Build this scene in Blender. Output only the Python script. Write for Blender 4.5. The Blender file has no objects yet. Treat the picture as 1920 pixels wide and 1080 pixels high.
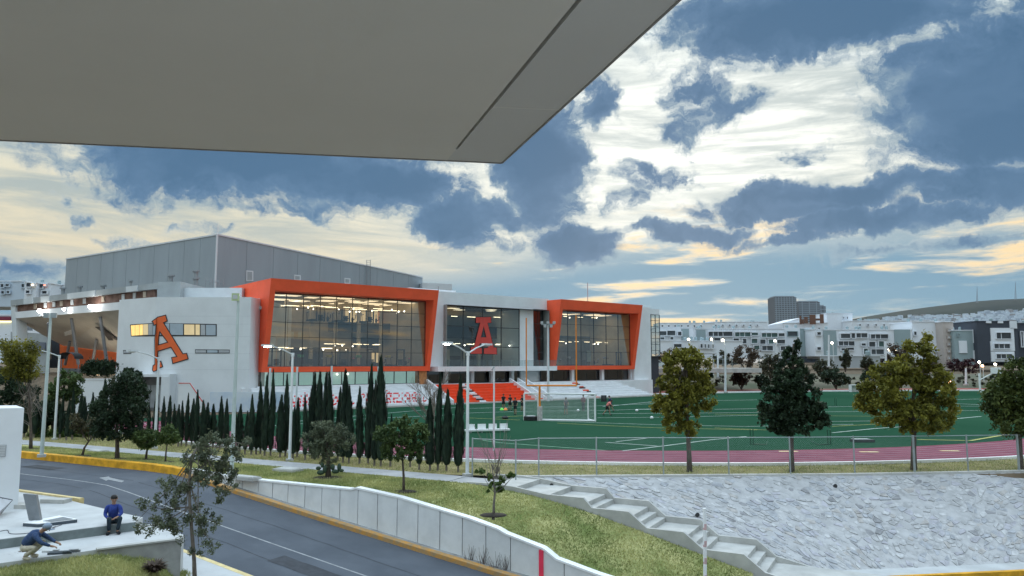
import bpy, bmesh, math, random
import numpy as np
from mathutils import Vector, Matrix, noise

SC = bpy.context.scene
COL = SC.collection
PI = math.pi
# ------------------------------------------------------------------ camera
FPX, PITCH, CAMH = 1400.0, math.atan(0.1), 5.25
cam_d = bpy.data.cameras.new('camera'); cam = bpy.data.objects.new('camera', cam_d); COL.objects.link(cam)
cam_d.sensor_width = 36.0; cam_d.lens = 36.0 * FPX / 1920.0
cam_d.clip_start = 0.1; cam_d.clip_end = 20000
cam.location = (0, 0, CAMH); cam.rotation_euler = (PI / 2 + PITCH, 0, 0)
SC.camera = cam

def ray(px, py):
    dx = (px - 960) / FPX; dy = (540 - py) / FPX
    return Vector((dx, math.cos(PITCH) - dy * math.sin(PITCH), math.sin(PITCH) + dy * math.cos(PITCH)))
CAMP = Vector((0, 0, CAMH))
def G(px, py, z=0.0):
    r = ray(px, py); return CAMP + r * ((z - CAMH) / r.z)
def atY(px, py, Y):
    r = ray(px, py); return CAMP + r * (Y / r.y)
def cast(px, py, p, n):
    r = ray(px, py); n = Vector(n); return CAMP + r * ((Vector(p) - CAMP).dot(n) / r.dot(n))
def V(px, py, p, d):
    return cast(px, py, (p[0], p[1], 0), (-d[1], d[0], 0))

# ------------------------------------------------------------------ sun, sky, exposure
SUN_PX = (1230, 330)
sdir = ray(*SUN_PX).normalized()
SUN_EL = math.asin(sdir.z); SUN_AZ = math.atan2(sdir.x, sdir.y)
sl = bpy.data.lights.new('sun', 'SUN'); so = bpy.data.objects.new('sun', sl); COL.objects.link(so)
sl.energy = 0.7; sl.angle = math.radians(20); sl.color = (1.0, 0.9, 0.74)
so.rotation_euler = sdir.to_track_quat('Z', 'Y').to_euler()
SKY_GAIN = 1.0
SC.view_settings.view_transform = 'Standard'; SC.view_settings.look = 'None'
SC.view_settings.gamma = 1.0; SC.view_settings.exposure = 0.72
SC.view_settings.use_curve_mapping = False
SC.cycles.use_denoising = True
try: SC.cycles.denoiser = 'OPENIMAGEDENOISE'
except Exception: pass
SC.cycles.max_bounces = 6; SC.cycles.diffuse_bounces = 3; SC.cycles.glossy_bounces = 3
SC.cycles.transparent_max_bounces = 16; SC.cycles.transmission_bounces = 4
SC.cycles.caustics_reflective = False; SC.cycles.caustics_refractive = False
SC.cycles.sample_clamp_indirect = 4.0

class NT:
    """tiny helper to write node maths"""
    def __init__(self, tree): self.t = tree
    def new(self, typ, **kw):
        n = self.t.nodes.new(typ)
        for k, v in kw.items(): setattr(n, k, v)
        return n
    def sock(self, node_in, v):
        if isinstance(v, bpy.types.NodeSocket): self.t.links.new(v, node_in)
        else: node_in.default_value = v
    def m(self, op, a, b=0.0, c=None, clamp=False):
        n = self.new('ShaderNodeMath', operation=op, use_clamp=clamp)
        self.sock(n.inputs[0], a); self.sock(n.inputs[1], b)
        if c is not None: self.sock(n.inputs[2], c)
        return n.outputs[0]
    def smooth(self, v, lo, hi, a=0.0, b=1.0):
        n = self.new('ShaderNodeMapRange', interpolation_type='SMOOTHSTEP', clamp=True)
        for i, x in enumerate((v, lo, hi, a, b)): self.sock(n.inputs[i], x)
        return n.outputs[0]
    def mix(self, f, a, b):
        n = self.new('ShaderNodeMix', data_type='RGBA'); n.clamp_factor = True
        self.sock(n.inputs[0], f); self.sock(n.inputs[6], a); self.sock(n.inputs[7], b)
        return n.outputs[2]
    def comb(self, x, y, z):
        n = self.new('ShaderNodeCombineXYZ')
        for i, v in enumerate((x, y, z)): self.sock(n.inputs[i], v)
        return n.outputs[0]
    def noise(self, vec, scale, detail=4.0, rough=0.55, dist=0.0, out=0):
        n = self.new('ShaderNodeTexNoise')
        self.t.links.new(vec, n.inputs['Vector']); n.inputs['Scale'].default_value = scale
        n.inputs['Detail'].default_value = detail; n.inputs['Roughness'].default_value = rough
        n.inputs['Distortion'].default_value = dist
        return n.outputs[out]
    def ramp(self, f, stops):
        n = self.new('ShaderNodeValToRGB'); cr = n.color_ramp
        while len(cr.elements) > 1: cr.elements.remove(cr.elements[-1])
        cr.elements[0].position = stops[0][0]; cr.elements[0].color = (*stops[0][1], 1)
        for p, c in stops[1:]:
            e = cr.elements.new(p); e.color = (*c, 1)
        self.sock(n.inputs[0], f); return n.outputs[0]

def azel(px, py):
    d = ray(px, py).normalized(); return math.atan2(d.x, d.y), math.asin(d.z)

def build_world():
    w = bpy.data.worlds.new('World'); SC.world = w; w.use_nodes = True
    t = w.node_tree; t.nodes.clear(); N = NT(t)
    tc = N.new('ShaderNodeTexCoord'); sep = N.new('ShaderNodeSeparateXYZ'); t.links.new(tc.outputs['Generated'], sep.inputs[0])
    x, y, z = sep.outputs
    az = N.m('ARCTAN2', x, y); el = N.m('ARCSINE', z)
    ae = N.comb(az, el, 0.0)
    # coordinate of a flat cloud deck for the texture of the clouds
    zz = N.m('ADD', N.m('MAXIMUM', z, 0.0), 0.10)
    deck = N.comb(N.m('DIVIDE', x, zz), N.m('DIVIDE', y, zz), 0.3)
    # domain warp (coarse and fine)
    wa = N.new('ShaderNodeVectorMath', operation='SUBTRACT'); t.links.new(N.noise(ae, 7.0, 7.0, 0.62, 0.0, 1), wa.inputs[0]); wa.inputs[1].default_value = (.5, .5, .5)
    ws = N.new('ShaderNodeSeparateXYZ'); t.links.new(wa.outputs[0], ws.inputs[0])
    waz = N.m('ADD', az, N.m('MULTIPLY', ws.outputs[0], 0.16)); wel = N.m('ADD', el, N.m('MULTIPLY', ws.outputs[1], 0.12))
    fine = N.noise(ae, 26.0, 6.0, 0.62)
    fine_c = N.m('MULTIPLY', N.m('SUBTRACT', fine, 0.5), 1.1)
    # cumulus masses: direction (as seen from here), angular half-sizes, weight
    blobs = [((470, 305), (350, 78), 1.0), ((300, 300), (150, 45), .9), ((690, 350), (200, 60), 1.0), ((850, 415), (110, 62), 1.0), ((1015, 300), (85, 125), 1.05), ((1120, 190), (60, 50), .75),
             ((1075, 465), (90, 46), 1.0), ((1205, 330), (80, 34), .62), ((1150, 380), (60, 26), .5), ((1300, 145), (52, 42), .62), ((1340, 195), (70, 36), .66), ((1275, 240), (45, 40), .55), ((1560, 20), (300, 82), 1.05),
             ((1890, 170), (200, 130), 1.1), ((1580, 370), (250, 30), .9), ((1480, 400), (150, 20), .8), ((1640, 425), (180, 26), .95), ((1500, 455), (130, 14), .75), ((1750, 470), (200, 14), .6), ((1890, 345), (140, 50), .9),
             ((1270, 440), (150, 22), .8), ((930, 400), (70, 50), .8), ((940, 470), (120, 20), .55), ((620, 405), (170, 26), .5), ((240, 447), (62, 13), .6), ((155, 412), (30, 13), .6), ((370, 432), (44, 12), .5),
             ((30, 500), (140, 30), .65), ((700, 130), (300, 90), .8), ((1300, -60), (120, 60), .7)]
    D = None
    for (c, s, wgt) in blobs:
        a0, e0 = azel(*c); ra, re = s[0] / FPX, s[1] / FPX
        da = N.m('DIVIDE', N.m('SUBTRACT', waz, a0), ra); de = N.m('DIVIDE', N.m('SUBTRACT', wel, e0), re)
        r2 = N.m('SQRT', N.m('ADD', N.m('MULTIPLY', da, da), N.m('MULTIPLY', de, de)))
        v = N.m('MULTIPLY', N.smooth(r2, 1.55, 0.25), wgt)
        D = v if D is None else N.m('MAXIMUM', D, v)
    # clouds over the unseen rest of the sky, thinned to brighten the facades
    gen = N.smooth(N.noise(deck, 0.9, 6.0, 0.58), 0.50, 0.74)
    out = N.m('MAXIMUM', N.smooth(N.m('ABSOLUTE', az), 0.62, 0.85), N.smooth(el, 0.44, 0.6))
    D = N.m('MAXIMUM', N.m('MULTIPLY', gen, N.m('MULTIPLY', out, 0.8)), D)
    wisp = N.smooth(N.noise(N.comb(az, N.m('MULTIPLY', el, 1.7), 7.7), 8.0, 8.0, 0.62), 0.55, 0.75)
    D = N.m('MAXIMUM', D, N.m('MULTIPLY', wisp, N.m('MULTIPLY', N.smooth(el, 0.10, 0.18), 0.55)))
    # ragged, lacy margins: fine noise eats into the thin parts and leaves the cores whole
    edge = N.m('MULTIPLY', N.smooth(D, 0.04, 0.35), N.smooth(D, 1.15, 0.55))
    lace = N.m('SUBTRACT', N.noise(N.comb(N.m('MULTIPLY', waz, 1.0), N.m('MULTIPLY', wel, 1.25), 4.0), 19.0, 9.0, 0.66), 0.5)
    D = N.m('ADD', D, N.m('MULTIPLY', lace, N.m('ADD', N.m('MULTIPLY', edge, 1.85), 0.2)), clamp=True)
    # thin bright veil behind: grey-blue at the horizon, cream above it, brighter and bluer towards the zenith
    veil = N.ramp(N.m('DIVIDE', el, 1.5, clamp=True), [(0.0, (.30, .36, .40)), (.045, (.40, .42, .40)), (.085, (.60, .52, .36)), (.14, (.60, .56, .42)), (.21, (.54, .585, .55)), (.30, (.56, .66, .68)), (.5, (.80, .98, 1.12)), (1.0, (1.0, 1.22, 1.45))])
    a0, e0 = azel(1290, 280)
    g2 = N.m('ADD', N.m('POWER', N.m('ABSOLUTE', N.m('DIVIDE', N.m('SUBTRACT', az, a0), .34)), 2.0), N.m('POWER', N.m('ABSOLUTE', N.m('DIVIDE', N.m('SUBTRACT', el, e0), .18)), 2.0))
    glow = N.m('EXPONENT', N.m('MULTIPLY', g2, -1.0))
    veil = N.mix(glow, veil, (.92, .92, .84, 1))
    # grey streaks drawn out along the horizon
    st = N.comb(N.m('MULTIPLY', az, 2.2), N.m('MULTIPLY', N.m('ADD', el, N.m('MULTIPLY', az, 0.03)), 17.0), 1.7)
    streak = N.m('MULTIPLY', N.smooth(N.noise(st, 2.0, 7.0, 0.64, 0.45), 0.36, 0.62), N.m('MULTIPLY', N.smooth(el, 0.55, 0.3), N.smooth(el, 0.10, 0.24, 0.55, 1.0)))
    veil = N.mix(N.m('MULTIPLY', streak, N.m('SUBTRACT', 0.9, N.m('MULTIPLY', glow, 0.25))), veil, (.275, .335, .34, 1))
    # blue haze band low down with slits of sunset colour
    st2 = N.comb(N.m('MULTIPLY', az, 3.0), N.m('MULTIPLY', N.m('SUBTRACT', el, N.m('MULTIPLY', az, 0.02)), 22.0), 9.1)
    n2 = N.noise(st2, 1.7, 6.0, 0.58, 0.3)
    els = N.m('SUBTRACT', el, N.smooth(az, -0.25, 0.25, 0.0, 0.06))
    lowm = N.m('MULTIPLY', N.smooth(els, 0.145, 0.06), N.smooth(n2, 0.64, 0.49))
    slit = N.m('MULTIPLY', N.smooth(els, 0.17, 0.08), N.smooth(n2, 0.55, 0.64))
    veil = N.mix(lowm, veil, (.135, .25, .34, 1))
    veil = N.mix(N.m('MULTIPLY', slit, 0.8), veil, (.80, .57, .28, 1))
    veil = N.mix(N.smooth(el, 0.045, 0.0, 0, .6), veil, (.27, .33, .38, 1))
    mott = N.noise(N.comb(az, N.m('MULTIPLY', el, 1.8), 2.0), 6.5, 5.0, 0.55)
    D = N.m('MULTIPLY', D, N.smooth(el, 0.06, 0.19, 0.66, 1.0))
    Dc = N.m('SUBTRACT', N.m('MULTIPLY', D, 1.08), N.m('MULTIPLY', N.smooth(mott, .45, .70), 0.26), clamp=True)
    cloud = N.ramp(Dc, [(0.0, (.46, .48, .46)), (.16, (.32, .38, .41)), (.36, (.165, .245, .315)), (.65, (.080, .152, .25)), (1.0, (.052, .115, .20))])
    up_ = N.smooth(el, 0.45, 1.1, 1.0, 2.1)
    cl2 = N.new('ShaderNodeVectorMath', operation='SCALE'); t.links.new(cloud, cl2.inputs[0]); t.links.new(up_, cl2.inputs[3])
    sky = N.mix(N.smooth(D, 0.06, 0.62), veil, cl2.outputs[0])
    nish = N.new('ShaderNodeTexSky'); nish.sky_type = 'NISHITA'; nish.sun_disc = False
    nish.sun_elevation = SUN_EL; nish.sun_rotation = SUN_AZ; nish.altitude = 1800
    ns = N.new('ShaderNodeVectorMath', operation='SCALE'); t.links.new(nish.outputs[0], ns.inputs[0]); ns.inputs[3].default_value = 0.06
    sky = N.mix(0.92, ns.outputs[0], sky)
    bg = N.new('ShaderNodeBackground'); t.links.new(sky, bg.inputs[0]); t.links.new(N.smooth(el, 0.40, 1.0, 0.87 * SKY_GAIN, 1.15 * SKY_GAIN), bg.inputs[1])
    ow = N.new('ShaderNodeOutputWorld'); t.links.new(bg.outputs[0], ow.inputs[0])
build_world()

# ------------------------------------------------------------------ materials
MATS = {}
def mat(name, col, rough=0.7, var=0.12, scale=3.0, bump=0.0, bscale=40.0, metal=0.0, spec=0.4, col2=None, coord='Object', stretch=None, detail=5.0, emit=None, estr=0.0):
    if name in MATS: return MATS[name]
    m = bpy.data.materials.new(name); m.use_nodes = True; t = m.node_tree; N = NT(t)
    b = t.nodes['Principled BSDF']
    b.inputs['Roughness'].default_value = rough; b.inputs['Metallic'].default_value = metal
    b.inputs['Specular IOR Level'].default_value = spec
    c4 = (*col, 1)
    if var > 0 or col2:
        tc = N.new('ShaderNodeNewGeometry') if coord == 'World' else N.new('ShaderNodeTexCoord')
        vec = tc.outputs['Position'] if coord == 'World' else tc.outputs[coord]
        if stretch:
            mp = N.new('ShaderNodeMapping'); t.links.new(vec, mp.inputs[0]); mp.inputs['Scale'].default_value = stretch; vec = mp.outputs[0]
        f = N.smooth(N.noise(vec, scale, detail, 0.6), 0.3, 0.7)
        a = (*(col2 if col2 else [min(1, c * (1 + var)) for c in col]), 1)
        bb = c4 if col2 else (*[c * (1 - var) for c in col], 1)
        t.links.new(N.mix(f, bb, a), b.inputs['Base Color'])
        if bump > 0:
            bn = N.new('ShaderNodeBump'); bn.inputs['Strength'].default_value = bump; bn.inputs['Distance'].default_value = 0.02
            t.links.new(N.noise(vec, bscale, 4.0, 0.6), bn.inputs['Height']); t.links.new(bn.outputs[0], b.inputs['Normal'])
    else:
        b.inputs['Base Color'].default_value = c4
    if emit:
        b.inputs['Emission Color'].default_value = (*emit, 1); b.inputs['Emission Strength'].default_value = estr
    MATS[name] = m; return m

def leafmat(name, dark, light, scale=1.2, trans=0.25):
    if name in MATS: return MATS[name]
    m = bpy.data.materials.new(name); m.use_nodes = True; t = m.node_tree; N = NT(t); t.nodes.clear()
    g = N.new('ShaderNodeNewGeometry')
    f = N.smooth(N.noise(g.outputs['Position'], scale, 3.0, .6), .32, .68)
    r = N.m('MULTIPLY', g.outputs['Random Per Island'], 0.45)
    c = N.mix(N.m('ADD', N.m('MULTIPLY', f, .6), r, clamp=True), (*dark, 1), (*light, 1))
    d = N.new('ShaderNodeBsdfPrincipled'); d.inputs['Roughness'].default_value = .6; d.inputs['Specular IOR Level'].default_value = .25
    t.links.new(c, d.inputs['Base Color'])
    tr = N.new('ShaderNodeBsdfTranslucent'); t.links.new(c, tr.inputs[0])
    mx = N.new('ShaderNodeMixShader'); mx.inputs[0].default_value = trans
    t.links.new(d.outputs[0], mx.inputs[1]); t.links.new(tr.outputs[0], mx.inputs[2])
    o = N.new('ShaderNodeOutputMaterial'); t.links.new(mx.outputs[0], o.inputs[0])
    MATS[name] = m; return m

def glassmat(name, tint, refl=0.10, power=4.0, rcol=(1, 1, 1)):
    """thin pane: tinted see-through plus mirror that grows at grazing angles"""
    if name in MATS: return MATS[name]
    m = bpy.data.materials.new(name); m.use_nodes = True; t = m.node_tree; N = NT(t); t.nodes.clear()
    lw = N.new('ShaderNodeLayerWeight'); lw.inputs[0].default_value = 0.5
    f = N.m('ADD', N.m('MULTIPLY', N.m('POWER', lw.outputs['Facing'], power), 1.0 - refl), refl, clamp=True)
    tr = N.new('ShaderNodeBsdfTransparent'); tr.inputs[0].default_value = (*tint, 1)
    gl = N.new('ShaderNodeBsdfGlossy'); gl.inputs['Roughness'].default_value = 0.02; gl.inputs[0].default_value = (*rcol, 1)
    mx = N.new('ShaderNodeMixShader'); t.links.new(f, mx.inputs[0]); t.links.new(tr.outputs[0], mx.inputs[1]); t.links.new(gl.outputs[0], mx.inputs[2])
    o = N.new('ShaderNodeOutputMaterial'); t.links.new(mx.outputs[0], o.inputs[0])
    MATS[name] = m; return m

def emat(name, col, strength):
    return mat(name, (.8, .8, .8), .5, 0, emit=col, estr=strength)

# ------------------------------------------------------------------ mesh helpers
class MB:
    def __init__(self): self.v = []; self.f = []
    def add(self, vs, fs):
        o = len(self.v); self.v += [tuple(p) for p in vs]; self.f += [tuple(i + o for i in f) for f in fs]; return self
    def hexa(self, p):
        """8 points: bottom 0-3 counter-clockwise, top 4-7"""
        return self.add(p, [(3, 2, 1, 0), (4, 5, 6, 7), (0, 1, 5, 4), (1, 2, 6, 5), (2, 3, 7, 6), (3, 0, 4, 7)])
    def box(self, c, s, rz=0.0):
        cx, cy, cz = c; hx, hy, hz = s[0] / 2, s[1] / 2, s[2] / 2; ca, sa = math.cos(rz), math.sin(rz)
        p = []
        for z in (-hz, hz):
            for x, y in ((-hx, -hy), (hx, -hy), (hx, hy), (-hx, hy)):
                p.append((cx + x * ca - y * sa, cy + x * sa + y * ca, cz + z))
        return self.hexa(p)
    def prism(self, poly, z0, z1):
        """vertical prism over a plan polygon; z0/z1 a number or a list per vertex"""
        n = len(poly); zs0 = z0 if hasattr(z0, '__len__') else [z0] * n; zs1 = z1 if hasattr(z1, '__len__') else [z1] * n
        a = sum(poly[i][0] * poly[(i + 1) % n][1] - poly[(i + 1) % n][0] * poly[i][1] for i in range(n))
        idx = range(n) if a > 0 else range(n - 1, -1, -1)
        P = [(poly[i][0], poly[i][1], zs0[i]) for i in idx] + [(poly[i][0], poly[i][1], zs1[i]) for i in idx]
        return self.add(P, [tuple(range(n - 1, -1, -1)), tuple(range(n, 2 * n))] + [(i, (i + 1) % n, n + (i + 1) % n, n + i) for i in range(n)])
    def plate(self, pts, th, n):
        """flat polygon pts pushed back by th along -n"""
        k = len(pts); n = Vector(n).normalized(); A = [Vector(p) for p in pts]
        nn = Vector((0, 0, 0))
        for i in range(k): nn += A[i].cross(A[(i + 1) % k])
        if nn.dot(n) < 0: A.reverse()
        B = [p - n * th for p in A]
        return self.add(A + B, [tuple(range(k)), tuple(range(2 * k - 1, k - 1, -1))] + [((i + 1) % k, i, k + i, k + (i + 1) % k) for i in range(k)])
    def tube(self, pts, rad, seg=8, cap=True):
        pts = [Vector(p) for p in pts]; n = len(pts); rad = rad if hasattr(rad, '__len__') else [rad] * n
        o = len(self.v); up = None
        for i, p in enumerate(pts):
            t = (pts[min(i + 1, n - 1)] - pts[max(i - 1, 0)]).normalized()
            if up is None:
                up = Vector((0, 0, 1)) if abs(t.z) < .9 else Vector((1, 0, 0))
            a = t.cross(up).normalized(); b = a.cross(t).normalized(); up = b
            for k in range(seg):
                an = 2 * PI * k / seg; self.v.append(tuple(p + (a * math.cos(an) + b * math.sin(an)) * rad[i]))
        for i in range(n - 1):
            for k in range(seg):
                k2 = (k + 1) % seg; self.f.append((o + i * seg + k, o + (i + 1) * seg + k, o + (i + 1) * seg + k2, o + i * seg + k2))
        if cap:
            self.f.append(tuple(o + k for k in range(seg))); self.f.append(tuple(o + (n - 1) * seg + k for k in range(seg - 1, -1, -1)))
        return self
    def grid(self, rows):
        o = len(self.v); nr, nc = len(rows), len(rows[0])
        for r in rows: self.v += [tuple(p) for p in r]
        for i in range(nr - 1):
            for j in range(nc - 1):
                self.f.append((o + i * nc + j, o + i * nc + j + 1, o + (i + 1) * nc + j + 1, o + (i + 1) * nc + j))
        return self
    def ellipsoid(self, c, r, seg=10, rings=6):
        o = len(self.v)
        for i in range(1, rings):
            ph = PI * i / rings
            for k in range(seg):
                th = 2 * PI * k / seg
                self.v.append((c[0] + r[0] * math.sin(ph) * math.cos(th), c[1] + r[1] * math.sin(ph) * math.sin(th), c[2] + r[2] * math.cos(ph)))
        self.v.append((c[0], c[1], c[2] + r[2])); self.v.append((c[0], c[1], c[2] - r[2])); T = len(self.v) - 2
        for i in range(rings - 2):
            for k in range(seg):
                k2 = (k + 1) % seg; self.f.append((o + i * seg + k, o + (i + 1) * seg + k, o + (i + 1) * seg + k2, o + i * seg + k2))
        for k in range(seg):
            k2 = (k + 1) % seg
            self.f.append((T, o + k, o + k2)); self.f.append((T + 1, o + (rings - 2) * seg + k2, o + (rings - 2) * seg + k))
        return self
    def mesh(self, name, material, smooth=False):
        me = bpy.data.meshes.new(name); me.from_pydata(self.v, [], self.f); me.update()
        if material: me.materials.append(material)
        if smooth: me.polygons.foreach_set('use_smooth', [True] * len(me.polygons))
        return me
    def build(self, name, material, parent=None, smooth=False):
        return put(name, self.mesh(name, material, smooth), parent)

def put(name, me, parent=None, world=True):
    o = bpy.data.objects.new(name, me); COL.objects.link(o)
    if parent: attach(o, parent, world)
    return o
def total_loc(p):
    v = Vector(p.location)
    while p.parent: 
        p = p.parent; v = v  # parents' own parts are stored with inverse offsets; only Empties carry a location
    return v
def attach(o, parent, world=True):
    o.parent = parent
    if world:
        top = parent
        while top.parent: top = top.parent
        if parent is top: o.matrix_parent_inverse = Matrix.Translation(-Vector(top.location))
def tag(o, label=None, cat=None, group=None, kind=None):
    if label: o['label'] = label
    if cat: o['category'] = cat
    if group: o['group'] = group
    if kind: o['kind'] = kind
    return o
def thing(name, label, cat, loc=(0, 0, 0), group=None):
    o = bpy.data.objects.new(name, None); COL.objects.link(o); o.location = loc; o.empty_display_size = .2
    return tag(o, label, cat, group)
def struct(name, mb, material, smooth=False):
    return tag(mb.build(name, material, None, smooth), kind='structure')
def copy_tree(o, parent=None, loc=None, rz=None, scale=None):
    c = o.copy(); COL.objects.link(c)
    if parent: c.parent = parent
    if loc is not None: c.location = loc
    if rz is not None: c.rotation_euler = (0, 0, rz)
    if scale is not None: c.scale = scale
    for ch in o.children: copy_tree(ch, c)
    return c
ORD = ['first', 'second', 'third', 'fourth', 'fifth', 'sixth', 'seventh', 'eighth', 'ninth', 'tenth', 'eleventh', 'twelfth', 'thirteenth', 'fourteenth', 'fifteenth',
       'sixteenth', 'seventeenth', 'eighteenth', 'nineteenth'] + [a + '-' + b for a in ('twenty', 'thirty', 'forty', 'fifty', 'sixty') for b in
       ('zeroth', 'first', 'second', 'third', 'fourth', 'fifth', 'sixth', 'seventh', 'eighth', 'ninth')]
ORD = [{'twenty-zeroth': 'twentieth', 'thirty-zeroth': 'thirtieth', 'forty-zeroth': 'fortieth', 'fifty-zeroth': 'fiftieth', 'sixty-zeroth': 'sixtieth'}.get(o, o) for o in ORD]

def polyline_strip(mb, pts, w, dz=0.0):
    pts = [Vector(p) for p in pts]; n = len(pts); rows = []
    for i, p in enumerate(pts):
        t = (pts[min(i + 1, n - 1)] - pts[max(i - 1, 0)]); t.z = 0; t.normalize(); s = Vector((-t.y, t.x, 0)) * (w / 2)
        q = p + Vector((0, 0, dz)); rows.append([q + s, q - s])
    return mb.grid(rows)
def interp(xs, ys, x): return float(np.interp(x, xs, ys))
# ================================================================== SETTING: ground, road, lawn, walk, stairs, stone slope
K1 = G(330, 888); K0 = G(35, 858)
U = (K1 - K0); U.z = 0; U.normalize(); NN = Vector((-U.y, U.x, 0))          # along the road / across, away from the camera
def R(t, n, z=0.0): 
    p = K1 + U * t + NN * n; return Vector((p.x, p.y, z))
def tn(p): 
    d = Vector(p) - K1; return d.x * U.x + d.y * U.y, d.x * NN.x + d.y * NN.y
ROAD_T = [-60, -2, 0, 1.5, 4, 9.5, 14, 17.3, 24, 32, 60]
ROAD_Z = [0.0, 0.0, -.05, -.24, -.62, -1.40, -2.02, -2.46, -3.25, -3.7, -3.9]
def zroad(t): return interp(ROAD_T, ROAD_Z, t)
TS = [-60, -45, -30, -22] + [x * .75 for x in range(-26, 50)] + [40, 48, 60]

M_asph = mat('asphalt', (.070, .082, .102), .82, .2, .5, .35, 90, coord='World', col2=(.098, .112, .135), detail=8, stretch=None)
M_conc = mat('concrete', (.46, .46, .44), .8, .14, 1.1, .2, 60, coord='World')
M_concd = mat('concrete_dark', (.30, .30, .29), .85, .2, 1.6, .25, 50, coord='World')
M_walk = mat('walk_concrete', (.36, .365, .37), .85, .12, .8, .2, 60, coord='World')
M_pave = mat('terrace_concrete', (.50, .51, .51), .8, .1, 1.0, .12, 50, coord='World')
M_yel = mat('yellow_kerb_paint', (.72, .36, .02), .6, .25, 2.5, .15, 60, coord='World')
M_yel2 = mat('worn_yellow_kerb_paint', (.62, .30, .06), .7, .0, 4.0, .3, 50, coord='World', col2=(.36, .27, .16), detail=9)
M_pale = mat('faded_yellow_paint', (.70, .56, .28), .7, .15, 3, coord='World')
M_line = mat('road_paint', (.30, .31, .32), .7, .25, 5.0, coord='World', detail=8)
M_grass = mat('lawn_grass', (.15, .20, .06), .95, 0, .55, .9, 30, coord='World', col2=(.46, .43, .20), detail=9, spec=.1)
M_dry = mat('dry_grass', (.17, .155, .06), .95, 0, .8, .9, 30, coord='World', col2=(.33, .28, .14), detail=9, spec=.1)
M_earth = mat('bare_earth', (.15, .115, .08), .95, .25, .8, .6, 20, coord='World', spec=.1)
M_white = mat('white_wall_paint', (.74, .76, .78), .7, .05, .5, .05, 40, coord='World')
M_whitec = mat('white_coping_paint', (.86, .87, .87), .65, .06, 2, coord='World')

# ground: one sheet to the horizon; low in front of the walk, level under the playing field, rising beyond it
def hz(x, y):
    d = Vector((x, y, 0)); t, n = tn(d)
    # level land starts behind the walk / the head of the stone slope
    if n < 3.2 and not (t < -1 and n > -7.2): return -4.6 if t > -1 else -2.2
    if y < 36.0 and t > 5: return -4.6
    far = (d - Vector((14, 128, 0))).dot(Vector((-.2, .98, 0)))
    if far < 8: return -.06
    h = min(1, (far - 8) / 90) * 3.2
    if far > 200: h += min(1.0, (far - 200) / 900) * 1.6
    return h - .06
xs = [-6000, -4000, -2500, -1200, -700, -400, -250, -160] + [x * 4.0 for x in range(-30, 46)] + [230, 320, 480, 800, 1500, 3000, 4500, 6000]
ys = [-60, -20, 0, 10] + [14 + 1.5 * i for i in range(20)] + [46 + 5 * i for i in range(14)] + [118 + 4 * i for i in range(30)] + [250, 280, 330, 400, 520, 700, 1000, 1500, 2600, 4500, 6500]
g = MB().grid([[(x, y, hz(x, y)) for x in xs] for y in ys])
struct('ground', g, M_earth, True)

# road: a wide strip that runs down to the right
mb = MB(); mb.grid([[R(t, n, zroad(t) - (.02 if abs(n + 3.1) > 2 else 0)) for n in (-6.45, -5, -3.1, -1.2, -.0)] for t in TS])
road = struct('road', mb, M_asph, True)
mb = MB(); mb.grid([[R(t, n, zroad(t) + .004) for n in (-3.52, -3.44)] for t in TS]); mb.build('centre_line', M_line, road)
# arrow painted on the carriageway
A = [G(186, 896), G(204, 893.5), G(206, 895), G(233, 900), G(228, 902.5), G(203, 898.6), G(199, 900.5)]
mb = MB(); mb.add([(p.x, p.y, zroad(tn(p)[0]) + .005) for p in A], [tuple(range(7))]); mb.build('arrow_marking', M_line, road)
# tar patches and a long crack seal on the carriageway
M_tar = mat('tar_patch', (.045, .05, .06), .8, .2, 4, coord='World')
for k, (t0_, n0_, l_, w_) in enumerate(((-9, -2.2, 2.6, .9), (11, -4.9, 3.0, .8))):
    mb = MB(); mb.grid([[R(t0_ + l_ * i / 4 + (.06 if i % 2 else 0), n0_ + w_ * j + (.05 if (i + j) % 2 else 0), zroad(t0_ + l_ * i / 4) + .004) for j in (0, 1)] for i in range(5)]); mb.build('tar_patch', M_tar, road)
for q_ in (-1.9, -4.6):
    rsq = random.Random(int(q_ * 10)); mb = MB(); pts_ = []; n_ = q_
    for i in range(60): tt_ = -14 + i * .6; n_ += rsq.uniform(-.06, .06); pts_.append(R(tt_, n_, zroad(tt_)))
    polyline_strip(mb, pts_, .045, .004); mb.build('crack_seal', M_tar, road)

# kerbs
def kerb(name, t0, t1, n0, n1, z, h, m, parent=None, step=.75):
    ts = [t0 + i * (t1 - t0) / max(1, round((t1 - t0) / step)) for i in range(max(1, round((t1 - t0) / step)) + 1)]
    mb = MB(); o = [[R(t, n, zz) for n, zz in ((n0, z(t) - .3), (n0, z(t) + h - .03), (n0 + .03 * (1 if n1 > n0 else -1), z(t) + h), (n1, z(t) + h), (n1, z(t) - .3))] for t in ts]
    mb.grid(o)
    mb.add(o[0], [(0, 1, 2, 3, 4)]); mb.add(o[-1], [(4, 3, 2, 1, 0)])
    return tag(mb.build(name, m, parent), kind=None if parent else 'structure')
kerb('kerb', -58, 0.3, -.0, .28, zroad, .34, M_yel)
kerb('kerb', 0.34, 58, 0.0, .22, zroad, .17, M_yel2)
kerb('kerb', 3.0, 58, -6.4, -6.62, zroad, .14, M_pale)
kerb('kerb', -58, 2.96, -6.4, -6.6, lambda t: 0, .12, M_pale)
# strip of concrete between lower kerb and retaining wall
mb = MB(); mb.grid([[R(t, n, zroad(t) + .16) for n in (.2, .75)] for t in TS if t > .3]); struct('gutter_strip', mb, M_concd)
# sidewalk at bottom left beyond near kerb
mb = MB(); mb.grid([[R(t, n, zroad(t) + .135) for n in (-6.6, -9.5)] for t in TS if t > 5.4 and t < 40]); struct('pavement', mb, M_pave)

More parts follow.
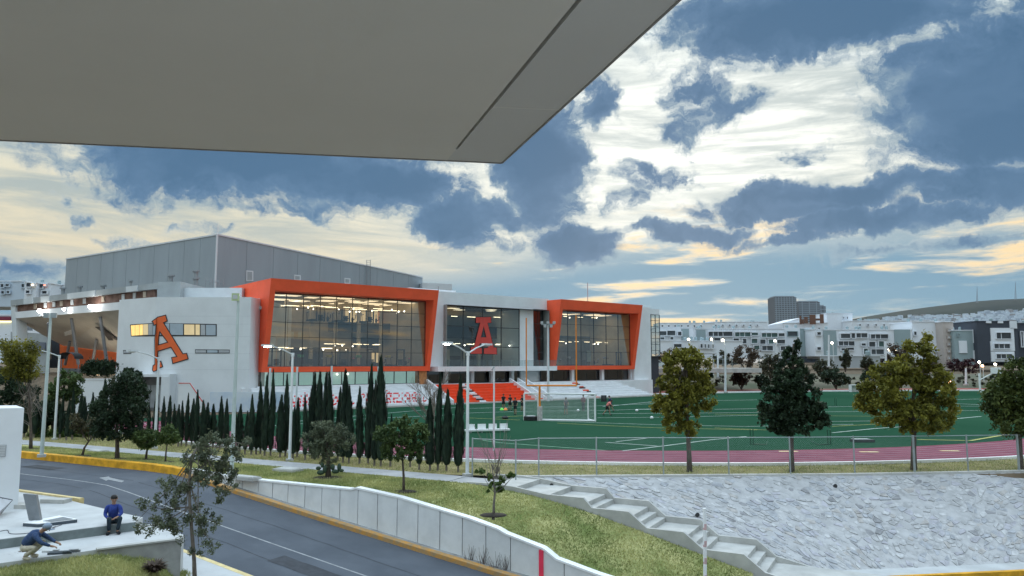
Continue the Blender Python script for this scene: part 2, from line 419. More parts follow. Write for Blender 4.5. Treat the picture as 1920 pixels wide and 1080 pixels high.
# retaining wall of cast panels with coping
WT = [.3, 3.59, 10.2, 10.25, 10.5, 12.7, 16.0, 17.2, 17.55, 19.05, 19.15, 19.6, 21.2, 26, 40]
WZ = [.12, -.06, -.06, -.05, .02, -.19, -.71, -.97, -1.11, -1.46, -1.5, -1.78, -2.12, -2.9, -3.4]
def zwall(t): return interp(WT, WZ, t)
wall = thing('retaining_wall', 'pale grey concrete retaining wall of upright panels along the sloping road', 'wall', R(3.6, .6, zroad(3.6)))
edges = [.35, 2.0, 3.7, 4.9, 6.2, 7.5, 8.9, 10.3]
M_panel = mat('wall_panel_concrete', (.66, .68, .69), .85, .0, 1.5, .25, 45, coord='World', col2=(.76, .78, .79), detail=9)
def panel_edges():
    pxs = [405, 426, 453, 483, 510, 539, 571, 603, 637, 671, 708, 745, 784, 825, 867, 911, 957, 1013, 1057, 1120, 1200]
    return [tn(V(p, 950, R(0, .45), U))[0] for p in pxs]
PE = panel_edges(); PE = [.36, (PE[0] + .36) / 2] + PE; random.seed(4)
for i in range(len(PE) - 1):
    a, b = PE[i] + .018, PE[i + 1] - .018; off = random.uniform(-.008, .008)
    ks = sorted([a, b] + [k for k in WT if a < k < b]); poly = []
    mb = MB()
    for k0, k1 in zip(ks[:-1], ks[1:]):
        zb0, zb1 = zroad(k0) - .25, zroad(k1) - .25
        mb.hexa([R(k0, .45 + off, zb0), R(k1, .45 + off, zb1), R(k1, .66, zb1), R(k0, .66, zb0), R(k0, .45 + off, zwall(k0)), R(k1, .45 + off, zwall(k1)), R(k1, .66, zwall(k1)), R(k0, .66, zwall(k0))])
    mb.build('panel', M_panel, wall)
mb = MB(); ks = [k for k in WT if k < PE[-1] and k > PE[0]]; ks = sorted([PE[0]] + ks + [PE[-1]])
for k0, k1 in zip(ks[:-1], ks[1:]):
    mb.hexa([R(k0, .5, zroad(k0) - .4), R(k1, .5, zroad(k1) - .4), R(k1, .72, zroad(k1) - .4), R(k0, .72, zroad(k0) - .4), R(k0, .5, zwall(k0) - .02), R(k1, .5, zwall(k1) - .02), R(k1, .72, zwall(k1) - .02), R(k0, .72, zwall(k0) - .02)])
mb.build('core', mat('joint_shadow_concrete', (.16, .16, .16), .9, .1), wall)
mb = MB()
for k0, k1 in zip(ks[:-1], ks[1:]):
    mb.hexa([R(k0, .42, zwall(k0) + .002), R(k1, .42, zwall(k1) + .002), R(k1, .75, zwall(k1) + .002), R(k0, .75, zwall(k0) + .002), R(k0, .42, zwall(k0) + .075), R(k1, .42, zwall(k1) + .075), R(k1, .75, zwall(k1) + .075), R(k0, .75, zwall(k0) + .075)])
mb.build('coping', M_whitec, wall)
q = V(1014, 1040, R(0, .42), U); tq = tn(q)[0]
mb = MB(); mb.hexa([R(tq - .07, .40, zroad(tq) - .1), R(tq + .10, .40, zroad(tq) - .1), R(tq + .10, .44, zroad(tq) - .1), R(tq - .07, .44, zroad(tq) - .1), R(tq - .07, .40, zwall(tq) - .03), R(tq + .10, .40, zwall(tq) - .03), R(tq + .10, .44, zwall(tq) - .03), R(tq - .07, .44, zwall(tq) - .03)])
tag(mb.build('marker_strip', mat('red_pink_reflective', (.85, .05, .11), .4, .05), wall), 'upright red pink marker strip on the wall')

# walk beside the lawn and the stairs that carry it down
SD = Vector((.883, -.470, 0)).normalized() if False else U
far_n = tn(G(876, 893))[1] - .25
near_n = tn(G(830, 903))[1]
C0 = tn(G(975, 894))[0]                       # head of the stairs (along U)
mb = MB(); mb.grid([[R(t, n, .015) for n in (near_n, far_n)] for t in [-60 + i * 1.5 for i in range(int((C0 - .2 + 60) / 1.5) + 1)] + [C0]])
walk = struct('sidewalk', mb, M_walk)
random.seed(9)
t = -46.0
while t < C0 - 2.2:                            # slabs with open joints near the camera
    L = 2.1
    if t > -34:
        mb = MB(); z = .035 + random.uniform(0, .006)
        mb.hexa([R(t + .012, near_n + .01, 0), R(t + L - .012, near_n + .01, 0), R(t + L - .012, far_n - .01, 0), R(t + .012, far_n - .01, 0),
                 R(t + .012, near_n + .01, z), R(t + L - .012, near_n + .01, z), R(t + L - .012, far_n - .01, z), R(t + .012, far_n - .01, z)])
        mb.build('slab', M_walk, walk)
    t += L
# stairs: landings and short flights between sloping cheek walls
ns0, ns1 = near_n + .02, tn(G(975, 894))[1] - .1
def tst(px, py): return tn(V(px, py, R(0, ns1), U))[0]
noses = [(1013, 1, 926), (1072, 1, 941), (1137, 2, 960), (1217, 3, 990), (1314, 3, 1032), (1420, 3, 1080)]
stair = thing('stairway', 'pale concrete stairs with long landings running down between lawn and stone slope', 'stairs', R(C0, ns0, 0))
STZ = [(C0 - 1.5, 0.0)]
z = 0.0; tprev = C0 - .1
runs = []
for px, k, py in noses:
    q = V(px, py, R(0, ns1 - .1), U); tt = tn(q)[0]
    runs.append((tprev, tt, z, z)); STZ.append((tt, z))
    rise = .2 if k == 1 else .185
    for j in range(k):
        z -= rise
        if j < k - 1: runs.append((tt, tt + .36, z, z)); tt += .36
    tprev = tt; STZ.append((tt, z))
runs.append((tprev, tprev + 6, z, z)); STZ.append((tprev + 6, z - 1.2))
for a, b, z0, _ in runs:
    mb = MB(); mb.hexa([R(a, ns0 + .15, z0 - 1.4), R(b, ns0 + .15, z0 - 1.4), R(b, ns1 - .15, z0 - 1.4), R(a, ns1 - .15, z0 - 1.4), R(a, ns0 + .15, z0), R(b, ns0 + .15, z0), R(b, ns1 - .15, z0), R(a, ns1 - .15, z0)])
    mb.build('landing' if b - a > .5 else 'step', M_conc, stair)
sx = [s[0] for s in STZ]; sz = [s[1] for s in STZ]
def zst(t): return interp(sx, sz, t)
def zcheek(t):  # cheek walls slide along above the treads
    return interp([C0 - 1.5, C0] + [a for a, _ in STZ[1:]], [.06, .10] + [z + .24 for _, z in STZ[1:]], t)
for n0, n1 in ((ns0 + .01, ns0 + .15), (ns1 - .15, ns1 - .0)):
    mb = MB(); ts = sorted(set([C0 - 1.2, C0] + [s[0] + .001 * i for i, s in enumerate(STZ[1:])]))
    for a, b in zip(ts[:-1], ts[1:]):
        mb.hexa([R(a, n0, zst(a) - 1.2), R(b, n0, zst(b) - 1.2), R(b, n1, zst(b) - 1.2), R(a, n1, zst(a) - 1.2), R(a, n0, zcheek(a)), R(b, n0, zcheek(b)), R(b, n1, zcheek(b)), R(a, n1, zcheek(a))])
    mb.build('cheek_wall', M_conc, stair)

LX = [C0 - 1] + [s_[0] for s_ in STZ[2::2]]; LZs = [.03] + [s_[1] + .06 for s_ in STZ[2::2]]
# lawn between road edge / retaining wall and walk / stairs
def lawn_near(t): 
    return (.22, zroad(t) + .31) if t < .3 else (.74, zwall(t) + .03)
def lawn_z(t, f):
    n0, z0 = lawn_near(t); z1 = .02 if t < C0 - 1 else min(.02, interp(LX, LZs, t))
    return z0 + (z1 - z0) * f
rows = []
LT = [-60, -40, -30] + [-24 + .6 * i for i in range(84)]
for t in LT:
    n0, _ = lawn_near(t); r = []
    for j in range(11):
        f = j / 10; n = n0 + (near_n - .03 - n0) * f; p = R(t, n, lawn_z(t, f) + (.05 * noise.noise(Vector((t * .5, n * .6, 0))) if 0 < j < 10 else 0)); r.append(p)
    rows.append(r)
lawn = struct('lawn', MB().grid(rows), M_grass, True)
# grass blades standing on the lawn
def blades(name, sampler, n, h, w, m, seed):
    rs = np.random.RandomState(seed); P = sampler(rs, n); n = len(P)
    a = rs.uniform(0, 2 * PI, n); hh = h * rs.uniform(.5, 1.3, n); ww = w * rs.uniform(.6, 1.3, n)
    dx = np.cos(a) * ww; dy = np.sin(a) * ww
    lean = rs.normal(0, .45, (n, 2)) * hh[:, None]
    Vt = np.empty((n, 3, 3)); Vt[:, 0] = P + np.stack([dx, dy, 0 * dx], 1); Vt[:, 1] = P - np.stack([dx, dy, 0 * dx], 1)
    Vt[:, 2] = P + np.stack([lean[:, 0], lean[:, 1], hh], 1)
    return bulk(name, Vt.reshape(-1, 3), np.arange(3 * n).reshape(-1, 3), m)
def bulk(name, verts, faces, m, parent=None):
    me = bpy.data.meshes.new(name); nv, nf, k = len(verts), len(faces), faces.shape[1]
    me.vertices.add(nv); me.vertices.foreach_set('co', np.asarray(verts, np.float32).ravel())
    me.loops.add(nf * k); me.loops.foreach_set('vertex_index', faces.astype(np.int32).ravel())
    me.polygons.add(nf); me.polygons.foreach_set('loop_start', np.arange(0, nf * k, k, dtype=np.int32))
    me.update(calc_edges=True); me.materials.append(m)
    return put(name, me, parent)
M_blade = leafmat('grass_blades', (.15, .21, .06), (.58, .55, .25), .5, .25)
lrows = rows
def lawn_sampler(rs, n):
    out = []; lo = [i for i, t in enumerate(LT) if t > -17][0]
    for _ in range(n):
        i = rs.randint(lo, len(lrows) - 1); j = rs.randint(0, 10); a, b = rs.uniform(0, 1, 2)
        out.append((lrows[i][j].lerp(lrows[i][j + 1], a).lerp(lrows[i + 1][j].lerp(lrows[i + 1][j + 1], a), b))[:])
    return np.array(out)
tag(blades('lawn_grass_blades', lawn_sampler, 70000, .07, .02, M_blade, 5), 'short patchy green and yellow grass on the sloping lawn', 'grass', kind='stuff')

# access covers lying on the lawn
for i, (px, py, w, d, lab) in enumerate([(540, 883, 1.3, .8, 'pale concrete cover slab on the lawn beside the walk, left of the cactus'), (460, 898, 1.5, .5, 'thin pale concrete slab at the upper end of the retaining wall'), (183, 848, 1.1, .7, 'pale concrete cover slab in the grass between the small trees at left')]):
    p = G(px, py); mb = MB(); mb.box((p.x, p.y, .04), (w, d, .14), math.atan2(U.y, U.x)); mb.box((p.x, p.y, .125), (w * .86, d * .82, .03), math.atan2(U.y, U.x))
    tag(mb.build('cover_slab', M_conc), lab, 'slab', 'slabs lying on the lawn')

# verge: dry strip between walk and track where the cypresses stand, and the strip behind the stone slope
TOPE = [G(960, 894.5), G(1100, 893), G(1300, 892), G(1500, 891), G(1600, 890), G(1760, 887), G(1920, 884), G(2080, 880), G(2300, 872), G(2700, 850)]
TOPE = [Vector((p.x, p.y, 0)) for p in TOPE]
CT, RO, RI = Vector((10.5, 92.2, 0)), 53.2, 46.9       # track end curve
def arc(r, a): return Vector((CT.x + r * math.sin(a), CT.y - r * math.cos(a), 0))
rows = []
for i in range(60):
    a = -1.15 + i * .04; po = arc(RO + .25, a)
    t, n = tn(po)
    if po.x < .3: pi_ = R(t, far_n + .02)
    else:
        pi_ = Vector((po.x, interp([p.x for p in TOPE], [p.y for p in TOPE], po.x) + .02, 0))
    rows.append([po.lerp(pi_, j / 5) + Vector((0, 0, .01)) for j in range(6)])
verge = struct('verge', MB().grid(rows), M_dry)
def verge_sampler(rs, n):
    out = []
    for _ in range(n):
        i = rs.randint(0, 59); j = rs.uniform(0, 1); a = rs.uniform(0, 1); p0 = rows[i][0].lerp(rows[i + 1][0], a); p1 = rows[i][-1].lerp(rows[i + 1][-1], a); out.append(p0.lerp(p1, j)[:])
    return np.array(out)
tag(blades('verge_grass_blades', verge_sampler, 30000, .09, .02, M_blade, 15), 'dry grass on the verge between fence and running track', 'grass', kind='stuff')

# running track
M_track = mat('track_surface', (.215, .070, .098), 1.0, .12, .7, .2, 80, coord='World', col2=(.285, .10, .13), spec=0.0)
M_tline = mat('track_line_paint', (.42, .36, .38), .9, .1, 3, spec=0.0)
NA = 80; angs = [-1.05 + i * (2.25 / NA) for i in range(NA + 1)]
track = struct('running_track', MB().grid([[arc(RO, a) + Vector((0, 0, .02)), arc(RI, a) + Vector((0, 0, .02))] for a in angs]), M_track)
for k in range(1, 8):
    r = RI + (RO - RI) * k / 8
    MB().grid([[arc(r + .035, a) + Vector((0, 0, .026)), arc(r - .035, a) + Vector((0, 0, .026))] for a in angs]).build('lane_line', M_tline, track)
mb = MB(); mb.grid([[arc(RO + .22, a), arc(RO + .22, a) + Vector((0, 0, .16)), arc(RO, a) + Vector((0, 0, .16)), arc(RO, a)] for a in angs])
tag(mb.build('kerb', M_whitec), kind='structure')
for (px, py) in ((1478, 847), (1629, 848), (1780, 846)):
    p = G(px, py); mb = MB(); polyline_strip(mb, [(p.x - .55, p.y, .03), (p.x + .55, p.y - .05, .03)], .35); mb.build('lane_mark', M_pale, track)
# playing field
M_turf = mat('artificial_turf', (.020, .066, .038), .9, .0, .05, .3, 60, coord='World', col2=(.032, .088, .052), spec=0.0, stretch=(1, .4, 1), detail=7)
stand0 = G(870, 757); stand1 = G(1225, 742); E1 = (stand1 - stand0); E1.z = 0; E1.normalize(); OUT = Vector((E1.y, -E1.x, 0))
poly = [arc(RI + .02, a) for a in angs]
sl_ = stand0 + OUT * 1.2
field_pts = poly + [Vector((95, 92, 0)), Vector((95, 150, 0)), sl_ + E1 * 75 , sl_ + E1 * 33, sl_ - E1 * 52]
field = struct('playing_field', MB().add([(p.x, p.y, .012) for p in field_pts], [tuple(range(len(field_pts)))]), M_turf)
M_wl = mat('white_field_paint', (.50, .58, .54), .85, .2, 1.5, coord='World'); M_yl = mat('yellow_field_paint', (.42, .42, .12), .85, .2, 1.5, coord='World')
M_gl = mat('green_pitch_arc_paint', (.20, .42, .28), .85, .2, 1.5, coord='World')
FL = [([(905, 826), (942, 831), (1050, 839), (1152, 846)], .14, M_gl), ([(1167, 846), (1250, 836), (1335, 825), (1400, 819)], .14, M_wl), ([(1135, 830), (1232, 837)], .13, M_wl), ([(1155, 829), (1225, 821)], .13, M_wl),
      ([(1045, 794), (1140, 799), (1235, 803), (1420, 807)], .13, M_yl), ([(1000, 788), (1120, 793), (1240, 797), (1400, 800), (1600, 796)], .13, M_wl),
      ([(1560, 812), (1640, 804), (1700, 800)], .16, M_wl), ([(1560, 800), (1700, 793)], .13, M_yl), ([(1340, 803), (1440, 807)], .13, M_yl), ([(1720, 825), (1820, 827), (1890, 815)], .25, M_yl),
      ([(880, 766), (960, 764), (1100, 762), (1230, 757)], .2, M_wl), ([(870, 775), (1000, 771), (1130, 770), (1250, 766)], .16, M_wl), ([(1120, 776), (1300, 775), (1500, 773), (1850, 770)], .16, M_wl),
      ([(1130, 763), (1240, 752), (1330, 746)], .2, M_wl), ([(1120, 784), (1250, 783), (1420, 779)], .14, M_wl), ([(930, 783), (985, 780)], .16, M_yl), ([(880, 784), (975, 788)], .14, M_yl),
      ([(1190, 768), (1230, 768)], .3, M_wl), ([(1340, 777), (1500, 780), (1800, 782)], .14, M_yl), ([(1420, 786), (1560, 791), (1700, 789)], .14, M_wl), ([(1790, 757), (1840, 759)], .3, M_wl), ([(1290, 752), (1420, 750)], .22, M_wl),
      ([(1600, 755), (1700, 752), (1850, 748)], .22, M_wl), ([(1500, 764), (1640, 762), (1850, 762)], .2, M_wl), ([(1340, 768), (1480, 766)], .2, M_wl), ([(1785, 786), (1840, 781)], .2, M_wl), ([(560, 790), (760, 772), (860, 764)], .16, M_wl), ([(500, 800), (700, 785), (850, 778)], .16, M_wl)]
for k, (pl, w, m) in enumerate(FL):
    pts = []
    for (a, b) in zip(pl[:-1], pl[1:]):
        for i in range(4): pts.append(G(a[0] + (b[0] - a[0]) * i / 4, a[1] + (b[1] - a[1]) * i / 4))
    pts.append(G(*pl[-1])); polyline_strip(MB_ := MB(), pts, w, .02 + .004 * k % .02); MB_.build('field_line', m, field)

# stone slope: flat stones bedded in mortar
def gz(px, py, z): return G(px, py, z)
BOT = [gz(1432, 1077, -2.75), gz(1560, 1072, -2.8), gz(1700, 1066, -2.85), gz(1920, 1056, -2.9), gz(2150, 1046, -2.95), gz(2400, 1030, -3.0)]
TOP = [TOPE[0], TOPE[2], TOPE[4], TOPE[6], TOPE[7], TOPE[8]]
SS = [0, .33, .62, .9, 1.05, 1.25]
def slope(s, f):
    a = Vector([interp(SS, [p[i] for p in TOP], s) for i in range(3)]); b = Vector([interp(SS, [p[i] for p in BOT], s) for i in range(3)])
    p = a.lerp(b, f)
    if s < .001: pass
    return p
mb = MB().grid([[slope(s / 40 * 1.25, f / 14) + Vector((0, 0, -.014)) for f in range(15)] for s in range(41)])
M_mortar = mat('mortar', (.45, .45, .455), .92, .12, 2.0, .5, 30, coord='World')
emb = struct('stone_slope', mb, M_mortar, True)
stones_m = [mat('stone_' + n, c, .8, .22, 4.0, .5, 25, coord='World', spec=.3) for n, c in (('grey', (.42, .42, .425)), ('pale', (.49, .49, .495)), ('blue', (.39, .40, .425)), ('warm', (.42, .40, .385)), ('dark', (.29, .29, .30)), ('lilac', (.42, .415, .45)))]
def make_stones():
    rs = random.Random(12); WID, HEI = 26.5, 6.8; cs = .37; nx, ny = int(WID / cs), int(HEI / (cs * .72))
    seeds = {}
    for i in range(-1, nx + 1):
        for j in range(-1, ny + 1):
            if rs.random() < .22 and 0 < i: continue
            seeds[(i, j)] = ((i + .5 + rs.uniform(-.38, .38) + (.5 if j % 2 else 0)) * cs, (j + .5 + rs.uniform(-.36, .36)) * cs * .72)
    res = []
    for (i, j), (sx_, sy_) in seeds.items():
        if not (0 <= i < nx and 0 <= j < ny): continue
        poly = [(sx_ - 1, sy_ - 1), (sx_ + 1, sy_ - 1), (sx_ + 1, sy_ + 1), (sx_ - 1, sy_ + 1)]
        for di in (-2, -1, 0, 1, 2):
            for dj in (-2, -1, 0, 1, 2):
                q = seeds.get((i + di, j + dj))
                if (di or dj) and q:
                    mx, my = (q[0] + sx_) / 2, (q[1] + sy_) / 2; nx_, ny_ = q[0] - sx_, q[1] - sy_; L = math.hypot(nx_, ny_); gap = rs.uniform(.012, .05)
                    out = []
                    for a, b in zip(poly, poly[1:] + poly[:1]):
                        da = ((a[0] - mx) * nx_ + (a[1] - my) * ny_) / L + gap; db = ((b[0] - mx) * nx_ + (b[1] - my) * ny_) / L + gap
                        if da <= 0: out.append(a)
                        if da * db < 0: k = da / (da - db); out.append((a[0] + (b[0] - a[0]) * k, a[1] + (b[1] - a[1]) * k))
                    poly = out
                    if len(poly) < 3: break
            if len(poly) < 3: break
        if len(poly) >= 3: res.append(((sx_, sy_), poly))
    def P(x, y): return slope(x / WID * 1.02, min(1, max(0, y / HEI)))
    items = []
    for (c, poly) in res:
        c = (sum(p[0] for p in poly) / len(poly), sum(p[1] for p in poly) / len(poly)); pc = P(*c)
        nrm = (P(c[0] + .3, c[1]) - P(c[0] - .3, c[1])).cross(P(c[0], c[1] + .3) - P(c[0], c[1] - .3)).normalized()
        if nrm.z < 0: nrm = -nrm
        h = rs.uniform(-.03, .028); tilt = Vector((rs.uniform(-.05, .05), rs.uniform(-.05, .05), 0))
        n = len(poly); base = [P(*p) - nrm * .05 for p in poly]; top = []
        for p in poly:
            q = P(c[0] + (p[0] - c[0]) * .94, c[1] + (p[1] - c[1]) * .94); top.append(q + nrm * (h + (q - pc).dot(tilt)))
        rim = [P(*p) + nrm * (h * .55 + (P(*p) - pc).dot(tilt)) for p in poly]
        vs = base + rim + top; fs = [(k, (k + 1) % n, n + (k + 1) % n, n + k) for k in range(n)] + [(n + k, n + (k + 1) % n, 2 * n + (k + 1) % n, 2 * n + k) for k in range(n)] + [tuple(range(2 * n, 3 * n))]
        d = (pc - CAMP).length; w = ((pc.x / pc.y) * FPX + 960)
        size = sum((a - b).length for a, b in zip(base, base[1:] + base[:1])) / d
        items.append((-size if w < 1930 else 0, vs, fs, rs.choices(range(6), [34, 20, 20, 9, 3, 14])[0]))
    items.sort(key=lambda i: i[0])
    for it in items[:300]: MB().add(it[1], it[2]).build('stone', stones_m[it[3]], emb)
    for k in range(6):
        mb = MB()
        for it in items[300:]:
            if it[3] == k: mb.add(it[1], it[2])
        if mb.v: tag(mb.build('bedded_stones', stones_m[k], emb), kind='stuff')
make_stones()
mb = MB(); pts = [slope(s / 40 * 1.25, 0) for s in range(41)]
mb.grid([[p + Vector((0, .22, -.1)), p + Vector((0, .22, .05)), p + Vector((0, -.06, .05)), p + Vector((0, -.1, -.25))] for p in pts]); mb.build('coping', M_conc, emb)
for (px, py, f) in ((1034, 911, .1), (1565, 912, .1), (1307, 966, .4)):
    p = cast(px, py, slope(.5, .5), (slope(.6, .5) - slope(.4, .5)).cross(slope(.5, .7) - slope(.5, .3))); mb = MB()
    o_ = Vector((0, -.8, .35)); mb.tube([p - o_ * .2 , p + o_ * .14], .085, 12); w_ = mb.build('weep_pipe', mat('dark_pipe', (.02, .02, .02), .6, 0), emb)
# walk and kerb at the foot of the slope
mb = MB(); mb.grid([[p + Vector((0, .3, .02)), p + Vector((0, -.9, .0))] for p in BOT]); struct('lower_walk', mb, M_pave)
mb = MB(); mb.grid([[p + Vector((0, -.9, -.25)), p + Vector((0, -.9, .03)), p + Vector((0, -1.1, .03)), p + Vector((0, -1.1, -.2))] for p in BOT]); tag(mb.build('lower_kerb', M_yel), kind='structure')
mb = MB(); mb.grid([[p + Vector((0, -1.05, -.16)), p + Vector((0, -14, -.5))] for p in BOT]); tag(mb.build('lower_road', M_asph), kind='structure')
# far edge of the field: red run-off, low white kerb and bank
M_red = mat('red_runoff', (.27, .06, .05), .9, .25, .5, coord='World'); M_bank = mat('scrub_bank', (.13, .115, .085), .95, 0, .12, .6, 6, coord='World', col2=(.075, .09, .05), detail=8)
def farline(dy, z): return [G(px, py) + Vector((0, dy, z)) for px, py in ((1228, 740), (1340, 737), (1450, 735), (1600, 733.5), (1750, 733), (1960, 732.5), (2200, 732))]
mb = MB(); mb.grid([[a, b] for a, b in zip(farline(-.5, .03), farline(13, .04))]); tag(mb.build('far_running_track', M_red), kind='structure')
mb = MB(); mb.grid([[a, b, c] for a, b, c in zip(farline(-.9, 0), farline(-.9, .25), farline(-.5, .25))]); tag(mb.build('far_kerb', M_whitec), kind='structure')
mb = MB(); mb.grid([[a, b, c, d] for a, b, c, d in zip(farline(13, .05), farline(16, .9), farline(26, 1.3), farline(60, 2.2))]); tag(mb.build('bank', M_bank, None, True), kind='structure')
# ================================================================== near left: terrace, steps, white block, mound, eave overhead
TZ, LZ = .06, -.22                                            # upper terrace and lower strip
# upper terrace (plan from the photograph, on its own level)
ter = [G(0, 1011, TZ), G(254, 978.5, TZ), G(268, 970, TZ), G(230, 962, TZ), G(150, 943, TZ), G(95, 929, TZ), G(20, 919, TZ), G(-260, 900, TZ), G(-260, 1046, TZ)]
mb = MB(); mb.prism([(p.x, p.y) for p in ter], -2.4, TZ); terrace = struct('terrace', mb, M_pave)
low = [G(0, 1056, LZ), G(120, 1040, LZ), G(230, 1023, LZ), G(336, 1009, LZ), G(345, 1003, LZ), G(290, 982, LZ), G(0, 1012, LZ), G(-260, 1046, LZ), G(-260, 1110, LZ)]
mb = MB(); mb.prism([(p.x, p.y) for p in low], -2.6, LZ); struct('lower_terrace', mb, M_pave)
# dark riser between the levels
a, b = G(-200, 1037, TZ), G(254, 978.7, TZ)
dv = (b - a); dv.z = 0; nv = Vector((dv.y, -dv.x, 0)).normalized()
mb = MB(); mb.hexa([*( (p + o + Vector((0, 0, z))) for z in (LZ - TZ + .002, -.012) for p, o in ((a, nv * .012), (b, nv * .012), (b, -nv * .02), (a, -nv * .02)))]); mb.build('riser', mat('dark_riser_concrete', (.17, .20, .20), .7, .25, 1.5, coord='World'), terrace)
# small plinth blocks behind the lectern
for px, py, w in ((125, 942, .95), (62, 952, .8)):
    p = G(px - 20, py, TZ); mb = MB(); mb.box((p.x, p.y, TZ + .07), (w, .45, .14), -.12); mb.build('step', M_conc, terrace)
# concrete wall that holds the lower terrace
P0, P1, P2 = G(180, 1030, LZ), G(338, 1010, LZ), G(356, 1003, LZ)
mb = MB(); d = (P1 - P0); d.z = 0; d.normalize(); nrm = Vector((d.y, -d.x, 0))
mb.hexa([*( (p + o) + Vector((0, 0, z)) for z in (-2.6, .0) for p, o in ((P0, nrm * .16), (P1, nrm * .16), (P1, -nrm * .02), (P0, -nrm * .02)))])
tw = thing('terrace_wall', 'grey stained concrete wall holding the lower terrace above the grass mound', 'wall', (P0.x, P0.y, -2.4)); mb.build('face', M_concd, tw)
mb = MB(); mb.hexa([*( (p + o) + Vector((0, 0, z)) for z in (.004, .05) for p, o in ((P0, nrm * .2), (P1, nrm * .2), (P1, -nrm * .03), (P0, -nrm * .03)))]); mb.build('coping', M_conc, tw)

# white block at the left edge
wb = thing('white_gatehouse', 'plain white rendered block with small vent at the left edge by the road', 'building', G(0, 957))
pr, pl = G(33, 957), G(-420, 975)
mb = MB(); d = (pl - pr); d.z = 0; d.normalize(); bk = Vector((-.64, .77, 0))
top = V(33, 765, pr, (1, 0)).z
mb.prism([(p.x, p.y) for p in (pr, pl, pl + bk * 2.2, pr + bk * 2.2)], -.1, top); mb.build('wall', M_white, wb)
mb = MB(); q = V(4, 845, pr, d); mb.box((q.x, q.y - .02, q.z), (.26, .03, .42), math.atan2(d.y, d.x)); ven = mb.build('vent', mat('vent_grey', (.42, .43, .44), .6, .05), wb)
for k in range(7):
    mb = MB(); mb.box((q.x, q.y - .045, q.z - .17 + k * .057), (.24, .02, .03), math.atan2(d.y, d.x)); mb.build('slat', mat('vent_slat', (.6, .61, .62), .6, .05), ven)

# board leaning on the block
lb = thing('leaning_panel', 'framed grey panel leaning against the white block at the left edge', 'panel', G(0, 962, TZ))
c = [G(-30, 985, TZ) , G(2, 963, TZ) + Vector((0, 0, 0)), atY(24, 937, G(2, 963, TZ).y + .25), atY(-12, 930, G(-10, 970, TZ).y + .3)]
mb = MB(); mb.plate(c, .03, (.3, -.9, .3)); mb.build('sheet', mat('panel_grey', (.45, .47, .5), .5, .1), lb)
mb = MB()
for i in range(4): mb.tube([c[i] + Vector((0, -.03, 0)), c[(i + 1) % 4] + Vector((0, -.03, 0))], .022, 6)
mb.tube([(c[0] + c[1]) / 2 + Vector((0, -.03, 0)), (c[2] + c[3]) / 2 + Vector((0, -.03, 0))], .015, 6); mb.build('frame', mat('dark_frame', (.10, .11, .13), .5, .1), lb)

# steel sign stand: base tray and a leaning upright slab
sg = thing('sign_plinth', 'grey leaning metal slab rising from a flat white base tray on the terrace', 'sign', G(95, 978, TZ))
M_steel = mat('steel_grey', (.22, .24, .26), .45, .12, 2, metal=.3); M_trayd = mat('tray_dark_edge', (.07, .09, .11), .5, .1)
b0, b1, b2, b3 = G(43, 981, TZ + .1), G(72, 983, TZ + .1), G(145, 974, TZ + .1), G(112, 967.5, TZ + .1)
tray = [b0, b1, b2, b3]
mb = MB(); mb.prism([(p.x, p.y) for p in tray], TZ + .002, TZ + .10); mb.build('base', M_trayd, sg)
mb = MB(); mb.prism([((p.x * .98 + .02 * b1.x), (p.y * .98 + .02 * b1.y)) for p in tray], TZ + .1, TZ + .125); mb.build('base_top', M_whitec, sg)
ctr = (b0 + b1 + b2 + b3) / 4
mb = MB(); mb.prism([(ctr.x + (p.x - ctr.x) * .55 + .25, ctr.y + (p.y - ctr.y) * .55) for p in tray], TZ + .126, TZ + .14); mb.build('recess', M_steel, sg)
yb = G(62, 977, TZ + .1).y
S = [atY(54, 976, yb), atY(76, 978, yb), atY(67, 928, yb - .12), atY(43, 926, yb - .12)]
mb = MB(); mb.plate([p for p in S], .16, (.15, -.95, .1)); mb.build('upright', M_steel, sg)

# mound of grass in front
def mound(px, py): return G(px, py, -1.0)
rows = []
for j in range(15):
    f = j / 14; r = []
    for i in range(25):
        g_ = i / 24; px = -150 + 560 * g_
        ytop = interp([-150, 60, 110, 170, 230, 300, 345, 380, 420], [1062, 1050, 1041, 1035, 1032, 1043, 1058, 1075, 1090], px)
        zt = interp([-150, 0, 120, 230, 300, 345, 410], [-.35, -.34, -.34, -.36, -.75, -1.3, -1.75], px)
        p = G(px, ytop, zt); q = Vector((p.x * .8 - .3, p.y - 6.5, zt - 2.2))
        s = p.lerp(q, f); s.z = zt - 2.2 * f * f - .12 * f; s.z += .05 * noise.noise(Vector((s.x, s.y, 2)))
        if j == 0: s = p + Vector((0, .5, -.9))
        r.append(s)
    rows.append(r)
md = struct('grass_mound', MB().grid(rows), M_grass, True)
def mound_sampler(rs, n):
    out = []
    for _ in range(n):
        j = rs.randint(1, 9); i = rs.randint(0, 23); a, b = rs.uniform(0, 1, 2)
        out.append((rows[j][i].lerp(rows[j][i + 1], a).lerp(rows[j + 1][i].lerp(rows[j + 1][i + 1], a), b))[:])
    return np.array(out)
tag(blades('mound_grass_blades', mound_sampler, 40000, .09, .012, M_blade, 25), 'yellow green grass on the mound at the lower left', 'grass', kind='stuff')
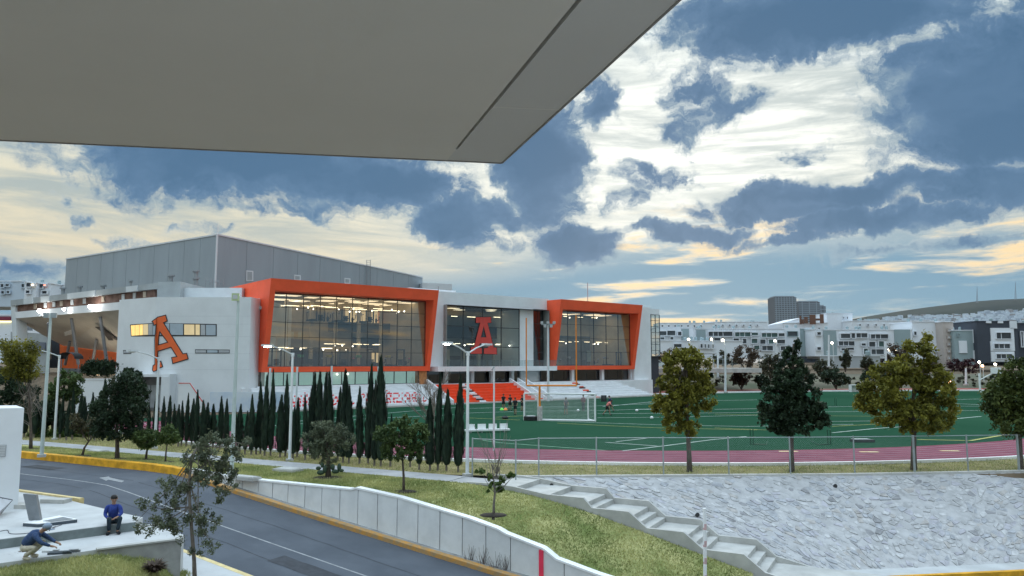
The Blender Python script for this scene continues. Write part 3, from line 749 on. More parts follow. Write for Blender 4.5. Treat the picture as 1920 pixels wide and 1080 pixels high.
# dead rosette plants at the mound's left rim
M_deadleaf = leafmat('dead_leaves', (.05, .035, .025), (.17, .12, .09), 2.0, .1)
for k, (px, py, s, lab) in enumerate(((45, 1058, .42, 'brown withered plant at the terrace edge beside the crouching man'), (10, 1066, .35, 'brown withered plant at the lower left corner'), (290, 1074, .4, 'dark withered low plant on the right flank of the grass mound'))):
    p = G(px, py, -.55 if k < 2 else -.9); rs = np.random.RandomState(40 + k); n = 260
    a = rs.uniform(0, 2 * PI, n); l = s * rs.uniform(.4, 1, n); w = .03; upz = rs.uniform(.05, .7, n) * s
    base = np.array(p[:]) + np.stack([np.cos(a) * .05, np.sin(a) * .05, rs.uniform(0, .1, n)], 1)
    tip = base + np.stack([np.cos(a) * l, np.sin(a) * l, upz], 1); sd = np.stack([-np.sin(a) * w, np.cos(a) * w, 0 * a], 1); midp = (base + tip) / 2 + np.array([0, 0, .08])
    vv = np.stack([base, midp + sd, tip, midp - sd], 1).reshape(-1, 3)
    th = thing('withered_plant', lab, 'plant', p, 'withered plants on the mound'); bulk('leaves', vv, np.arange(4 * n).reshape(-1, 4), M_deadleaf, th)
# pale grass-like flower stalks near the bottom edge
th = thing('wispy_plant', 'thin pale wispy stalks of a small plant at the bottom of the mound', 'plant', G(165, 1070, -.7)); mb = MB(); random.seed(8)
for k in range(26):
    p = G(random.uniform(135, 190), 1080, -.75); q = p + Vector((random.uniform(-.15, .15), random.uniform(-.1, .1), random.uniform(.15, .4))); mb.tube([p, p.lerp(q, .6) + Vector((random.uniform(-.03, .03), 0, 0)), q], [.006, .005, .003], 4)
mb.build('stalks', mat('pale_stalk', (.35, .36, .16), .8, .2), th)
# loose cable and tools on the terrace
mb = MB(); pts = [G(px, py, TZ + .012) for px, py in ((0, 996), (14, 994), (18, 1000), (35, 1001), (55, 999), (62, 994), (75, 996), (88, 990), (97, 993), (104, 987), (98, 990), (118, 983))]
sm = []
for i in range(len(pts) - 1):
    p0_, p1_, p2_, p3_ = pts[max(0, i - 1)], pts[i], pts[i + 1], pts[min(len(pts) - 1, i + 2)]
    for k in range(6):
        t_ = k / 6; sm.append(.5 * ((2 * p1_) + (p2_ - p0_) * t_ + (2 * p0_ - 5 * p1_ + 4 * p2_ - p3_) * t_ ** 2 + (3 * p1_ - p0_ - 3 * p2_ + p3_) * t_ ** 3))
mb.tube(sm, .012, 5); tag(mb.build('power_cable', mat('cable_grey', (.12, .12, .13), .6, .1)), 'thin dark cable lying loose across the pale terrace', 'cable')
for k, (px, py, L, a, lab) in enumerate(((112, 1039, .62, .25, 'dark metal bar lying on the lower terrace before the crouching man'), (122, 1036, .8, .22, 'long grey strip lying at the edge of the lower terrace'), (95, 1036, .5, -.1, 'short pale batten lying by the knees of the crouching man'))):
    p = G(px, py, LZ); mb = MB(); mb.box((p.x, p.y, LZ + .03), (L, .07, .055), a); mb.box((p.x + L * .3, p.y + .01, LZ + .075), (L * .3, .09, .03), a + .06)
    tag(mb.build('metal_bar' if k < 2 else 'batten', (M_trayd, M_steel, M_pave)[k]), lab, 'bar', 'bars on the lower terrace')

# ---------------------------------------------------------------- eave of the building the camera stands at
EH = 2.6
def EV(px, py, h=EH): 
    r = ray(px, py); return CAMP + r * (h / r.z)
M_soff = mat('soffit_paint', (.88, .865, .825), .85, .015, .6, .2, 120, coord='World'); M_soff2 = mat('soffit_border_paint', (.78, .785, .785), .85, .015, .6, .2, 120, coord='World')
ev = thing('roof_overhang', 'grey underside of a projecting roof overhead with a border strip along its right edge', 'roof', (0, 6, CAMH + EH))
fl, fr, rr_ = EV(0, 262), EV(940, 305), EV(1270, 0)
front = (fl - fr).normalized(); side = (rr_ - fr).normalized()
gi, gj = EV(855, 280), EV(1085, 0); gd = (gj - gi).normalized()
j0, j1 = EV(925, 200), EV(1045, 205)
BL = fr + front * 14
mp = fr + side * 16
gA = gi - gd * 0.0; g_end = gi + gd * 16
mb = MB()                      # main field of the soffit
w = .035
sidev = Vector((gd.y, -gd.x, 0)); sidev = sidev if sidev.x > 0 else -sidev
dX = Vector((-front.y, front.x, 0)); tX = (fr - gi).dot(dX) / gd.dot(dX); XF = gi + gd * tX
main = [BL, XF, gi - gd * .0, gi - sidev * w * .4, g_end - sidev * w * .4, BL + side * 16]
mb.prism([(q.x, q.y) for q in main], CAMH + EH, CAMH + EH + .3); mb.build('soffit_panel', M_soff, ev)
b_front = XF
jp = gi + sidev * w * .6; t0 = (j0 - gi).dot(gd)
jq = gi + gd * t0 + sidev * w * .6; js = fr + side * ((j1 - fr).dot(side))
g2 = .006
mb = MB(); mb.prism([(q.x, q.y) for q in (b_front, fr, js - side * g2, jq - gd * g2, jp, gi)], CAMH + EH, CAMH + EH + .3); mb.build('border_panel', M_soff2, ev)
mb = MB(); mb.prism([(q.x, q.y) for q in (jq + gd * g2, js + side * g2, mp, g_end + sidev * w * .6)], CAMH + EH - .004, CAMH + EH + .3); mb.build('border_panel', M_soff2, ev)
mb = MB(); e_ = Vector((0, 0, -.003)); mb.prism([(q.x, q.y) for q in (jq - gd * .012, js - side * .012, js + side * .012, jq + gd * .012)], CAMH + EH - .006, CAMH + EH + .05); mb.build('joint_strip', mat('joint_strip_pale', (.9, .9, .88), .7, 0), ev)
mb = MB(); allp = [BL - side * .0, fr, mp, BL + side * 16]; mb.prism([(q.x, q.y) for q in allp], CAMH + EH + .3, CAMH + EH + .75); mb.build('slab', M_soff, ev)
mb = MB()
for (a, b) in ((BL, fr), (fr, mp)):
    d = (b - a).normalized(); o_ = Vector((d.y, -d.x, 0)); o_ = o_ if o_.dot(a - (BL + mp) / 2) > 0 else -o_
    mb.hexa([*( q + Vector((0, 0, z)) for z in (-.012, .75) for q in (a, b, b + o_ * .02, a + o_ * .02))])
mb.build('drip_edge', mat('drip_edge_grey', (.33, .32, .31), .6, .05), ev)

# balcony floor and rear wall under the same roof, where the camera stands
mb = MB(); mb.box((-4.5, -.2, CAMH - 1.75), (22, 7.6, .25)); struct('balcony_floor', mb, M_pave)
mb = MB(); mb.box((-4.5, -4.2, CAMH + .45), (22, .3, 4.2)); struct('balcony_rear_wall', mb, M_white)
# ================================================================== the gym building: orange frames, curtain walls, stands
FO = stand0 - OUT * 6.0; FO.z = 0
def W(s, off, z): 
    p = FO + E1 * s + OUT * off; return Vector((p.x, p.y, z))
def fac(px, py, off=0.0):
    p = cast(px, py, FO + OUT * off, OUT); return (p - FO).dot(E1), p.z
def boxf(mb, s0, s1, o0, o1, z0, z1):
    return mb.hexa([W(s0, o1, z0), W(s1, o1, z0), W(s1, o0, z0), W(s0, o0, z0), W(s0, o1, z1), W(s1, o1, z1), W(s1, o0, z1), W(s0, o0, z1)])
def tilt(mb, s0, s1, zb, zt, ob, ot, back, sb0=None, sb1=None):
    """bar whose front leans from offset ob at zb to ot at zt"""
    return mb.hexa([W(s0, ob, zb), W(s1, ob, zb), W(s1, back, zb), W(s0, back, zb), W(s0, ot, zt), W(s1, ot, zt), W(s1, back, zt), W(s0, back, zt)])
M_org = mat('orange_render', (.93, .115, .042), .55, .06, .6, .08, 60, coord='World')
M_mull = mat('dark_mullion', (.035, .04, .045), .5, 0)
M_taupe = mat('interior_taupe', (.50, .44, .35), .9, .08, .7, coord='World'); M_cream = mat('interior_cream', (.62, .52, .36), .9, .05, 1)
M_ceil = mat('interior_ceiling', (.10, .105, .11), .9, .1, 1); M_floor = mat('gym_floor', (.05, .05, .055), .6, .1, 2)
M_glass = glassmat('grey_tinted_glass', (.66, .66, .60), .16, 3.5); M_glass2 = glassmat('clear_green_glass', (.66, .74, .72), .10, 4.0); M_glassd = glassmat('dark_glass', (.30, .34, .36), .10, 4.0)
M_strip = emat('ceiling_light_warm', (1.0, .82, .55), 3.2); M_spot = emat('ceiling_spot', (1.0, .93, .8), 5.0)
M_fill_panel = emat('fill_panel_warm', (1.0, .80, .55), .9)  # added glowing panels, flush on the ceilings, that brighten the rooms
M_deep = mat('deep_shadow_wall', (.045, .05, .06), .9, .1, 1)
gym = thing('gym_building', 'white gym building with two leaning orange window frames and red A emblem glazing', 'building', W(20, 0, 0))

def pane_grid(parent, s0, s1, z0, z1, off, nc, nr, m, mull=.05, cols=None):
    me = {}
    cs = cols or [s0 + (s1 - s0) * i / nc for i in range(nc + 1)]
    for i in range(nc):
        for j in range(nr):
            a, b = cs[i] + .02, cs[i + 1] - .02; c, d = z0 + (z1 - z0) * j / nr + .02, z0 + (z1 - z0) * (j + 1) / nr - .02
            MB().add([W(a, off, c), W(b, off, c), W(b, off, d), W(a, off, d)], [(0, 1, 2, 3)]).build('glass_pane', m, parent)
    for i in range(nc + 1):
        boxf(mb := MB(), cs[i] - mull / 2, cs[i] + mull / 2, off - .12, off + .03, z0, z1); mb.build('mullion', M_mull, parent)
    for j in range(nr + 1):
        z = z0 + (z1 - z0) * j / nr; boxf(mb := MB(), s0, s1, off - .10, off + .025, z - mull / 2, z + mull / 2); mb.build('transom', M_mull, parent)

def frame(s0, s1, z0, z1, nc, nr, bars, depth=13):
    bt, bb, bl, br = bars; ob, ot = .3, 2.3
    def oz(z): return ob + (ot - ob) * (z - z0) / (z1 - z0)
    p = put('orange_frame', None, gym); p.empty_display_size = .2
    tilt(mb := MB(), s0, s1, z1 - bt, z1, oz(z1 - bt), ot, -depth); mb.build('top_bar', M_org, p)
    tilt(mb := MB(), s0, s1, z0, z0 + bb, ob, oz(z0 + bb), -depth); mb.build('bottom_bar', M_org, p)
    for a, b in ((s0, s0 + bl), (s1 - br, s1)):
        tilt(mb := MB(), a, b, z0 + bb + .002, z1 - bt - .002, oz(z0 + bb), oz(z1 - bt), -depth); mb.build('side_bar', M_org, p)
    g = put('curtain_wall', None, gym)
    pane_grid(g, s0 + bl, s1 - br, z0 + bb, z1 - bt, .05, nc, nr, M_glass)
    return p

# --- frame 1
s0 = (fac(491, 698, .3)[0] + fac(508, 523, 2.3)[0]) / 2; s1 = fac(823, 543, 2.3)[0]
zb = fac(491, 698, .3)[1]; zt = (fac(508, 523, 2.3)[1] + fac(823, 543, 2.3)[1]) / 2
zb1, zt1, F1 = zb, zt, (s0, s1)
frame(s0, s1, zb, zt, 10, 5, (1.35, .62, .62, .62))
# --- frame 2
a0 = fac(1052, 560, 2.3)[0]; a1 = fac(1205, 573, 2.3)[0]; F2 = (a0, a1)
frame(a0, a1, zb, zt, 6, 4, (1.45, .62, .62, .75), 11)
print('frames', F1, F2, zb, zt)

def room(sa, sb, z0, z1, back, wall_m, ceil_m=M_ceil):
    r = put('interior', None, gym)
    boxf(mb := MB(), sa, sb, back - .2, back, z0, z1); mb.build('back_wall', wall_m, r)
    boxf(mb := MB(), sa, sb, back, -.12, z0 - .1, z0 + .02); mb.build('floor', M_floor, r)
    boxf(mb := MB(), sa, sb, back, -.12, z1 - .05, z1); mb.build('ceiling', ceil_m, r)
    for a, b in ((sa - .01, sa + .06), (sb - .06, sb + .01)): boxf(mb := MB(), a, b, back, -.14, z0 + .02, z1 - .05); mb.build('side_wall', wall_m, r)
    return r
# room of frame 1: tall hall with gallery
ra, rb = F1[0] + .65, F1[1] - .65; z0, z1 = zb + .62, zt - 1.36
rm = room(ra, rb, z0, z1, -11.5, M_taupe)
def lights(parent, sa, sb, n, off, z, L, seed, spots=0, m=None, wd=.05):
    rs = random.Random(seed)
    for i in range(n):
        s = sa + (sb - sa) * (i + rs.uniform(.2, .8)) / n; l = L * rs.uniform(.5, 1.2); o = off + rs.uniform(-2.2, 2.2)
        boxf(mb := MB(), s - l / 2, s + l / 2, o - wd, o + wd, z - .05, z); mb.build('strip_or_fill_light', m or M_strip, parent)  # thin strips are fixtures; a passed material makes added fill panels
    for i in range(spots):
        s = rs.uniform(sa, sb); o = off + rs.uniform(-3, 3); c = W(s, o, z - .12 - rs.uniform(0, .2)); MB().ellipsoid(c, (.10, .10, .10), 8, 5).build('spot_lamp', M_spot, parent)
lights(rm, ra + .5, rb - 1.0, 15, -5, z1 - 1.05, 1.7, 3, 15); lights(rm, ra + .5, rb - .5, 9, -4, z1 - .06, 2.2, 33, 0, M_fill_panel, .8); lights(rm, ra + .5, rb - .5, 9, -8, z1 - .06, 2.2, 34, 0, M_fill_panel, 1.2)
lights(rm, ra + .3, rb * .55 + ra * .45, 8, -5.5, z0 + 2.35, 1.3, 5, 5); lights(rm, ra + (rb - ra) * .5, rb - 2, 8, -8, z0 + 3.0, 1.2, 6, 4)
# glowing plates for lit rooms, gallery slab, near-black plates for shaded openings
def facwin(px0, px1, py0, py1, off, m, name, parent, th=.15):
    sa, za = fac(px0, py1, off); sb, zb_ = fac(px1, py0, off); sb2, _ = fac(px1, py1, off)
    boxf(mb := MB(), sa, sb2, off - th, off, za, zb_); return mb.build(name, m, parent)
M_lit = mat('lit_room_glow', (.75, .62, .40), .9, .06, .6, emit=(1.0, .74, .40), estr=.40)  # room light is put into the plates' own glow
M_lito = mat('lit_room_orange_glow', (.60, .30, .14), .9, .06, .6, emit=(1.0, .42, .18), estr=.22)
facwin(648, 690, 581, 608, -11.3, M_lit, 'lit_opening', rm); facwin(697, 708, 583, 610, -11.3, M_lit, 'lit_opening', rm); facwin(708, 728, 585, 608, -11.28, M_lito, 'lit_opening', rm)
facwin(697, 709, 661, 680, -11.3, M_lit, 'lit_opening', rm)
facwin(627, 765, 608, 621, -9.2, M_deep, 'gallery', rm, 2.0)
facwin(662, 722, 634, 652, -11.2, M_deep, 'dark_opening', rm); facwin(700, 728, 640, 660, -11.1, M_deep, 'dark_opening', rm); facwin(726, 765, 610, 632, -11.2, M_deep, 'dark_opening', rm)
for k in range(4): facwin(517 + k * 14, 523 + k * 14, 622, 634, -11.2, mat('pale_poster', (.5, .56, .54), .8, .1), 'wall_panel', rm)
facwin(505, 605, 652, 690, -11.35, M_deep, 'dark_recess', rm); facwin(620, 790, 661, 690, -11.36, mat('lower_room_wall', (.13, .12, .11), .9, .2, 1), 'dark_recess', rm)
for k in range(6):
    s = ra + (rb - ra) * (k + .6) / 6.2; boxf(mb := MB(), s - .2, s + .2, -8.4, -8.0, z0, z1); mb.build('column', M_taupe, rm)
# room of frame 2
ra2, rb2 = F2[0] + .65, F2[1] - .78; rm2 = room(ra2, rb2, z0, z1 - .1, -9.5, mat('interior_sand', (.66, .57, .39), .9, .1, .6, coord='World'))
lights(rm2, ra2, rb2, 7, -4, z1 - .2, 1.9, 29, 0, M_fill_panel, 1.3); lights(rm2, ra2, rb2, 11, -3.5, z0 + 3.9, 1.0, 9, 6); lights(rm2, ra2, rb2, 5, -5, z1 - .5, 1.6, 19, 4)
facwin(1040, 1200, 634, 690, -9.3, mat('dim_lower_wall', (.16, .17, .16), .9, .2, .8), 'lower_wall', rm2); facwin(1143, 1165, 631, 640, -9.2, M_deep, 'dark_opening', rm2)
facwin(1101, 1122, 658, 678, -9.1, mat('window_view', (.4, .55, .6), .6, .1), 'far_window', rm2)
# gym machines: dark frames with bright consoles
M_mach = mat('machine_black', (.025, .027, .03), .5, .1, 2); M_cons = mat('machine_console', (.5, .5, .52), .4, .1)
def machine(s, off, z, kind, lab, col=None):
    t = thing('exercise_machine', lab, 'gym machine', W(s, off, z), 'machines behind the gym windows')
    def pt(a, b, c): return W(s + a, off + b, z + c)
    if kind == 0:      # treadmill
        boxf(mb := MB(), s - .4, s + .4, off - .9, off + .9, z + .03, z + .22); mb.build('deck', M_mach, t)
        for a in (-.38, .38): MB().tube([pt(a, -.6, .2), pt(a, -.75, 1.15), pt(a, -.2, 1.2)], .045, 6).build('handrail', M_mach, t)
        boxf(mb := MB(), s - .38, s + .38, off - .85, off - .72, z + 1.1, z + 1.45); mb.build('console', col or M_cons, t)
    elif kind == 1:    # cable tower
        for a in (-.55, .55): boxf(mb := MB(), s + a - .06, s + a + .06, off - .1, off + .1, z, z + 2.2); mb.build('post', M_mach, t)
        boxf(mb := MB(), s - .62, s + .62, off - .1, off + .1, z + 2.1, z + 2.25); mb.build('beam', M_mach, t)
        for k in range(5): boxf(mb := MB(), s - .3, s + .3, off - .12, off + .12, z + .1 + k * .16, z + .24 + k * .16); mb.build('weight_plate', M_mach, t)
        boxf(mb := MB(), s - .25, s + .25, off + .25, off + .6, z + .45, z + .55); mb.build('seat', col or M_mach, t)
    else:              # exercise bike
        MB().ellipsoid(pt(0, -.4, .4), (.16, .3, .38), 10, 6).build('flywheel', M_mach, t)
        MB().tube([pt(0, -.4, .4), pt(0, -.45, 1.15), pt(0, -.3, 1.25)], .05, 6).build('handlebar', M_mach, t); MB().tube([pt(0, -.35, .35), pt(0, .4, .5), pt(0, .45, .95)], .05, 6).build('seat_post', M_mach, t)
        MB().ellipsoid(pt(0, .45, 1.0), (.16, .22, .07), 8, 5).build('saddle', col or M_cons, t)
M_yg = mat('machine_yellow', (.75, .5, .05), .5, .05); M_pk = mat('machine_pink', (.8, .12, .25), .5, .05); M_gr = mat('machine_green', (.1, .4, .15), .5, .05)
rs = random.Random(2)
N1 = 15
for k in range(N1):
    machine(ra + 1 + (rb - ra - 2) * k / (N1 - 1), -1.6 - rs.uniform(0, 1.6), z0 + .02, k % 3, 'dark gym machine, %s from the left behind the first orange frame window' % ORD[k], (M_yg, None, M_pk, M_gr, None, None)[k % 6])
for k in range(9):
    machine(ra + 9 + 11 * k / 9, -8.1, fac(690, 607, -9.2)[1] + .02, k % 3, 'small machine on the gallery behind the first orange frame, %s from the left' % ORD[k])
for k in range(7):
    machine(ra2 + .8 + (rb2 - ra2 - 1.6) * k / 6, -1.8 - rs.uniform(0, 1), z0 + .02, (k + 1) % 3, 'dark gym machine, %s from the left behind the far orange frame window' % ORD[k])

# --- white middle block
offm = -.9
m0, m1 = F1[1] - .02, F2[0] + .02
ztop = fac(920, 553, offm)[1]
wL, zwT = fac(832, 572, offm); wR, zwB = fac(975, 688, offm); 
slotL = fac(1000, 620, offm)[0]; slotR = fac(1013, 620, offm)[0]
def part(name, s0_, s1_, o0, o1, z0_, z1_, m, parent=gym):
    boxf(mb := MB(), s0_, s1_, o0, o1, z0_, z1_); return mb.build(name, m, parent)
part('wall', m0, wL, -12, offm, zwB, ztop, M_white); part('wall', wR, slotL, -12, offm, zwB - .0, ztop, M_white); part('wall', wL, wR, -12, offm, zwT, ztop - .003, M_white)
part('wall', slotL, m1 + .3, -12, offm - .003, zwT + .2, ztop - .006, M_white)
part('parapet', m0 + .5, fac(855, 545, -6)[0], -8, -6, ztop, fac(850, 545, -6)[1], M_white)
cw = put('curtain_wall', None, gym); pane_grid(cw, wL, wR, zwB, zwT, offm - .15, 4, 3, M_glass2, .10)
cw2 = put('slot_window', None, gym); pane_grid(cw2, slotL + .02, slotR + .8, zwB, zwT + .2, offm - .3, 2, 4, M_glassd, .08)
rm3 = room(wL, slotR + 1.2, zwB, zwT + .05, -10.5, mat('middle_hall_wall', (.26, .29, .28), .9, .15, .5, coord='World'), M_ceil)
lights(rm3, wL, wR, 5, -5, zwT - .06, 1.8, 39, 0, M_fill_panel, .6); lights(rm3, wL, wR, 12, -4, fac(900, 645, -4)[1], .9, 12, 8); lights(rm3, wL, wR, 4, -6, zwT - 1.0, 1.6, 14, 0)
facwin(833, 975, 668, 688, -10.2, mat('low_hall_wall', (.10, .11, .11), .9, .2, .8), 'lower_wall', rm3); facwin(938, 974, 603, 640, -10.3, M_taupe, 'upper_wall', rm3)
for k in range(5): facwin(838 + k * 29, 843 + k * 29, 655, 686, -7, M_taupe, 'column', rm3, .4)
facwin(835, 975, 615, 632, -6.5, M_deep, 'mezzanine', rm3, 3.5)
# red A emblem on the glazing: dark outline plate and red plate
def poly_face(px_pts, off, holes, m, name, parent, th=.02):
    bm = bmesh.new(); edges = []
    for loop in [px_pts] + holes:
        vs = [bm.verts.new(W(*((lambda q: (q[0], off, q[1]))(fac(a, b, off))))) for a, b in loop]
        edges += [bm.edges.new((vs[i], vs[(i + 1) % len(vs)])) for i in range(len(vs))]
    bmesh.ops.triangle_fill(bm, use_beauty=True, use_dissolve=False, edges=edges)
    r = bmesh.ops.extrude_face_region(bm, geom=bm.faces[:]); bmesh.ops.translate(bm, verts=[v for v in r['geom'] if isinstance(v, bmesh.types.BMVert)], vec=-OUT * th)
    me = bpy.data.meshes.new(name); bm.to_mesh(me); bm.free(); me.materials.append(m); return put(name, me, parent)
def zA(pts): return [(780 + x / 4, 500 + y / 4) for x, y in pts]
Aout = zA([(450, 380), (562, 378), (564, 420), (536, 421), (582, 606), (604, 608), (606, 656), (510, 654), (510, 612), (540, 610), (532, 575), (478, 575), (470, 610), (494, 612), (494, 652), (410, 654), (412, 604), (436, 602), (482, 421), (450, 421)])
Ahol = zA([(508, 446), (528, 530), (486, 530)])
cx, cy = 780 + 508 / 4, 500 + 520 / 4
def grow(pts, k, c=(cx, cy)): return pts
M_Ared = mat('emblem_red', (.62, .07, .055), .6, .05, 2); M_Adk = mat('emblem_dark', (.03, .03, .035), .6, 0)
poly_face(Aout, offm - .02, [Ahol], M_Ared, 'letter_A', gym)
def offset_poly(pts, d):
    n = len(pts); A_ = sum(pts[i][0] * pts[(i + 1) % n][1] - pts[(i + 1) % n][0] * pts[i][1] for i in range(n)); sg_ = 1 if A_ > 0 else -1; out = []
    for i in range(n):
        p0, p1, p2 = Vector(pts[i - 1]), Vector(pts[i]), Vector(pts[(i + 1) % n]); a = (p1 - p0).normalized(); b = (p2 - p1).normalized()
        na = Vector((a.y, -a.x)) * sg_; nb = Vector((b.y, -b.x)) * sg_; m_ = na + nb; q = p1 + m_ * (d / max(.35, m_.dot(na) )) ; out.append((q.x, q.y))
    return out
poly_face(offset_poly(Aout, .9), offm - .06, [offset_poly(Ahol, -.9)], M_Adk, 'letter_A_outline', gym)
# balcony with glass railing
bs0, bz0 = fac(822, 697, 1.0); bs1, _ = fac(1049, 694, 1.0); bz1 = fac(900, 687, 1.0)[1]; bz0 = fac(900, 696, 1.0)[1]
part('balcony', bs0, min(bs1, F2[0] + .3), offm - .4, 1.0, bz0, bz1, M_white)
gr = put('balcony_railing', None, gym); rz = fac(960, 675, .9)[1]; n = 9; rs0 = fac(838, 680, .9)[0]; rs1 = fac(1046, 680, .9)[0]
for k in range(n):
    a, b = rs0 + (rs1 - rs0) * k / n + .03, rs0 + (rs1 - rs0) * (k + 1) / n - .03
    MB().add([W(a, .9, bz1), W(b, .9, bz1), W(b, .9, rz), W(a, .9, rz)], [(0, 1, 2, 3)]).build('glass_panel', M_glass2, gr)
# ground floor: recessed dark glazing and white columns
gz0 = fac(900, 716, -1.6)[1]
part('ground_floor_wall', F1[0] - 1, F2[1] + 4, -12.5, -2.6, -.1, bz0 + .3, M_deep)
part('ground_slab', F1[0] - 2.5, F2[1] + 3.5, -12.5, 1.2, -.1, gz0 - .12, M_white)
g = put('ground_floor_window', None, gym); sA, sB = fac(800, 705, -1.8)[0], fac(976, 705, -1.8)[0]; pane_grid(g, sA, sB, gz0, bz0, -1.8, 6, 1, M_glassd, .08)
for px in (836, 885, 922, 960): s = fac(px, 705, -1.2)[0]; part('column', s - .25, s + .25, -1.5, -1.0, gz0 - .1, bz0, M_white)
sA, sB = fac(976, 705, -1.4)[0], fac(1012, 705, -1.4)[0]; part('wall', sA, sB, -2.4, -1.4, gz0 - .1, bz0, M_white)
g = put('ground_floor_window', None, gym); sA, sB = fac(1014, 705, -1.0)[0], F2[1] - .3; pane_grid(g, sA, sB, gz0, zb - .02, -1.0, 8, 1, M_glassd, .06)
for px in (1073, 1129, 1183): s = fac(px, 705, -.6)[0]; part('column', s - .28, s + .28, -.9, -.4, gz0 - .1, zb, M_white)
# frame 1 ground floor: pale green ribbon window
sA, zA1 = fac(503, 703, -.1); sB, _ = fac(785, 703, -.1); zA0 = fac(650, 721, -.1)[1]; zA1 = zb - .01
g = put('ribbon_window', None, gym); pane_grid(g, sA, sB, zA0, zA1, -.1, 11, 1, M_glass2, .07)
part('ribbon_back_wall', sA, sB, -1.2, -1.0, zA0 - .3, zA1, mat('pale_green_room_glow', (.42, .56, .53), .9, .08, .6, emit=(.55, .85, .8), estr=.26))  # wall glows by itself to stand for the light inside the room
part('ribbon_end', sB, fac(800, 703, .1)[0], -3.0, .1, zA0 - .3, zA1, mat('timber_panel', (.42, .17, .06), .6, .25, 2)); part('sill', F1[0] - .3, sB, -3.3, .05, zA0 - .9, zA0 - .04, M_white)
for px in (632, 652): c = W(fac(px, 704, -.6)[0], -.6, zA1 - .3); MB().ellipsoid(c, (.12, .12, .12), 8, 5).build('spot_lamp', M_spot, gym)
# left link strip with reddish windows
sA, sB = fac(468, 650, -1.0)[0], F1[0]
part('link_wall', sA - 3.0, sB + .2, -12, -1.0, .0, zt - 2.1, M_white)
g = put('link_window', None, gym); M_redroom = mat('red_brown_room', (.28, .10, .06), .8, .3, .5, coord='World'); zq = fac(480, 746, -.95)[1]; zp = fac(480, 562, -.95)[1]
boxf(mb := MB(), fac(472, 650, -.9)[0], fac(490, 650, -.9)[0], -.98, -.93, zq, zp); mb.build('blind', M_redroom, g); pane_grid(g, fac(472, 650, -.85)[0], fac(490, 650, -.85)[0], zq, zp, -.85, 1, 9, M_glass2, .10)
# right end wall with glazed return
sE = F2[1]; e1, e2 = fac(1213, 620, -.6)[0], fac(1237, 620, -.6)[0]
part('end_wall', sE + .02, e1, -12, .2, -.1, fac(1207, 576, .2)[1], M_white)
part('end_wall', e1, e2, -12, -.62, fac(1225, 590, -.6)[1], fac(1225, 579, -.6)[1], M_white)
g = put('end_window', None, gym); zq, zp = fac(1225, 668, -.6)[1], fac(1225, 590, -.6)[1]; pane_grid(g, e1 + .02, e2, zq, zp, -.6, 3, 7, glassmat('gold_glass', (.75, .72, .6), .25, 3.0), .07)
boxf(mb := MB(), e1 + .02, e2, -4.2, -4.0, zq, zp); mb.build('blind', mat('pale_gold_blind', (.62, .54, .36), .8, .15, .6, coord='World'), g)
part('end_base', e1, e2 - .1, -12, -.9, -.1, zq, M_deep)
part('roof', F1[1] - 1, e2, -12.5, -5, ztop - .4, ztop - .25, M_white)
for px, py0, py1, o in ((1102, 560, 530, -6), (822, 545, 537, -1)): s, z_ = fac(px, py0, o); MB().tube([W(s, o, z_ - 1.5), W(s, o, fac(px, py1, o)[1])], .07, 6).build('mast', mat('mast_grey', (.35, .37, .4), .5, .05), gym)

# --- stands: rows of steps in front, three blocks
NR = 7
def stand(name, lab, px0, px1, m, m_end, lean=0.0, ztop_=None):
    sa = fac(px0, 745, 6)[0]; sb = fac(px1, 745, 6)[0]; st = thing(name, lab, 'stands', W((sa + sb) / 2, 6, 0), 'stands along the field')
    H_ = ztop_ or gz0 - .15; rise = H_ / NR; rows_ = []
    for k in range(NR):
        o1 = 6.0 - k * .78; ex = lean * (NR - k) / NR
        boxf(mb := MB(), sa - .0, sb + ex, 1.1 if k == 0 else 1.1, o1, k * rise + .004 * 0, (k + 1) * rise - .0); 
        mb = MB(); boxf(mb, sa, sb + ex, o1 - .80, o1, max(0, k * rise - .25), (k + 1) * rise); mb.build('step', m, st); rows_.append((sa, sb + ex, o1, k * rise, (k + 1) * rise))
    boxf(mb := MB(), sa + .1, sb - .1, .4, 6 - (NR - 1) * .78 - .79, -.1, H_ - .05); mb.build('top_landing', m_end, st)
    boxf(mb := MB(), sa - .05, sb + lean + .4, 6.0, 6.5, -.05, .14); mb.build('plinth', M_conc, st)
    return st, rows_
M_orgs = mat('orange_bench_paint', (.78, .075, .018), .55, .08, 1.2, coord='World'); M_ws = mat('white_bench_paint', (.72, .74, .76), .6, .06, 1.0, coord='World')
stA, rA = stand('stand', 'white stepped stand with red lettering below the first orange frame', 500, 842, M_ws, M_ws, 0)
stB, rB = stand('stand', 'bright orange stepped stand in the middle below the balcony', 850, 1000, M_orgs, M_ws, 2.4)
stC, rC = stand('stand', 'plain white stepped stand below the far orange frame', 1034, 1192, M_ws, M_ws, 4.5)
# aisle stairs: white steps with dark edge bands
def aisle(st, rows_, px, w, cols, mir=1):
    s = fac(px, 745, 6)[0]
    for k, (sa, sb, o1, za, zc) in enumerate(rows_):
        for h in range(2):
            z_ = za + (zc - za) * (h + 1) / 2; boxf(mb := MB(), s - w / 2 , s + w / 2 , o1 - .02, o1 + .36 - .36 * h + .02, za - .02 if h == 0 else za, z_ + .012); mb.build('aisle_step', cols[(k * 2 + h) % len(cols)], st)
M_blk = mat('dark_band_paint', (.04, .04, .045), .6, .1)
aisle(stB, rB, 905, 1.0, [M_ws, M_ws, M_blk])
aisle(stC, rC, 1118, .9, [M_orgs, M_ws, M_blk])
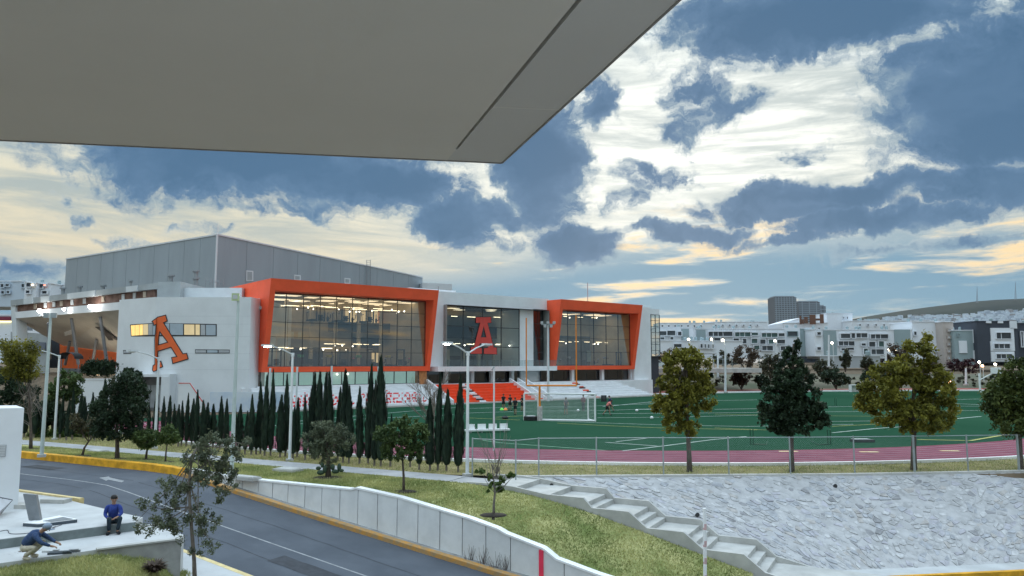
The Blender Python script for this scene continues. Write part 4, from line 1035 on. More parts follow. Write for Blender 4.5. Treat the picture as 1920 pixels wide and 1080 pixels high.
# sloping stair walls between the blocks
def stair_wall(px, w, st):
    s = fac(px, 745, 6)[0]; mb = MB()
    mb.hexa([W(s, 6.4, -.05), W(s + w, 6.4, -.05), W(s + w, .3, -.05), W(s, .3, -.05), W(s, 6.4, .55), W(s + w, 6.4, .55), W(s + w, .3, gz0 + .55), W(s, .3, gz0 + .55)]); mb.build('stair_wall', M_ws, st)
for px in (1003, 1018, 1031): stair_wall(px, .22, stC)
s_a, s_b = fac(1004, 745, 6)[0], fac(1030, 745, 6)[0]
for k in range(14): boxf(mb := MB(), s_a + .2, s_b, 1.1, 6.2 - k * .36, k * gz0 / 14, (k + 1) * gz0 / 14 - .004 * k); mb.build('stair_step', M_ws, stC)
stair_wall(845, .25, stA)
# red lettering painted over the risers of the first stand
def lettering(text, px0, px1, z_lo, z_hi, rows_, st):
    sa, sb = fac(px0, 745, 5)[0], fac(px1, 745, 5)[0]; slot = (sb - sa) / len(text); capH = .72
    for q, chr_ in enumerate(text):
        cu = bpy.data.curves.new('letter', 'FONT'); cu.body = chr_; cu.offset = .015; to = bpy.data.objects.new('tmp', cu); COL.objects.link(to)
        dg = bpy.context.evaluated_depsgraph_get(); me0 = bpy.data.meshes.new_from_object(to.evaluated_get(dg)); bpy.data.objects.remove(to)
        xs_ = [v.co.x for v in me0.vertices]; x0, x1 = min(xs_), max(xs_); s_a = sa + slot * q + slot * .07; s_w = slot * .86
        for (ra_, rb_, o1, za, zc) in rows_:
            if zc <= z_lo or za >= z_hi * 1.3: continue
            bm = bmesh.new(); bm.from_mesh(me0)
            for v in bm.verts: v.co = Vector((s_a + s_w * (v.co.x - x0) / (x1 - x0), 0, z_lo + (z_hi - z_lo) * v.co.y / capH))
            for pz_, sgn in ((za + .015, -1), (zc - .015, 1)):
                bmesh.ops.bisect_plane(bm, geom=bm.verts[:] + bm.edges[:] + bm.faces[:], plane_co=(0, 0, pz_), plane_no=(0, 0, sgn), clear_outer=True)
            if len(bm.faces):
                for v in bm.verts: v.co = W(v.co.x, o1 + .012, v.co.z)
                me = bpy.data.meshes.new('letter'); bm.to_mesh(me); me.materials.append(M_letter); put('letter', me, st)
            bm.free()
M_letter = mat('red_letter_paint', (.75, .045, .05), .6, .05)
lettering('ANÁHUAC', 547, 664, .42, 1.55, rA, stA); lettering('QUERÉTARO', 690, 800, .42, 1.55, rA, stA)
# ================================================================== white wing with the A, auditorium, grey hall
wing = thing('white_wing', 'white corner building with ribbon window and large tilted orange A emblem', 'building', (-34, 84, 0))
YW = 84.0
fold = atY(292, 557, YW); rgt = atY(471, 557, YW); zW = (fold.z + rgt.z) / 2
lft = atY(224, 562, 87.8)
def plan(p): return (p.x, p.y)
M_wing = mat('wing_white_render', (.70, .73, .75), .7, .05, .4, .05, 40, coord='World')
P_r, P_f, P_l = Vector((rgt.x, YW, 0)), Vector((fold.x, YW, 0)), Vector((lft.x, lft.y, 0))
mb = MB(); mb.prism([plan(P_f), plan(P_r), (P_r.x + .5, 98), (P_l.x + .5, 98), plan(P_l)], -.1, zW); mb.build('wall', M_wing, wing)
dF0 = (P_f - P_l).normalized(); nF0 = Vector((dF0.y, -dF0.x, 0)); nF1 = Vector((0, -1, 0))
def wcast(px, py, lift=0.0):
    """point on the folded front wall"""
    if px >= 292: return cast(px, py, P_f + nF1 * lift, nF1)
    return cast(px, py, P_f + nF0 * lift, nF0)
def wplate(pts, lift, m, name, parent, th=.03):
    out = None
    for side in (0, 1):
        bm = bmesh.new(); loops = pts if isinstance(pts[0][0], (tuple, list)) else [pts]; edges = []
        for lp in loops:
            vs = [bm.verts.new((a, b, 0)) for a, b in lp]; edges += [bm.edges.new((vs[i], vs[(i + 1) % len(vs)])) for i in range(len(vs))]
        bmesh.ops.triangle_fill(bm, use_beauty=True, edges=edges)
        bmesh.ops.bisect_plane(bm, geom=bm.verts[:] + bm.edges[:] + bm.faces[:], plane_co=(292.0, 0, 0), plane_no=(1 if side == 0 else -1, 0, 0), clear_outer=True)
        if not len(bm.faces): bm.free(); continue
        nn = nF0 if side == 0 else nF1
        for v in bm.verts:
            v.co = cast(v.co.x, v.co.y, P_f + nn * lift, nn)
        r = bmesh.ops.extrude_face_region(bm, geom=bm.faces[:]); bmesh.ops.translate(bm, verts=[v for v in r['geom'] if isinstance(v, bmesh.types.BMVert)], vec=-nn * th)
        me = bpy.data.meshes.new(name); bm.to_mesh(me); bm.free(); me.materials.append(m); out = put(name, me, parent)
    return out
def z8(pts): return [(220 + x / 8, 570 + y / 8) for x, y in pts]
# cladding joints
for py in (592.5, 607.5, 631, 663, 693): wplate([(293, py), (470, py), (470, py + .35), (293, py + .35)], .006, mat('joint_grey', (.50, .53, .56), .8, 0), 'joint', wing, .004)
# ribbon window: frame and opaque panes, some glowing to stand for the lit room
M_litw = mat('lit_window_glow', (.75, .52, .18), .9, .25, .9, coord='World', emit=(1.0, .62, .20), estr=.55); M_dimw = mat('reflecting_pane', (.40, .47, .53), .25, .1, .5); M_tanw = mat('tan_blind_glow', (.60, .48, .28), .8, .1, .6, emit=(1, .75, .4), estr=.22); M_greyw = mat('grey_blind_room', (.42, .44, .46), .8, .15, .6)
rib = put('ribbon_window', None, wing)
wplate(z8([(188, 308), (560, 283), (1490, 300), (1490, 482), (205, 486)]), .03, M_mull, 'frame', rib)
for pts, m in (([(202, 322), (262, 316), (262, 474), (212, 476)], M_litw), ([(268, 316), (330, 310), (330, 468), (268, 472)], M_litw), ([(336, 310), (380, 306), (380, 464), (336, 468)], M_litw), ([(386, 306), (460, 300), (460, 462), (386, 464)], M_tanw), ([(466, 300), (526, 296), (526, 462), (466, 464)], M_greyw), ([(532, 296), (780, 292), (780, 464), (532, 462)], M_dimw),
               ([(790, 293), (985, 298), (985, 464), (790, 462)], M_dimw), ([(1002, 306), (1156, 308), (1156, 464), (1002, 462)], M_tanw), ([(1172, 308), (1236, 308), (1236, 466), (1172, 464)], M_tanw), ([(1250, 310), (1318, 312), (1318, 468), (1250, 466)], M_greyw), ([(1330, 312), (1474, 314), (1474, 470), (1330, 468)], M_dimw)):
    wplate(z8(pts), .045, m, 'pane', rib)
for nm, quad, divs in (('small_window', [(1165, 680), (1685, 684), (1685, 740), (1165, 740)], 3), ('small_window', [(85, 692), (205, 688), (207, 746), (90, 750)], 1)):
    w_ = put(nm, None, wing); wplate(z8(quad), .03, M_mull, 'frame', w_)
    for k in range(divs):
        a = [quad[0][0] + (quad[1][0] - quad[0][0]) * (k / divs) + 8, quad[0][0] + (quad[1][0] - quad[0][0]) * ((k + 1) / divs) - 8]; wplate(z8([(a[0], quad[0][1] + 10), (a[1], quad[1][1] + 10), (a[1], quad[2][1] - 10), (a[0], quad[2][1] - 10)]), .045, (M_greyw, M_dimw, M_greyw)[k], 'pane', w_)
# the A: dark outline plate with orange plate proud of it, wrapped round the fold
Aor = [(508, 262), (600, 192), (728, 158), (756, 258), (702, 284), (985, 740), (1044, 732), (1070, 828), (826, 903), (806, 797), (882, 784), (800, 656), (614, 714), (612, 786), (612, 872), (655, 850), (688, 944), (622, 974), (586, 1004), (540, 1022), (518, 990), (528, 922), (556, 902), (556, 520), (574, 316), (540, 330), (536, 290)]
Ahl = [(640, 432), (744, 570), (622, 606), (626, 500)]
M_Aor = mat('emblem_orange', (.78, .14, .035), .55, .05, 1); M_Abk = mat('emblem_black', (.02, .02, .024), .5, 0)
wplate([z8(Aor), z8(Ahl)], .07, M_Abk, 'letter_A_outline', wing)
wplate([offset_poly(z8(Aor), -1.7), offset_poly(z8(Ahl), 1.7)], .085, M_Aor, 'letter_A', wing)
# entrance: white box with recessed doorway, low mural wall at the base
q0, q1, q2 = wcast(300, 745), wcast(331, 701), wcast(263, 701)
mb = MB(); zt_ = q1.z
mb.prism([(q2.x - .6, YW - 2.2), (q1.x, YW - 1.6), (q1.x, YW + .5), (q2.x - .6, YW + 4)], zt_ - .3, zt_); mb.build('canopy', M_wing, wing)
for a, b in ((q2.x - .6, q2.x + .9), (q1.x - .7, q1.x)): mb = MB(); mb.prism([(a, YW - 2.1), (b, YW - 1.6), (b, YW + .4), (a, YW + 3.5)], -.1, zt_ - .3); mb.build('side_wall', M_wing, wing)
mb = MB(); mb.box(((q1.x + q2.x) / 2, YW - .08, (zt_ - .3) / 2), (q1.x - q2.x - .6, .08, zt_ - .4)); mb.build('door_recess', mat('doorway_grey', (.22, .22, .23), .7, .2, 1), wing)
for k in range(3): mb = MB(); mb.box((q2.x + 1.5 + k * .8, YW - .16, zt_ * .38), (.7, .06, zt_ * .62)); mb.build('door_leaf', M_greyw, wing)
mb = MB(); a, b = atY(335, 719, YW - 3), atY(384, 760, YW - 3); c_ = atY(356, 719, YW - 3)
mb.plate([(a.x, YW - 3, a.z), (c_.x, YW - 3, c_.z), (b.x, YW - 3, b.z), (b.x, YW - 3, -.1), (a.x, YW - 3, -.1)], .25, (0, -1, 0)); mb.build('stair_wall', M_wing, wing)
mb = MB(); mb.tube([(a.x, YW - 3, a.z + .03), (c_.x, YW - 3, c_.z + .03), (b.x, YW - 3, b.z + .03)], .05, 6); mb.build('red_rail', M_Ared, wing)
a, b = atY(395, 735, YW - 3.2), atY(545, 735, YW - 3.2); mb = MB(); mb.box(((a.x + b.x) / 2, YW - 3.2, a.z / 2), (b.x - a.x, .3, a.z)); mb.build('mural_wall', mat('pale_blue_mural', (.44, .55, .70), .7, .12, .5, coord='World', col2=(.62, .68, .74)), wing)

# --- auditorium at left: parapet, brown band, white fascia, slanted soffit, columns
aud = thing('auditorium', 'grey auditorium with slanted underside on raking columns above an orange wall', 'building', (-55, 100, 3))
Pn = atY(292, 531, 90.5); zP = Pn.z
r_ = ray(20, 563); kk = (zP - CAMH) / r_.z; Pfar = CAMP + r_ * kk
dA = (Pfar - Pn); dA.z = 0; dA.normalize(); nA = Vector((-dA.y, dA.x, 0)); nA = nA if nA.y < 0 else -nA
def acast(px, py, off=0.0): return cast(px, py, Pn + nA * off, nA)
def aplate(pts, off, m, name, parent=None, th=.15):
    return MB().plate([acast(a, b, off) for a, b in pts], th, nA).build(name, m, parent or aud)
M_gpar = mat('parapet_grey', (.33, .36, .37), .7, .1, .5, coord='World'); M_wpar = mat('parapet_pale', (.58, .62, .64), .7, .06, .5, coord='World')
zlist = [(20, 44), (44, 61), (61, 76), (76, 92), (92, 126), (126, 178), (178, 236), (236, 257), (257, 296)]
for k, (a, b) in enumerate(zlist):
    y0 = 563 - (a - 20) * .1185; y1 = 563 - (b - 20) * .1185; h = 10.5
    aplate([(a, y0), (b, y1), (b, y1 + h), (a, y0 + h)], .25 + (.12 if k % 2 else 0), (M_gpar, M_wpar)[k % 2], 'parapet_panel', None, .6)
p0, p1 = acast(296, 530, .3), acast(328, 531, .3)
mb = MB(); mb.prism([plan(p0), (p0.x + 3.0, p0.y - .6), (p0.x + 3.0, p0.y + 8), (p0.x, p0.y + 8)], zP - 2.4, zP + .05); mb.build('parapet_end', M_gpar, aud)
mb = MB(); mb.box((p0.x + 6.5, p0.y + 3, zP - 1.4), (7, 5, 1.6)); mb.build('roof_box', M_wpar, aud)
M_brown = mat('brown_cladding', (.11, .055, .04), .8, .35, .9, coord='World', col2=(.22, .13, .10))
aplate([(28, 569), (290, 541), (290, 563), (28, 588)], -.2, M_brown, 'recess_band', None, .3)
for k, px in enumerate((63, 82, 98, 112, 132, 155, 190, 228, 249, 268)): aplate([(px, 572 - (px - 28) * .112 + 2), (px + 5, 572 - (px - 23) * .112 + 2), (px + 5, 583 - (px - 23) * .105), (px, 583 - (px - 28) * .105)], -.1, M_wpar if k % 3 else mat('warm_pane', (.5, .42, .33), .6, .1), 'band_pane', None, .08)
aplate([(20, 572), (28, 571), (32, 640), (24, 640)], .1, M_wpar, 'end_pier', None, 1.5)
aplate([(29, 585), (290, 560), (290, 575), (224, 581), (29, 597)], .1, M_wing, 'fascia', None, 1.0)
# soffit slants back and down
back = -9.0
S_ = [acast(29, 597, .1), acast(224, 581, .1), acast(229, 662, back), acast(118, 648, back), acast(80, 628, back * .6)]
M_sof = mat('auditorium_soffit', (.62, .60, .55), .85, .06, .5, coord='World')
bm_n = (S_[1] - S_[0]).cross(S_[3] - S_[0]).normalized(); bm_n = bm_n if bm_n.y < 0 else -bm_n
mb = MB(); mb.add(S_, [(0, 1, 2, 3, 4)]); mb.build('soffit', M_sof, aud)
def scast(px, py, lift=.03): return cast(px, py, S_[0] + bm_n * lift, bm_n)
bm_n = (S_[1] - S_[0]).cross(S_[2] - S_[0]).normalized(); bm_n = bm_n if bm_n.y < 0 else -bm_n
def splate(pts, m, name): MB().plate([scast(a, b, .06) for a, b in pts], .02, bm_n).build(name, m, aud)
def zs(p): return [(x / 8, 520 + y / 8) for x, y in p]
splate(zs([(1425, 745), (1500, 738), (1690, 870), (1790, 940), (1740, 944), (1660, 890), (1700, 948), (1630, 945), (1560, 850)]), M_Abk, 'emblem')
for k in range(3): splate(zs([(960 + k * 3, 825 + k * 22), (1080, 786 + k * 24), (1100, 795 + k * 24), (975, 842 + k * 20)]), M_whitec, 'emblem_stripe')
aplate([(112, 640), (230, 655), (230, 694), (112, 690)], back - .1, mat('orange_wall_lit', (.75, .13, .02), .6, .08, .6, coord='World'), 'orange_wall')
aplate([(86, 625), (118, 646), (118, 690), (86, 690)], back - .2, M_deep, 'dark_opening')
aplate([(20, 622), (88, 626), (92, 700), (20, 700)], back + 2, M_gpar, 'rear_wall'); aplate([(50, 640), (84, 642), (84, 660), (50, 660)], back + 2.2, mat('slate_band', (.13, .15, .19), .7, .1), 'dark_band'); aplate([(22, 607), (58, 609), (60, 620), (24, 620)], back + 2.3, mat('slate_band2', (.2, .22, .25), .7, .1), 'dark_band')
M_rake = mat('raking_column_grey', (.22, .23, .25), .6, .05)
for (px0, py0, px1, py1, o0, o1) in ((134, 597, 147, 683, .0, -2.5), (188, 594, 201, 684, .0, -2.5), (131, 640, 122, 684, -6, -6.5), (181, 637, 173, 684, -6, -6.5), (91, 606, 94, 672, -.5, -3)):
    MB().tube([scast(px0, py0, -.05) if o0 == 0 else acast(px0, py0, o0), acast(px1, py1, o1)], .22, 8).build('column', M_rake, aud)
M_flood = emat('floodlight_lens', (1.0, .97, .92), 40.0)
for px, py, r0 in ((74, 583, .34), (120, 580, .22), (170, 575, .36)):
    c_ = acast(px, py, .9); MB().ellipsoid(c_, (r0, r0 * .6, r0 * .75), 10, 6).build('floodlight', M_flood, aud); MB().tube([c_ + Vector((0, .2, 0)), acast(px + 3, py + 2, .1)], .06, 6).build('floodlight_arm', M_rake, aud)
# roof vents behind the parapet
for k, (px, py, h) in enumerate(((118, 538, 1.2), (149, 534, .9), (193, 532, .9), (247, 524, 1.0), (320, 516, 1.3), (367, 511, 2.2), (367, 520, 1))):
    c_ = atY(px, py + 8, 119 if px < 260 else 101); MB().tube([c_ + Vector((0, 0, -2.5)), c_ + Vector((0, 0, h * .3))], .28, 10).add(*(lambda m: (m.v, m.f))(MB().tube([c_ + Vector((0, 0, h * .3)), c_ + Vector((0, 0, h * .3 + .22))], .5, 10))).build('roof_vent', mat('vent_metal', (.30, .33, .35), .5, .1, metal=.4), aud)
M_upl = emat('uplight_lens', (1.0, .86, .66), 45.0)
for px, o in ((168, -5), (186, -3.5), (208, -5)):
    c_ = acast(px, 690, o); c_.z = 3.75; MB().ellipsoid(c_, (.28, .28, .06), 10, 6).build('uplight', M_upl, aud)
# berm, white wall and shrubs under the auditorium
mb = MB(); zb_ = 3.2
mb.grid([[acast(px, 690 + (px > 300) * 2, o).xy.to_3d() + Vector((0, 0, zz)) for o, zz in ((-14, 3.6), (-2, 3.5), (3, 3.2), (10, .1))] for px in (-120, 0, 60, 120, 180, 232)]); tag(mb.build('berm', M_earth, None, True), kind='structure')
wl = atY(145, 712, 79); wr = atY(206, 712, 79); bw = thing('garden_wall', 'plain white garden wall between dark cypresses below the auditorium', 'wall', (wl.x, 79, 0))
mb = MB(); mb.box(((wl.x + wr.x) / 2, 79, wl.z / 2), (wr.x - wl.x, .4, wl.z)); mb.build('wall', M_wing, bw); mb = MB(); mb.box(((wl.x + wr.x) / 2, 79, wl.z + .05), (wr.x - wl.x + .1, .5, .1)); mb.build('coping', M_wing, bw)
# black shade sail
sh = thing('shade_sail', 'black arched shade canopy on a post before the orange wall', 'canopy', atY(132, 690, 84)); c_ = atY(132, 668, 84)
rows_ = []
for i in range(9):
    a = PI * i / 8; rows_.append([c_ + Vector((-math.cos(a) * 1.0, y_, math.sin(a) * .75 - .3)) for y_ in (-.9, 0, .9)])
MB().grid(rows_).build('canopy', mat('black_fabric', (.012, .012, .014), .8, 0), sh)
for a in (-.95, .95): MB().tube([c_ + Vector((a, 0, -.3)), c_ + Vector((a, 0, -2.6))], .05, 6).build('post', M_rake, sh)

# --- grey hall behind
hall = thing('grey_hall', 'tall windowless grey metal hall rising behind the orange and white buildings', 'building', (-41, 106, 0))
HY = 106.0; hc = atY(408, 440, HY); zH = hc.z
def athz(px, py, z): r = ray(px, py); return CAMP + r * ((z - CAMH) / r.z)
hl = athz(125, 486, zH); hr = athz(792, 520, zH)
M_hall = mat('hall_metal', (.285, .325, .355), .55, .06, .3, coord='World', stretch=(1, 1, .2)); M_hallj = mat('hall_joint', (.225, .26, .285), .6, 0); M_trim = mat('hall_trim', (.62, .64, .66), .5, 0)
mb = MB(); bk = (hr - hc) + (hl - hc)
mb.prism([plan(hc), plan(hr), plan(hc + bk), plan(hl)], -.1, zH - .05); mb.build('core', M_hallj, hall)
for (a, b, n, pxs) in ((hl, hc, 11, None), (hc, hr, 10, None)):
    d = (b - a); d.z = 0; L = d.length; d.normalize(); nn = Vector((d.y, -d.x, 0)); nn = nn if nn.y < 0 else -nn
    for k in range(n):
        p = a + d * (L * k / n + .03); q = a + d * (L * (k + 1) / n - .03)
        mb = MB(); mb.prism([plan(p), plan(q), plan(q + nn * .06), plan(p + nn * .06)], 0, zH - .1); mb.build('wall_panel', M_hall, hall)
    mb = MB(); mb.prism([plan(a), plan(b), plan(b + nn * .16), plan(a + nn * .16)], zH - .1, zH + .12); mb.build('roof_edge', M_trim, hall)
mb = MB(); mb.tube([(hc.x, hc.y - .12, 10), (hc.x, hc.y - .12, zH + .1)], .14, 6); mb.build('corner_trim', M_trim, hall)
mb = MB(); mb.tube([(hc.x, hc.y, zH), (hc.x, hc.y, atY(408, 415, HY).z)], [.06, .02], 6); mb.build('lightning_rod', M_trim, hall)
dR = (hr - hc); dR.z = 0; dR.normalize(); nR = Vector((dR.y, -dR.x, 0)); nR = nR if nR.y < 0 else -nR
def hplate(pts, lift, m, nm, parent=hall): return MB().plate([cast(a, b, hc + nR * lift, nR) for a, b in pts], .05, nR).build(nm, m, parent)
for (x0, x1, y0, y1) in ((462, 475, 507, 527), (552, 564, 515, 526), (646, 657, 521, 532)):
    w_ = hplate([(x0, y0), (x1, y0 + 1), (x1, y1), (x0, y1)], .12, M_trim, 'window'); hplate([(x0 + 2, y0 + 2), (x1 - 2, y0 + 3), (x1 - 2, y1 - 2), (x0 + 2, y1 - 2)], .15, M_gpar, 'pane', w_)
mb = MB()
for px in (687.5, 694.5):
    p = cast(px, 535, hc + nR * .5, nR); q = cast(px, 487, hc + nR * .5, nR); mb.tube([p, q], .05, 5)
for k in range(14):
    y_ = 533 - k * 3.4; p = cast(687.5, y_, hc + nR * .5, nR); q = cast(694.5, y_, hc + nR * .5, nR); mb.tube([p, q], .035, 4)
mb.build('ladder', mat('ladder_grey', (.25, .27, .29), .5, 0), hall)
for px in (392, 401, 419): pass
mb = MB(); cg = atY(402, 545, 97)
for dx in (-.9, 0, .9):
    for dy in (-.7, .7): mb.tube([cg + Vector((dx, dy, -1.6)), cg + Vector((dx, dy, 1.6))], .035, 4)
for zz in (-1.2, 0, 1.2):
    for dy in (-.7, .7): mb.tube([cg + Vector((-.9, dy, zz)), cg + Vector((.9, dy, zz))], .03, 4)
mb.build('roof_hatch_rail', mat('ladder_grey', (.25, .27, .29), .5, 0), hall)
mb = MB(); q = athz(792, 530, zH - 1.6); mb.prism([plan(q), plan(q + Vector((6, 3, 0))), plan(q + Vector((4, 9, 0))), plan(q + Vector((-2, 6, 0)))], 5, zH - 1.6); mb.build('rear_block', M_wpar, hall)

# ================================================================== the town beyond the field
M_apw = mat('apartment_white', (.74, .78, .83), .8, .06, .05, coord='World'); M_apg = mat('apartment_grey_green', (.29, .37, .39), .8, .06, .05, coord='World'); M_apd = mat('apartment_charcoal', (.055, .065, .085), .8, .1, .1, coord='World'); M_apt = mat('apartment_tan', (.48, .43, .40), .8, .06, .1, coord='World')
M_win = mat('far_window_dark', (.055, .065, .075), .3, .3, .4, coord='World'); M_wing2 = mat('far_window_green', (.07, .13, .125), .3, .3, .4, coord='World')
def block(lab, Y, px0, px1, py0, py1, m, wins=(), trims=(), depth=14, name='apartment_block', rail=False, group='apartment blocks beyond the field'):
    a, b = atY(px0, py0, Y), atY(px1, py0, Y); lo = atY(px0, py1, Y).z
    t = thing(name, lab, 'building', ((a.x + b.x) / 2, Y, lo), group)
    mb = MB(); mb.box(((a.x + b.x) / 2, Y + depth / 2, (a.z + lo) / 2), (b.x - a.x, depth, a.z - lo)); mb.build('wall', m, t)
    for (x0, x1, y0, y1, wm) in trims:
        p, q = atY(x0, y0, Y), atY(x1, y1, Y); mb = MB(); mb.box(((p.x + q.x) / 2, Y - .15, (p.z + q.z) / 2), (q.x - p.x, .35, p.z - q.z)); mb.build('facade_panel', wm, t)
    for w_ in wins:
        x0, x1, y0, y1 = w_[:4]; wm = w_[4] if len(w_) > 4 else M_win
        p, q = atY(x0, y0, Y), atY(x1, y1, Y); cx_, cz_, ww, hh = (p.x + q.x) / 2, (p.z + q.z) / 2, q.x - p.x, p.z - q.z
        mb = MB(); mb.box((cx_, Y - .30, cz_), (ww, .12, hh)); win = mb.build('window', wm, t)
        f = .22
        mb = MB(); mb.box((cx_, Y - .42, cz_ - hh / 2 - f / 2), (ww + 2 * f, .5, f)); mb.box((cx_, Y - .42, cz_ + hh / 2 + f / 2), (ww + 2 * f, .5, f)); mb.box((cx_ - ww / 2 - f / 2, Y - .42, cz_), (f, .5, hh)); mb.box((cx_ + ww / 2 + f / 2, Y - .42, cz_), (f, .5, hh)); mb.build('frame', m if m is not M_apd else M_apw, win)
        if ww > 3.2:
            mb = MB()
            for k in range(1, int(ww / 1.6)): mb.box((cx_ - ww / 2 + k * 1.6, Y - .38, cz_), (.16, .05, hh))
            mb.build('bar', M_apw, win)
    # roof tanks and parapet
    rs = random.Random(int(px0 * 7)); mb = MB(); mb.box(((a.x + b.x) / 2, Y + depth / 2, a.z + .12), (b.x - a.x + .4, depth + .4, .25)); mb.build('parapet', M_apw if m is not M_apd else M_apd, t)
    mb = MB()
    for k in range(max(1, int((px1 - px0) / 26))):
        x = a.x + (b.x - a.x) * rs.uniform(.1, .9); y = Y + rs.uniform(2, depth - 2); mb.tube([(x, y, a.z + .2), (x, y, a.z + 1.3), (x, y, a.z + 1.5)], [.5, .5, .2], 8)
    mb.build('roof_tank', M_apg, t)
    return t
def z533(p): return [(1200 + x / 5.333, 520 + y / 5.333) for x, y in p]
def rect(x0, x1, y0, y1, ox=1200, oy=520, k=5.333, m=None): 
    r = (ox + x0 / k, ox + x1 / k, oy + y0 / k, oy + y1 / k); return r + (m,) if m else r
W1 = [rect(195, 260, 540, 580), rect(270, 350, 535, 580), rect(375, 412, 545, 582), rect(200, 240, 600, 620), rect(300, 330, 598, 622)]
block('white apartment block nearest the gym end wall, with a grey-green side', 235, 1232, 1300, 614, 662, M_apw, W1, [rect(412, 490, 515, 628, m=M_apg)])
W2 = [rect(680, 920, 545, 588), rect(945, 1105, 550, 592, m=M_wing2), rect(1105, 1175, 555, 580, m=M_wing2), rect(1212, 1370, 558, 598, m=M_wing2), rect(1380, 1440, 560, 590), rect(665, 735, 608, 636), rect(740, 800, 606, 636), rect(930, 985, 612, 640), rect(1020, 1060, 615, 660), rect(1110, 1170, 615, 658, m=M_wing2), rect(1195, 1250, 622, 665), rect(1280, 1330, 622, 664, m=M_wing2), rect(1365, 1445, 624, 662), rect(1135, 1190, 682, 722, m=M_wing2), rect(1215, 1325, 686, 730), rect(1400, 1450, 690, 730)]
block('long white apartment block with dark window bands behind the two tall lamp poles', 245, 1303, 1470, 617, 672, M_apw, W2, [rect(562, 655, 525, 632, m=M_apg)])
block('low white building under the long apartment block, above the fence line', 215, 1234, 1392, 640, 663, M_apw, [rect(335, 412, 668, 700), rect(600, 622, 668, 705), rect(640, 655, 670, 705), rect(675, 690, 672, 708), rect(715, 735, 672, 708)], name='low_building')
W3 = [(1531, 1538, 623, 628), (1531, 1538, 651, 656)]
block('narrow white stair tower between two grey-green panels behind the dark conifer', 240, 1527, 1543, 618, 668, M_apw, W3)
block('grey-green apartment block end behind the dark conifer', 248, 1470, 1527, 616, 668, M_apg, [(1476, 1494, 622, 630)], [(1470, 1501, 615, 668, M_apw)])
W4 = [(1575, 1594, 626, 634), (1594, 1602, 625, 634), (1604, 1625, 625, 633), (1631, 1664, 627, 635), (1571, 1601, 640, 648), (1614, 1622, 644, 648), (1628, 1640, 641, 650), (1646, 1656, 640, 650, M_wing2), (1576, 1583, 653, 657), (1587, 1600, 652, 656), (1618, 1626, 654, 664, M_wing2), (1632, 1656, 655, 664)]
block('white apartment block with recessed balconies between grey-green panels', 240, 1543, 1710, 619, 672, M_apw, W4, [(1543, 1569, 620, 668, M_apg), (1676, 1708, 618, 668, M_apg)])
block('plain white block left of the tan tower, a green band at its foot', 242, 1710, 1768, 604, 680, M_apw, [(1750, 1756, 655, 659), (1764, 1768, 655, 659), (1712, 1717, 622, 628)], [(1735, 1768, 670, 680, M_apg)])
block('slim tan tower with a column of small round openings', 238, 1767, 1787, 604, 694, M_apt, [(1776, 1780, 617 + 13 * k, 621 + 13 * k, M_apw) for k in range(6)], name='tower_block')
block('grey-green block with stacked white boxes right of the tan tower', 236, 1788, 1842, 620, 684, M_apg, [(1795, 1797, 626, 630)], [(1823, 1841, 618, 643, M_apw), (1797, 1813, 639, 662, M_apw), (1824, 1842, 657, 677, M_apw)])
block('charcoal apartment block with white framed balconies at right', 234, 1830, 1906, 603, 680, M_apd, [(1866, 1894, 624, 635), (1862, 1892, 645, 653), (1866, 1896, 664, 672)], [(1856, 1901, 615, 640, M_apw), (1856, 1902, 640, 658, M_apw), (1857, 1902, 659, 678, M_apw), (1848, 1858, 602, 606, M_apw), (1870, 1880, 602, 606, M_apw), (1892, 1906, 602, 616, M_apw)])
block('second charcoal apartment block at the right edge', 236, 1906, 1990, 607, 682, M_apd, [(1912, 1917, 622, 650), (1922, 1934, 622, 634), (1922, 1934, 645, 655)])
block('grey concrete wall under the balcony block, behind the bank', 205, 1540, 1650, 668, 690, mat('concrete_far', (.40, .42, .44), .85, .08, .1, coord='World'), (), name='boundary_wall', depth=1)
# second row and hall with a brown lettered front
block('pale flat building behind the long apartment block, far left of it', 330, 1236, 1340, 606, 640, M_apw, [(1240 + 12 * k, 1243 + 12 * k, 610, 613) for k in range(7)])
block('pale flat building behind the long apartment block, in its middle', 335, 1330, 1440, 604, 640, M_apw, [(1340 + 13 * k, 1343 + 13 * k, 609, 611) for k in range(7)])
block('pale building with a big blank wall behind the balcony block', 330, 1550, 1598, 588, 640, M_apw, [(1580, 1582, 594, 598), (1587, 1589, 594, 598)])
bh = block('white hall with brown cut-out shapes standing on its roof line', 325, 1470, 1552, 606, 640, M_apw, [(1478 + 11 * k, 1482 + 11 * k, 615, 617) for k in range(6)])
M_br = mat('brown_shapes', (.16, .085, .06), .8, .1)
for (x0, x1, y0, y1) in ((1500, 1503, 592, 608), (1504, 1508, 599, 607), (1509, 1515, 594, 606), (1519, 1530, 590, 608), (1531, 1537, 597, 601), (1538, 1545, 589, 606)):
    p, q = atY(x0, y0, 322), atY(x1, y1, 322); mb = MB(); mb.box(((p.x + q.x) / 2, 322.4, (p.z + q.z) / 2), (q.x - p.x, .8, p.z - q.z)); mb.build('cut_out_shape', M_br, bh)
mb = MB(); p, q = atY(1466, 606, 326), atY(1500, 596, 326); mb.hexa([(p.x, 326, p.z - 2), (q.x, 326, p.z - 2), (q.x, 346, p.z - 2), (p.x, 346, p.z - 2), (p.x, 326, p.z), (q.x, 326, q.z), (q.x, 346, q.z), (p.x, 346, p.z)]); mb.build('ramped_roof', M_apw, bh)
block('white long building behind the plain white block', 320, 1598, 1770, 602, 640, M_apw, [(1610 + 15 * k, 1613 + 15 * k, 608, 611) for k in range(10)])
